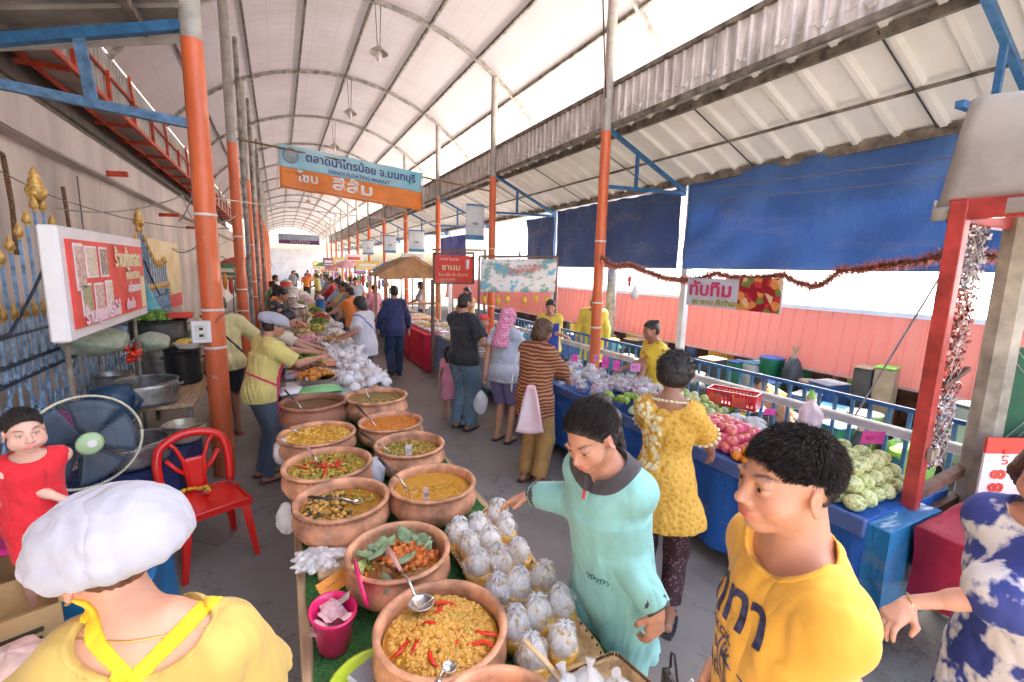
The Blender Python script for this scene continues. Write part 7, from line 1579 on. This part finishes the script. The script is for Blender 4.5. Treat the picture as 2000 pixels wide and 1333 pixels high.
# P5 black shirt man
person('dark haired man in a black shirt working beside the left posts', (-.12, 8.9), RZ(.8, -.5), 1.66, False, .22, head=(-.4, 0, 0), hands=(V(.3, 8.9, 1.0), V(.35, 8.5, 1.0)), res=.016, fres=.010, skin=SK2, hair='short', top=dict(m=C_BLACK, wr=.004), bottom=dict(m=C_DGREY))
# P6 behind the orange post
def ex6(I): band(I, (I['T'](0, 0, .3), unit(V(.75, 0, .65))), .014, C_BLACK, 'black_bag_strap', .006)
person('person in a pale yellow shirt and black shorts half hidden by the first orange post', (-.62, 6.15), RZ(-.3, .95), 1.68, False, .08, head=(-.2, .3, 0), hands=(V(-.95, 6.4, 1.05), V(-.3, 6.5, 1.05)), res=.015, fres=.009, skin=SK3, hair='short', bulk=1.1, top=dict(m=cloth('faded_yellow_cotton', (.70, .62, .30)), sleeve=.9, so=.035, wr=.005, hem=.82), bottom=dict(m=C_BLACK, len=.42, o=.03), feet=('sandal', cloth('red_sandal', (.5, .03, .05))), extras=ex6)
# P7 teal shopper
def ex7(I):
    T, Rl, N, root = I['T'], I['Rl'], I['N'], I['root']
    m = MB(); P = [N+Rl@V(.016, .098, -.035), N+Rl@V(.012, .118, -.07)]; m.bar(P[0], P[1], .012, .006); m.build('red_placket', cloth('red_lining', (.6, .05, .06)), root)
    for i in range(2):
        S_, E, Wt = I['arms'][i]; d = unit(Wt-E); m = MB(); m.tube([Wt-d*.05, Wt-d*.025, Wt+d*.004], [.053, .052, .042], 24); m.build('cuff', C_DGREY, root, smooth=True, auto=.8)
    strands(I, 5000, .05, M_HAIRS, up=.03, zmin=-.02, spread=.05, w=.0006, vol=.0095, comb=lambda p: (-p[0]*3, -1, .25-p[2]*1.5), seed=2, keep=lambda p: (p[1]-.064)*.72-(p[2]-.070)*.55 < -.001)
    hf = Field(*[axis(I['Hc'][q]-.2, I['Hc'][q]+.2, .006) for q in range(3)]); hf.ell(I['Hp'](0, -.122, -.005), (.040, .036, .042), I['HR'], .01); hf.cone(I['Hp'](0, -.13, -.02), I['Hp'](-.01, -.125, -.16), .028, .014, .02).wrinkle(.003, 2, 30); fobj('hair_knot', hf, M_HAIR, root)
I7 = person('woman shopper in a pale teal long sleeved polo pointing at the noodle bags', (1.05, 1.18), RZ(-.95, -.22), 1.66, True, .20, head=(-.42, .08, .06), hands=(AT(955, 965, 1.05), V(1.06, .79, .84)), hdir=(V(-.72, .55, -.38), V(-.1, 0, -1)), palm=(V(-.2, -.3, -1), V(.0, 1, 0)), curl=(.30, .75), elbow=((-.2, -.3, -.9), (.6, -.4, -.6)), res=.0085, fres=.004, hres=.004, skin=SK2, hair='bun', bulk=.90, top=dict(m=C_TEAL, flat=1, o=.026, sleeve=1.97, so=.026, cuff=.55, neck=.082, ny=.022, nz=.045, vneck=.055, wr=.0055, fr=6.5, wz=.45, hem=.66, collar=C_DGREY), bottom=dict(m=C_BLACK), extras=ex7, headoff=(0, .0, 0))
m = MB(); m.grid(lambda u, v: (-.07+.14*u, -.055+.11*v*1.0, .014*math.sin(u*PI)), 10, 8, .02); m.tube([(-.07, .055, .005), (-.075, .1, .005), (0, .16, 0), (.075, .1, .005), (.07, .055, .005)], .004, 6)
o = m.build('quilted_handbag', mat('dark_quilted_leather', (.035, .03, .032), .4, bump=1, bscale=45, bdist=.02), None, loc=(.93, .78, .84), smooth=True); o.rotation_euler = (PI/2, 0, .9); tag(o, 'small dark quilted handbag held by the woman in teal', 'handbag')
m = MB(); m.box((0, 0, 0), (.012, .05, .32), bev=.003); m.box((.03, .0, 0), (.008, .03, .3), bev=.002); tag(m.build('green_folded_umbrella', mat('bottle_green_fabric', (.01, .22, .10), .6), None, loc=(.95, .76, .68)), 'green striped folded umbrella hanging below the dark handbag', 'umbrella')
sh7 = [c for c in I7['root'].children if c.name.startswith('shirt')][0]
m = MB(); T7 = I7['T']
for q in range(7): c7 = T7(-.07+.012*q, .3, .17+.004*math.sin(q*2)); m.tube([c7+V(.006*math.cos(a), 0, .009*math.sin(a)) for a in np.linspace(0, 5, 8)], .0016, 4)
o = m.build('chest_emblem', mat('dark_teal_print', (.03, .14, .15), .6), I7['root']); decal(o, sh7, I7['root'], (0, -1, 0), .002)
m = MB(); m.tube([T7(-.10, .3, .30), T7(-.03, .3, .285), T7(.0, .3, .29)], .0016, 4); m.tube([T7(-.10, .3, .30), T7(-.10, .3, .2)], .0016, 4); o = m.build('pocket_seam', C_TEAL, I7['root']); decal(o, sh7, I7['root'], (0, -1, 0), .002)
# P8 boy in golden shirt
def ex8(I):
    strands(I, 18000, .019, M_HAIRS, up=.34, zmin=.012, spread=.26, w=.0006, vol=.0, seed=1, comb=lambda p: (p[0]*4, 1.0 if p[1] > -.05 else -.4, -.3 if p[1] > 0 else -1), keep=lambda p: (p[0]-.03)**2+(p[1]+.085)**2+(p[2]-.085)**2 > .00022)
    strands(I, 2600, .012, M_HAIR, name='hair_fade', up=.15, zmin=-.055, spread=.2, w=.0007, vol=.0, seed=5, keep=lambda p: p[2] < .03)
I8 = person('teenage boy in a golden yellow T-shirt with dark Thai lettering, looking left', (.915, .495), RZ(-.88, .47), 1.77, False, .02, headscale=.94, head=(-.02, .12, .0), hands=(V(1.02, .73, .98), V(1.20, .30, .86)), curl=(.55, .5), hdir=(V(-.35, .1, -1), None), palm=(V(-.3, -.9, 0), None), res=.0085, fres=.0035, hres=.005, skin=SK2, hair='spiky', bulk=.80, top=dict(m=C_GOLD, o=.017, sleeve=.98, so=.034, neck=.080, ny=.022, nz=.03, nw=1.2, wr=.0045, fr=5.5, wz=.4, hem=.74), bottom=dict(m=C_DENIM), extras=ex8)
sh8 = [c for c in I8['root'].children if c.name.startswith('shirt')][0]
M_PRN = mat('faded_navy_print', (.10, .10, .22), .7, var=.3, scale=60)
def on_shirt(I, sh, s, size, x, z, sx=1, rot=0, bold=.001, m_=None, nm='chest_print'):
    o = text_obj(s, size, m_ or M_PRN, I['root'], tuple(float(q) for q in I['T'](x, .3, z)), (PI/2, -rot, PI), sx=sx, bold=bold, name=nm, ext=.0006); return decal(o, sh, I['root'], (0, -1, 0), .0022)
on_shirt(I8, sh8, 'ทาทา', .12, .135, .34, .95, .12, .003)
on_shirt(I8, sh8, 'BANGKOK', .03, .12, .30, 1.0, .1, .0006); on_shirt(I8, sh8, 'ชายหาด', .045, .15, .20, 1, .1, .0005)
for q in range(4):
    m = MB(); rr = .040+.0085*q; P = [I8['T'](-.03+rr*math.cos(a)*1.25-.03, .3, .26+rr*math.sin(a)*1.25) for a in np.linspace(PI*.95, PI*2.25, 22)]; m.tube([I8['T'](.10, .3, .285-.008*q)]+P, .0022, 4); o = m.build('stripe_print', M_PRN, I8['root']); decal(o, sh8, I8['root'], (0, -1, 0), .002)
w = I8['HD'][0]; m = MB(); pw = I8['root'].matrix_basis
tg = MB(); tg.tube([(0, 0, 0), (.0, .0, -.09)], .005, 6); o = tg.build('white_straw', M_CARD, None, loc=(1.0, .77, .90)); o.rotation_euler = (.3, .5, 0); tag(o, 'small white paper stick held in the hand of the boy in yellow', 'paper stick')
# P9 woman at the right edge
C_TIE = NT('navy_white_tie_dye'); _v = C_TIE.coord(scale=(1, 1, .8)); _n = C_TIE.noise(8, _v, 3, .55); _n2 = C_TIE.noise(19, _v, 3)
C_TIE.col(C_TIE.ramp(C_TIE.math('ADD', C_TIE.math('MULTIPLY', _n, .7), C_TIE.math('MULTIPLY', _n2, .3)), [(.0, (.02, .035, .20)), (.475, (.035, .055, .26)), (.50, (.42, .42, .55)), (.53, (.74, .70, .68)), (.66, (.72, .68, .68)), (.70, (.05, .07, .28))])); C_TIE.set(Roughness=.7); C_TIE = C_TIE.m
def ex9(I):
    f = Field(*[axis(I['Hc'][q]-.32, I['Hc'][q]+.32, .008) for q in range(3)]); N, Rl = I['N'], I['Rl']
    f.cone(I['Hp'](-.06, .0, -.05), N+Rl@V(-.16, .08, .02), .035, .028, .02); f.cone(N+Rl@V(-.16, .08, .02), N+Rl@V(-.20, .14, -.16), .028, .016, .02); f.wrinkle(.004, 7, 22, .4); fobj('hair_lock', f, M_HAIRB, I['root'])
    m = MB(); S_, E, Wt = I['arms'][0]; d = unit(Wt-E); x = unit(np.cross(d, V(0, 0, 1))); y = np.cross(d, x); m.tube([Wt-d*.01+.027*(math.cos(a)*x+math.sin(a)*y) for a in np.linspace(0, 2*PI, 20)], .0022, 6); m.build('bracelet', M_GOLDCH, I['root'])
person('woman at right edge in navy and white tie-dye blouse resting a hand on a pole', (1.985, .375), RZ(-.98, .12), 1.61, True, .05, head=(-.1, .05, 0), hands=(V(1.68, .60, 1.03), V(1.75, .05, .9)), hdir=(V(-.85, .15, -.5), None), palm=(V(-.3, 0, -1), None), curl=(.55, .4), elbow=((-.8, -.6, -.3), None), res=.009, fres=.0055, hres=.0045, skin=SK1, hair='long', hairm=M_HAIRB, bulk=.96, top=dict(m=C_TIE, o=.03, sleeve=1.25, so=.05, neck=.09, wr=.003, fr=6, hem=.7), bottom=dict(m=C_BLACK), extras=ex9)
m = MB(); m.box((0, 0, 0), (.04, .028, .9), bev=.006); o = m.build('dark_handle_pole', M_BLK, None, loc=(1.58, .64, .48)); o.rotation_euler = (0, .04, .3); tag(o, 'dark flat pole under the hand of the woman in tie-dye', 'pole')
# P10 lace dress
C_LACE = NT('golden_lace'); _v = C_LACE.coord(); _vo = C_LACE.add('ShaderNodeTexVoronoi', Scale=38.0); C_LACE.link(_v, _vo.inputs[0]); _d = C_LACE.ramp(_vo.outputs['Distance'], [(.2, (.58, .28, .025)), (.5, (.74, .41, .06))])
_sp = C_LACE.add('ShaderNodeSeparateXYZ'); C_LACE.link(_v, _sp.inputs[0]); _hi = C_LACE.math('MULTIPLY', C_LACE.math('GREATER_THAN', _sp.outputs[2], 1.06), C_LACE.math('LESS_THAN', _sp.outputs[0], -.02)); _vo2 = C_LACE.add('ShaderNodeTexVoronoi', Scale=26.0); C_LACE.link(_v, _vo2.inputs[0])
C_LACE.col(C_LACE.mix(C_LACE.math('MULTIPLY', _hi, C_LACE.math('LESS_THAN', _vo2.outputs['Distance'], .46)), _d, (.84, .72, .42))); C_LACE.set(Roughness=.7); C_LACE.bump(_vo.outputs['Distance'], .8, .008); C_LACE = C_LACE.m
C_DPAT = NT('dark_maroon_print'); _vo = C_DPAT.add('ShaderNodeTexVoronoi', Scale=48.0); C_DPAT.link(C_DPAT.coord(), _vo.inputs[0]); C_DPAT.col(C_DPAT.ramp(_vo.outputs['Distance'], [(.2, (.24, .14, .15)), (.4, (.05, .015, .02))])); C_DPAT = C_DPAT.m
def ex10(I):
    m = MB(); R = random.Random(3); N = I['N']
    for k in range(26): a = 2*PI*k/26; m.blob(N+I['Rl']@V(.105*math.cos(a), .0+.085*math.sin(a), .012-.01*math.sin(a)), (.014, .014, .008), 6, 5, jit=.5, rs=R)
    for i in range(2):
        S_, E, Wt = I['arms'][i]; d = unit(E-S_); c = S_+d*.20; x = unit(np.cross(d, V(0, 1, .2))); y = np.cross(d, x)
        for k in range(16): a = 2*PI*k/16; m.blob(c+.077*(math.cos(a)*x+math.sin(a)*y), (.014, .014, .012), 6, 5, jit=.5, rs=R)
    m.build('lace_trim', cloth('cream_lace', (.82, .70, .42)), I['root'], smooth=True)
    strands(I, 2500, .03, M_HAIR, up=.1, zmin=-.03, spread=.9, w=.0012, vol=.026, seed=4)
person('woman with short curly hair in a golden lace dress seen from behind', (1.86, 1.74), RZ(.80, .60), 1.61, True, .05, head=(-.2, -.25, 0), hands=(V(2.20, 2.16, 1.02), V(2.28, 1.78, .98)), res=.011, fres=.0065, skin=SK3, hair='curly', bulk=.94, top=dict(m=C_LACE, name='dress', o=.022, sleeve=.72, so=.03, neck=.10, ny=-.01, nz=.03, wr=.004, hem=.72, dress=.20), bottom=dict(m=C_DPAT, o=.012, len=.86, flare=1.4), feet=('sandal', C_BLACK), extras=ex10)
# P11 brown patterned shirt and tote bag
C_BRN = NT('rust_brown_geometric_print'); _w = C_BRN.add('ShaderNodeTexWave', Scale=9.0, Distortion=3.0); _w.wave_type = 'RINGS'; _w.inputs['Detail'].default_value = 1; C_BRN.link(C_BRN.coord(), _w.inputs[0]); C_BRN.col(C_BRN.ramp(_w.outputs['Fac'], [(.35, (.13, .04, .02)), (.5, (.36, .13, .05)), (.8, (.50, .22, .10))])); C_BRN.set(Roughness=.8); C_BRN = C_BRN.m
def ex11(I):
    T = I['T']; m = MB(); m.tube([T(-.14, -.06, .5), T(-.17, -.11, .38), T(-.2, -.12, .14), T(-.2, -.12, .02)], .010, 6); m.tube([T(-.12, .0, .51), T(-.17, .08, .38), T(-.23, .02, .14), T(-.22, -.02, .02)], .009, 6); m.build('bag_strap', cloth('white_tape', (.75, .72, .70)), I['root'], smooth=True)
person('woman in a rust brown geometric shirt and tan trousers with a white tote bag', (2.08, 3.60), RZ(.90, .35), 1.60, True, .10, head=(-.2, -.3, 0), hands=(V(2.42, 3.86, 1.0), V(2.50, 3.66, .98)), res=.012, fres=.008, skin=SK3, hair='bob', hairm=M_HAIRB, bulk=1.05, top=dict(m=C_BRN, o=.032, sleeve=1.45, so=.04, cuff=1.1, wr=.005, hem=.74), bottom=dict(m=cloth('tan_trousers', (.46, .26, .08), .15), o=.03, len=.94, wr=.008), feet=('sandal', cloth('dark_brown_sandal', (.08, .03, .02))), extras=ex11)
g = MB(); g.grid(lambda u, v: ((u-.5)*(.25-.19*v**.8), .03*math.sin(u*PI)*math.sin(v*PI*.9+.2), -.36+.42*v-.02*math.sin(u*PI)*(1-v)), 14, 14, .03); to = g.build('tote_bag', mat('white_pink_tote', (.80, .66, .66), .7, scale=4, c2=(.82, .45, .50)), None, loc=(1.92, 3.38, .98), smooth=True); to.rotation_euler = (0, 0, -.5); tag(to, 'white and pink cloth tote bag hanging behind the woman in brown', 'tote bag')
# P12 pink scarf
C_PSC = NT('pink_checked_scarf'); _c = C_PSC.add('ShaderNodeTexChecker', Scale=42.0); C_PSC.link(C_PSC.coord(), _c.inputs[0]); _c.inputs['Color1'].default_value = (.62, .10, .24, 1); _c.inputs['Color2'].default_value = (.78, .42, .52, 1); C_PSC.link(_c.outputs[0], C_PSC.b.inputs['Base Color']); C_PSC = C_PSC.m
def ex12(I):
    f = Field(*[axis(I['Hc'][q]-.34, I['Hc'][q]+.24, .009) for q in range(3)]); Hp, HR = I['Hp'], I['HR']; f.ell(Hp(0, -.015, .03), (.092, .112, .10), HR, .03); f.ell(Hp(0, -.035, -.06), (.08, .075, .09), HR, .04); f.cone(Hp(0, -.06, -.1), I['T'](0, -.10, .33), .09, .12, .05); f.plane(Hp(0, .07, .03), HR@V(0, .85, -.3)); f.wrinkle(.005, 4, 9, .7); fobj('headscarf', f, C_PSC, I['root'])
person('woman in a pink checked headscarf and purple shorts at the right stalls', (2.30, 4.70), RZ(.85, .5), 1.60, True, .05, head=(-.15, -.2, 0), hands=(V(2.04, 4.72, .72), V(2.72, 4.8, .95)), res=.013, fres=.01, skin=SK2, hair='none', bulk=1.1, top=dict(m=cloth('pale_blue_grey_cotton', (.50, .55, .64)), o=.02, sleeve=.6, wr=.004, hem=.8), bottom=dict(m=cloth('muted_purple_shorts', (.17, .15, .32)), o=.035, len=.48), feet=('sandal', C_BLACK), extras=ex12)
g = crinkle(18, 14, 210, (.08, .06, .14), .15); o = g.build('shopping_bag', M_FILMW, None, loc=(2.0, 4.68, .52), smooth=True); tag(o, 'white plastic shopping bag held by the woman in the pink headscarf', 'bag')
# P13 + P14
person('man in a black T-shirt and baggy jeans carrying a child', (2.02, 5.30), RZ(.88, .45), 1.74, False, .0, head=(-.08, -.35, 0), hands=(V(2.30, 5.45, 1.10), V(2.36, 5.12, 1.02)), res=.013, fres=.008, skin=SK2, hair='short', bulk=1.05, top=dict(m=C_BLACK, o=.025, sleeve=.8, so=.035, wr=.004, hem=.84), bottom=dict(m=C_DENIM, o=.035, len=.98, flare=1.3, wr=.008), feet=('sandal', C_BLACK))
C_STR = NT('white_striped_jersey'); _s = C_STR.add('ShaderNodeSeparateXYZ'); C_STR.link(C_STR.coord(), _s.inputs[0]); _f = C_STR.math('LESS_THAN', C_STR.math('FRACT', C_STR.math('MULTIPLY', _s.outputs[2], 14.0)), .35); C_STR.col(C_STR.mix(_f, (.80, .76, .70), (.45, .32, .38))); C_STR = C_STR.m
def ex14(I):
    f = Field(*[axis(I['Hc'][q]-.26, I['Hc'][q]+.3, .009) for q in range(3)]); Hp, HR, hs = I['Hp'], I['HR'], I['hs']; f.ell(Hp(0, -.018, .045), (.088*hs, .108*hs, .088*hs), HR, .01); f.plane(Hp(0, 0, .025), HR@V(0, -.1, -1)); f.ell(Hp(0, .115, .035), (.06*hs, .075*hs, .010*hs), HR, .01); fobj('red_cap', f, cloth('red_cap_cloth', (.78, .07, .06)), I['root'])
    m = MB(); m.blob(Hp(.03, -.125, .07), .018*hs, 8, 6); m.build('cap_badge', cloth('green_badge', (.25, .5, .3)), I['root'], smooth=True)
person('small child in a red cap and striped shirt carried by the man in black', (2.24, 5.28), RZ(.9, -.2), .95, False, .05, head=(-.1, .3, 0), hands=(V(2.28, 5.5, 1.25), V(2.45, 5.2, 1.2)), res=.014, fres=.009, skin=SK1, hair='none', pose='sit', zbase=.72, headscale=1.35, bulk=1.15, top=dict(m=C_STR, o=.02, sleeve=.7, hem=.46), bottom=dict(m=cloth('light_shorts', (.6, .55, .4)), len=.5), extras=ex14)
person('small girl in a pink dress standing in front of the man in jeans', (1.98, 5.75), RZ(.4, .9), .98, True, .0, hands=(None, None), res=.016, fres=.012, skin=SK2, hair='long', headscale=1.3, top=dict(m=cloth('rose_pink_dress', (.80, .30, .42)), dress=.17, hem=.5, sleeve=.4, name='dress'))
# P15 navy man walking
person('man in a navy shirt and navy trousers walking away down the aisle', (1.86, 8.45), RZ(.05, 1), 1.70, False, .02, hands=(V(1.58, 8.58, .88), V(2.15, 8.55, .86)), stride=.13, res=.013, fres=.009, skin=SK2, hair='short', bulk=.96, top=dict(m=C_NAVY, o=.024, sleeve=1.9, so=.022, wr=.006, hem=.78), bottom=dict(m=cloth('dark_indigo_denim', (.025, .05, .12), .3), o=.02, wr=.005), feet=('shoe', C_BLACK))
# P16 white tee, blue strap
def ex16(I): band(I, (I['T'](0, 0, .28), unit(V(.72, 0, .7))), .014, cloth('blue_strap', (.04, .15, .45)), 'blue_strap', .006)
person('woman in a white T-shirt with a blue strap across her back', (1.10, 6.95), RZ(-.75, .65), 1.60, True, .08, head=(-.25, 0, 0), hands=(V(.72, 6.75, 1.02), V(.85, 7.3, 1.0)), res=.013, fres=.009, skin=SK2, hair='bob', bulk=1.08, top=dict(m=C_WHITE, o=.032, sleeve=.8, so=.045, wr=.006, hem=.78), bottom=dict(m=cloth('dark_grey_print_shorts', (.10, .08, .11), .3), o=.03, len=.62), feet=('sandal', C_DGREY), extras=ex16)
# P17, P18 fruit vendors
def ex17(I): ap3(I, cloth('royal_blue_apron', (.03, .07, .36)))
person('woman vendor with fringe in yellow shirt and blue apron facing the shoppers', (3.62, 5.85), RZ(-.55, -.83), 1.63, True, .05, head=(-.35, 0, 0), hands=(V(3.42, 5.75, 1.15), V(3.68, 5.55, 1.10)), res=.013, fres=.008, skin=SK1, hair='pony', top=dict(m=cloth('vivid_yellow_cotton', (.84, .64, .08)), sleeve=.8, so=.03, wr=.004), bottom=dict(m=C_BLACK), extras=ex17)
C_YST = NT('yellow_black_print'); _vo = C_YST.add('ShaderNodeTexVoronoi', Scale=16.0); C_YST.link(C_YST.coord(scale=(1, 1, .4), rot=(0, .6, 0)), _vo.inputs[0]); C_YST.col(C_YST.ramp(_vo.outputs['Distance'], [(.16, (.05, .03, .02)), (.2, (.85, .60, .05))])); C_YST = C_YST.m
person('woman vendor with a topknot in a yellow print blouse behind the fruit bags', (3.62, 3.62), RZ(-.88, .25), 1.55, True, .12, head=(-.2, .1, 0), hands=(V(3.32, 3.85, .98), V(3.3, 3.5, .98)), res=.012, fres=.007, skin=SK3, hair='bun', top=dict(m=C_YST, sleeve=.6, so=.03, wr=.004), bottom=dict(m=C_BLACK))
# people across the railing
person('vendor in a loose yellow shirt crouching beyond the blue railing', (5.35, 3.15), RZ(-.6, .4), 1.55, False, .7, head=(-.4, 0, 0), hands=(V(5.1, 3.3, .35), V(5.2, 2.9, .3)), res=.02, skin=SK3, hair='cap', pose='sit', zbase=-.12, bulk=1.25, top=dict(m=C_GOLD, sleeve=1.3, o=.04, wr=.006), bottom=dict(m=C_DGREY))
person('figure in a yellow hooded raincoat behind the second right orange post', (5.0, 6.6), RZ(-.6, -.5), 1.6, False, .1, res=.02, skin=SK3, hair='cap', hairm=C_YEL2, bulk=1.15, top=dict(m=cloth('vivid_yellow_cotton', None), o=.05, sleeve=1.8, hem=.5, dress=.2), bottom=dict(m=C_DGREY))
# far shoppers and vendors
RFP = random.Random(12)
FC = [('white', C_WHITE), ('black', C_BLACK), ('yellow', C_YEL2), ('grey', cloth('grey_cotton', (.30, .31, .34))), ('red', cloth('red_cotton', (.6, .04, .04))), ('pink', cloth('pink_cotton', (.75, .30, .42))), ('orange', cloth('orange_cotton', (.82, .24, .04))), ('green', cloth('green_cotton', (.08, .28, .12))), ('pale blue', cloth('pale_blue_cotton', (.35, .48, .68))), ('purple', cloth('purple_cotton', (.25, .12, .35)))]
spots = [(1.3, 9.6, -1, 1, 6, 'shopper'), (-.15, 10.4, 1, -.2, 6, 'vendor'), (1.38, 11.0, -1, .1, 3, 'shopper'), (1.45, 12.3, -1, .5, 2, 'shopper'), (-.2, 12.2, 1, .0, 1, 'vendor'), (2.2, 12.6, .6, -1, 5, 'shopper'), (1.5, 13.9, -1, 0, 8, 'shopper'), (3.75, 9.6, -1, -.3, 2, 'vendor'), (-.25, 14.2, 1, -.2, 7, 'vendor'), (2.1, 15.1, 0, -1, 0, 'shopper'), (1.55, 16.0, -1, .3, 4, 'shopper'), (3.8, 13.4, -1, 0, 0, 'vendor'), (2.3, 17.6, .2, 1, 9, 'shopper'), (1.6, 18.2, -1, 0, 3, 'shopper'), (-.2, 17, 1, 0, 5, 'vendor'), (1.9, 20.2, 0, -1, 4, 'shopper'), (2.4, 22, .5, 1, 1, 'shopper'), (1.55, 23, -.8, .2, 2, 'shopper'), (1.9, 25.5, 0, -1, 8, 'shopper'), (1.3, 28, 0, 1, 6, 'shopper'), (2.3, 29, 0, -1, 0, 'shopper'), (.7, 31, .3, -1, 3, 'shopper'), (1.7, 34, 0, 1, 4, 'shopper'), (2.4, 37, 0, -1, 2, 'shopper'), (1.0, 38, 0, 1, 1, 'shopper')]
HN = dict(short='short hair', bob='bobbed hair', pony='a ponytail', bun='a bun', cap='cropped hair')
for i, (x, y, dx, dy, c, role) in enumerate(spots):
    hr = ('short', 'bob', 'pony', 'bun', 'cap')[i % 5]; fe = hr in ('bob', 'pony', 'bun'); nm, cm = FC[c]; R_ = .017 if y < 14 else .024
    hnds = (V(x+dx*.35-.15*dy, y+dy*.35, 1.0), V(x+dx*.35+.15*dy, y+dy*.35+.1, 1.0)) if role == 'vendor' or abs(dx) > .7 else (None, None)
    person('distant %s, %s top, %s, %s' % (role, nm, HN[hr], 'behind the left stalls' if x < 0 else 'behind the right stalls' if x > 3.5 else ('at the centre tables' if dx < -.5 else 'in the aisle')), (x, y), RZ(dx, dy), RFP.uniform(1.55, 1.7), fe, RFP.uniform(0, .15), head=(-.15, 0, 0), hands=hnds, res=R_, hres=.012, skin=(SK1, SK2, SK3)[i % 3], hair=hr, bulk=RFP.uniform(1, 1.15), top=dict(m=cm, sleeve=RFP.choice((.6, .9, 1.8)), o=.025, wr=.004), bottom=dict(m=(C_DENIM, C_BLACK, C_DGREY)[i % 3], wr=0), stride=(.1 if hnds[0] is None else 0), group='distant people')
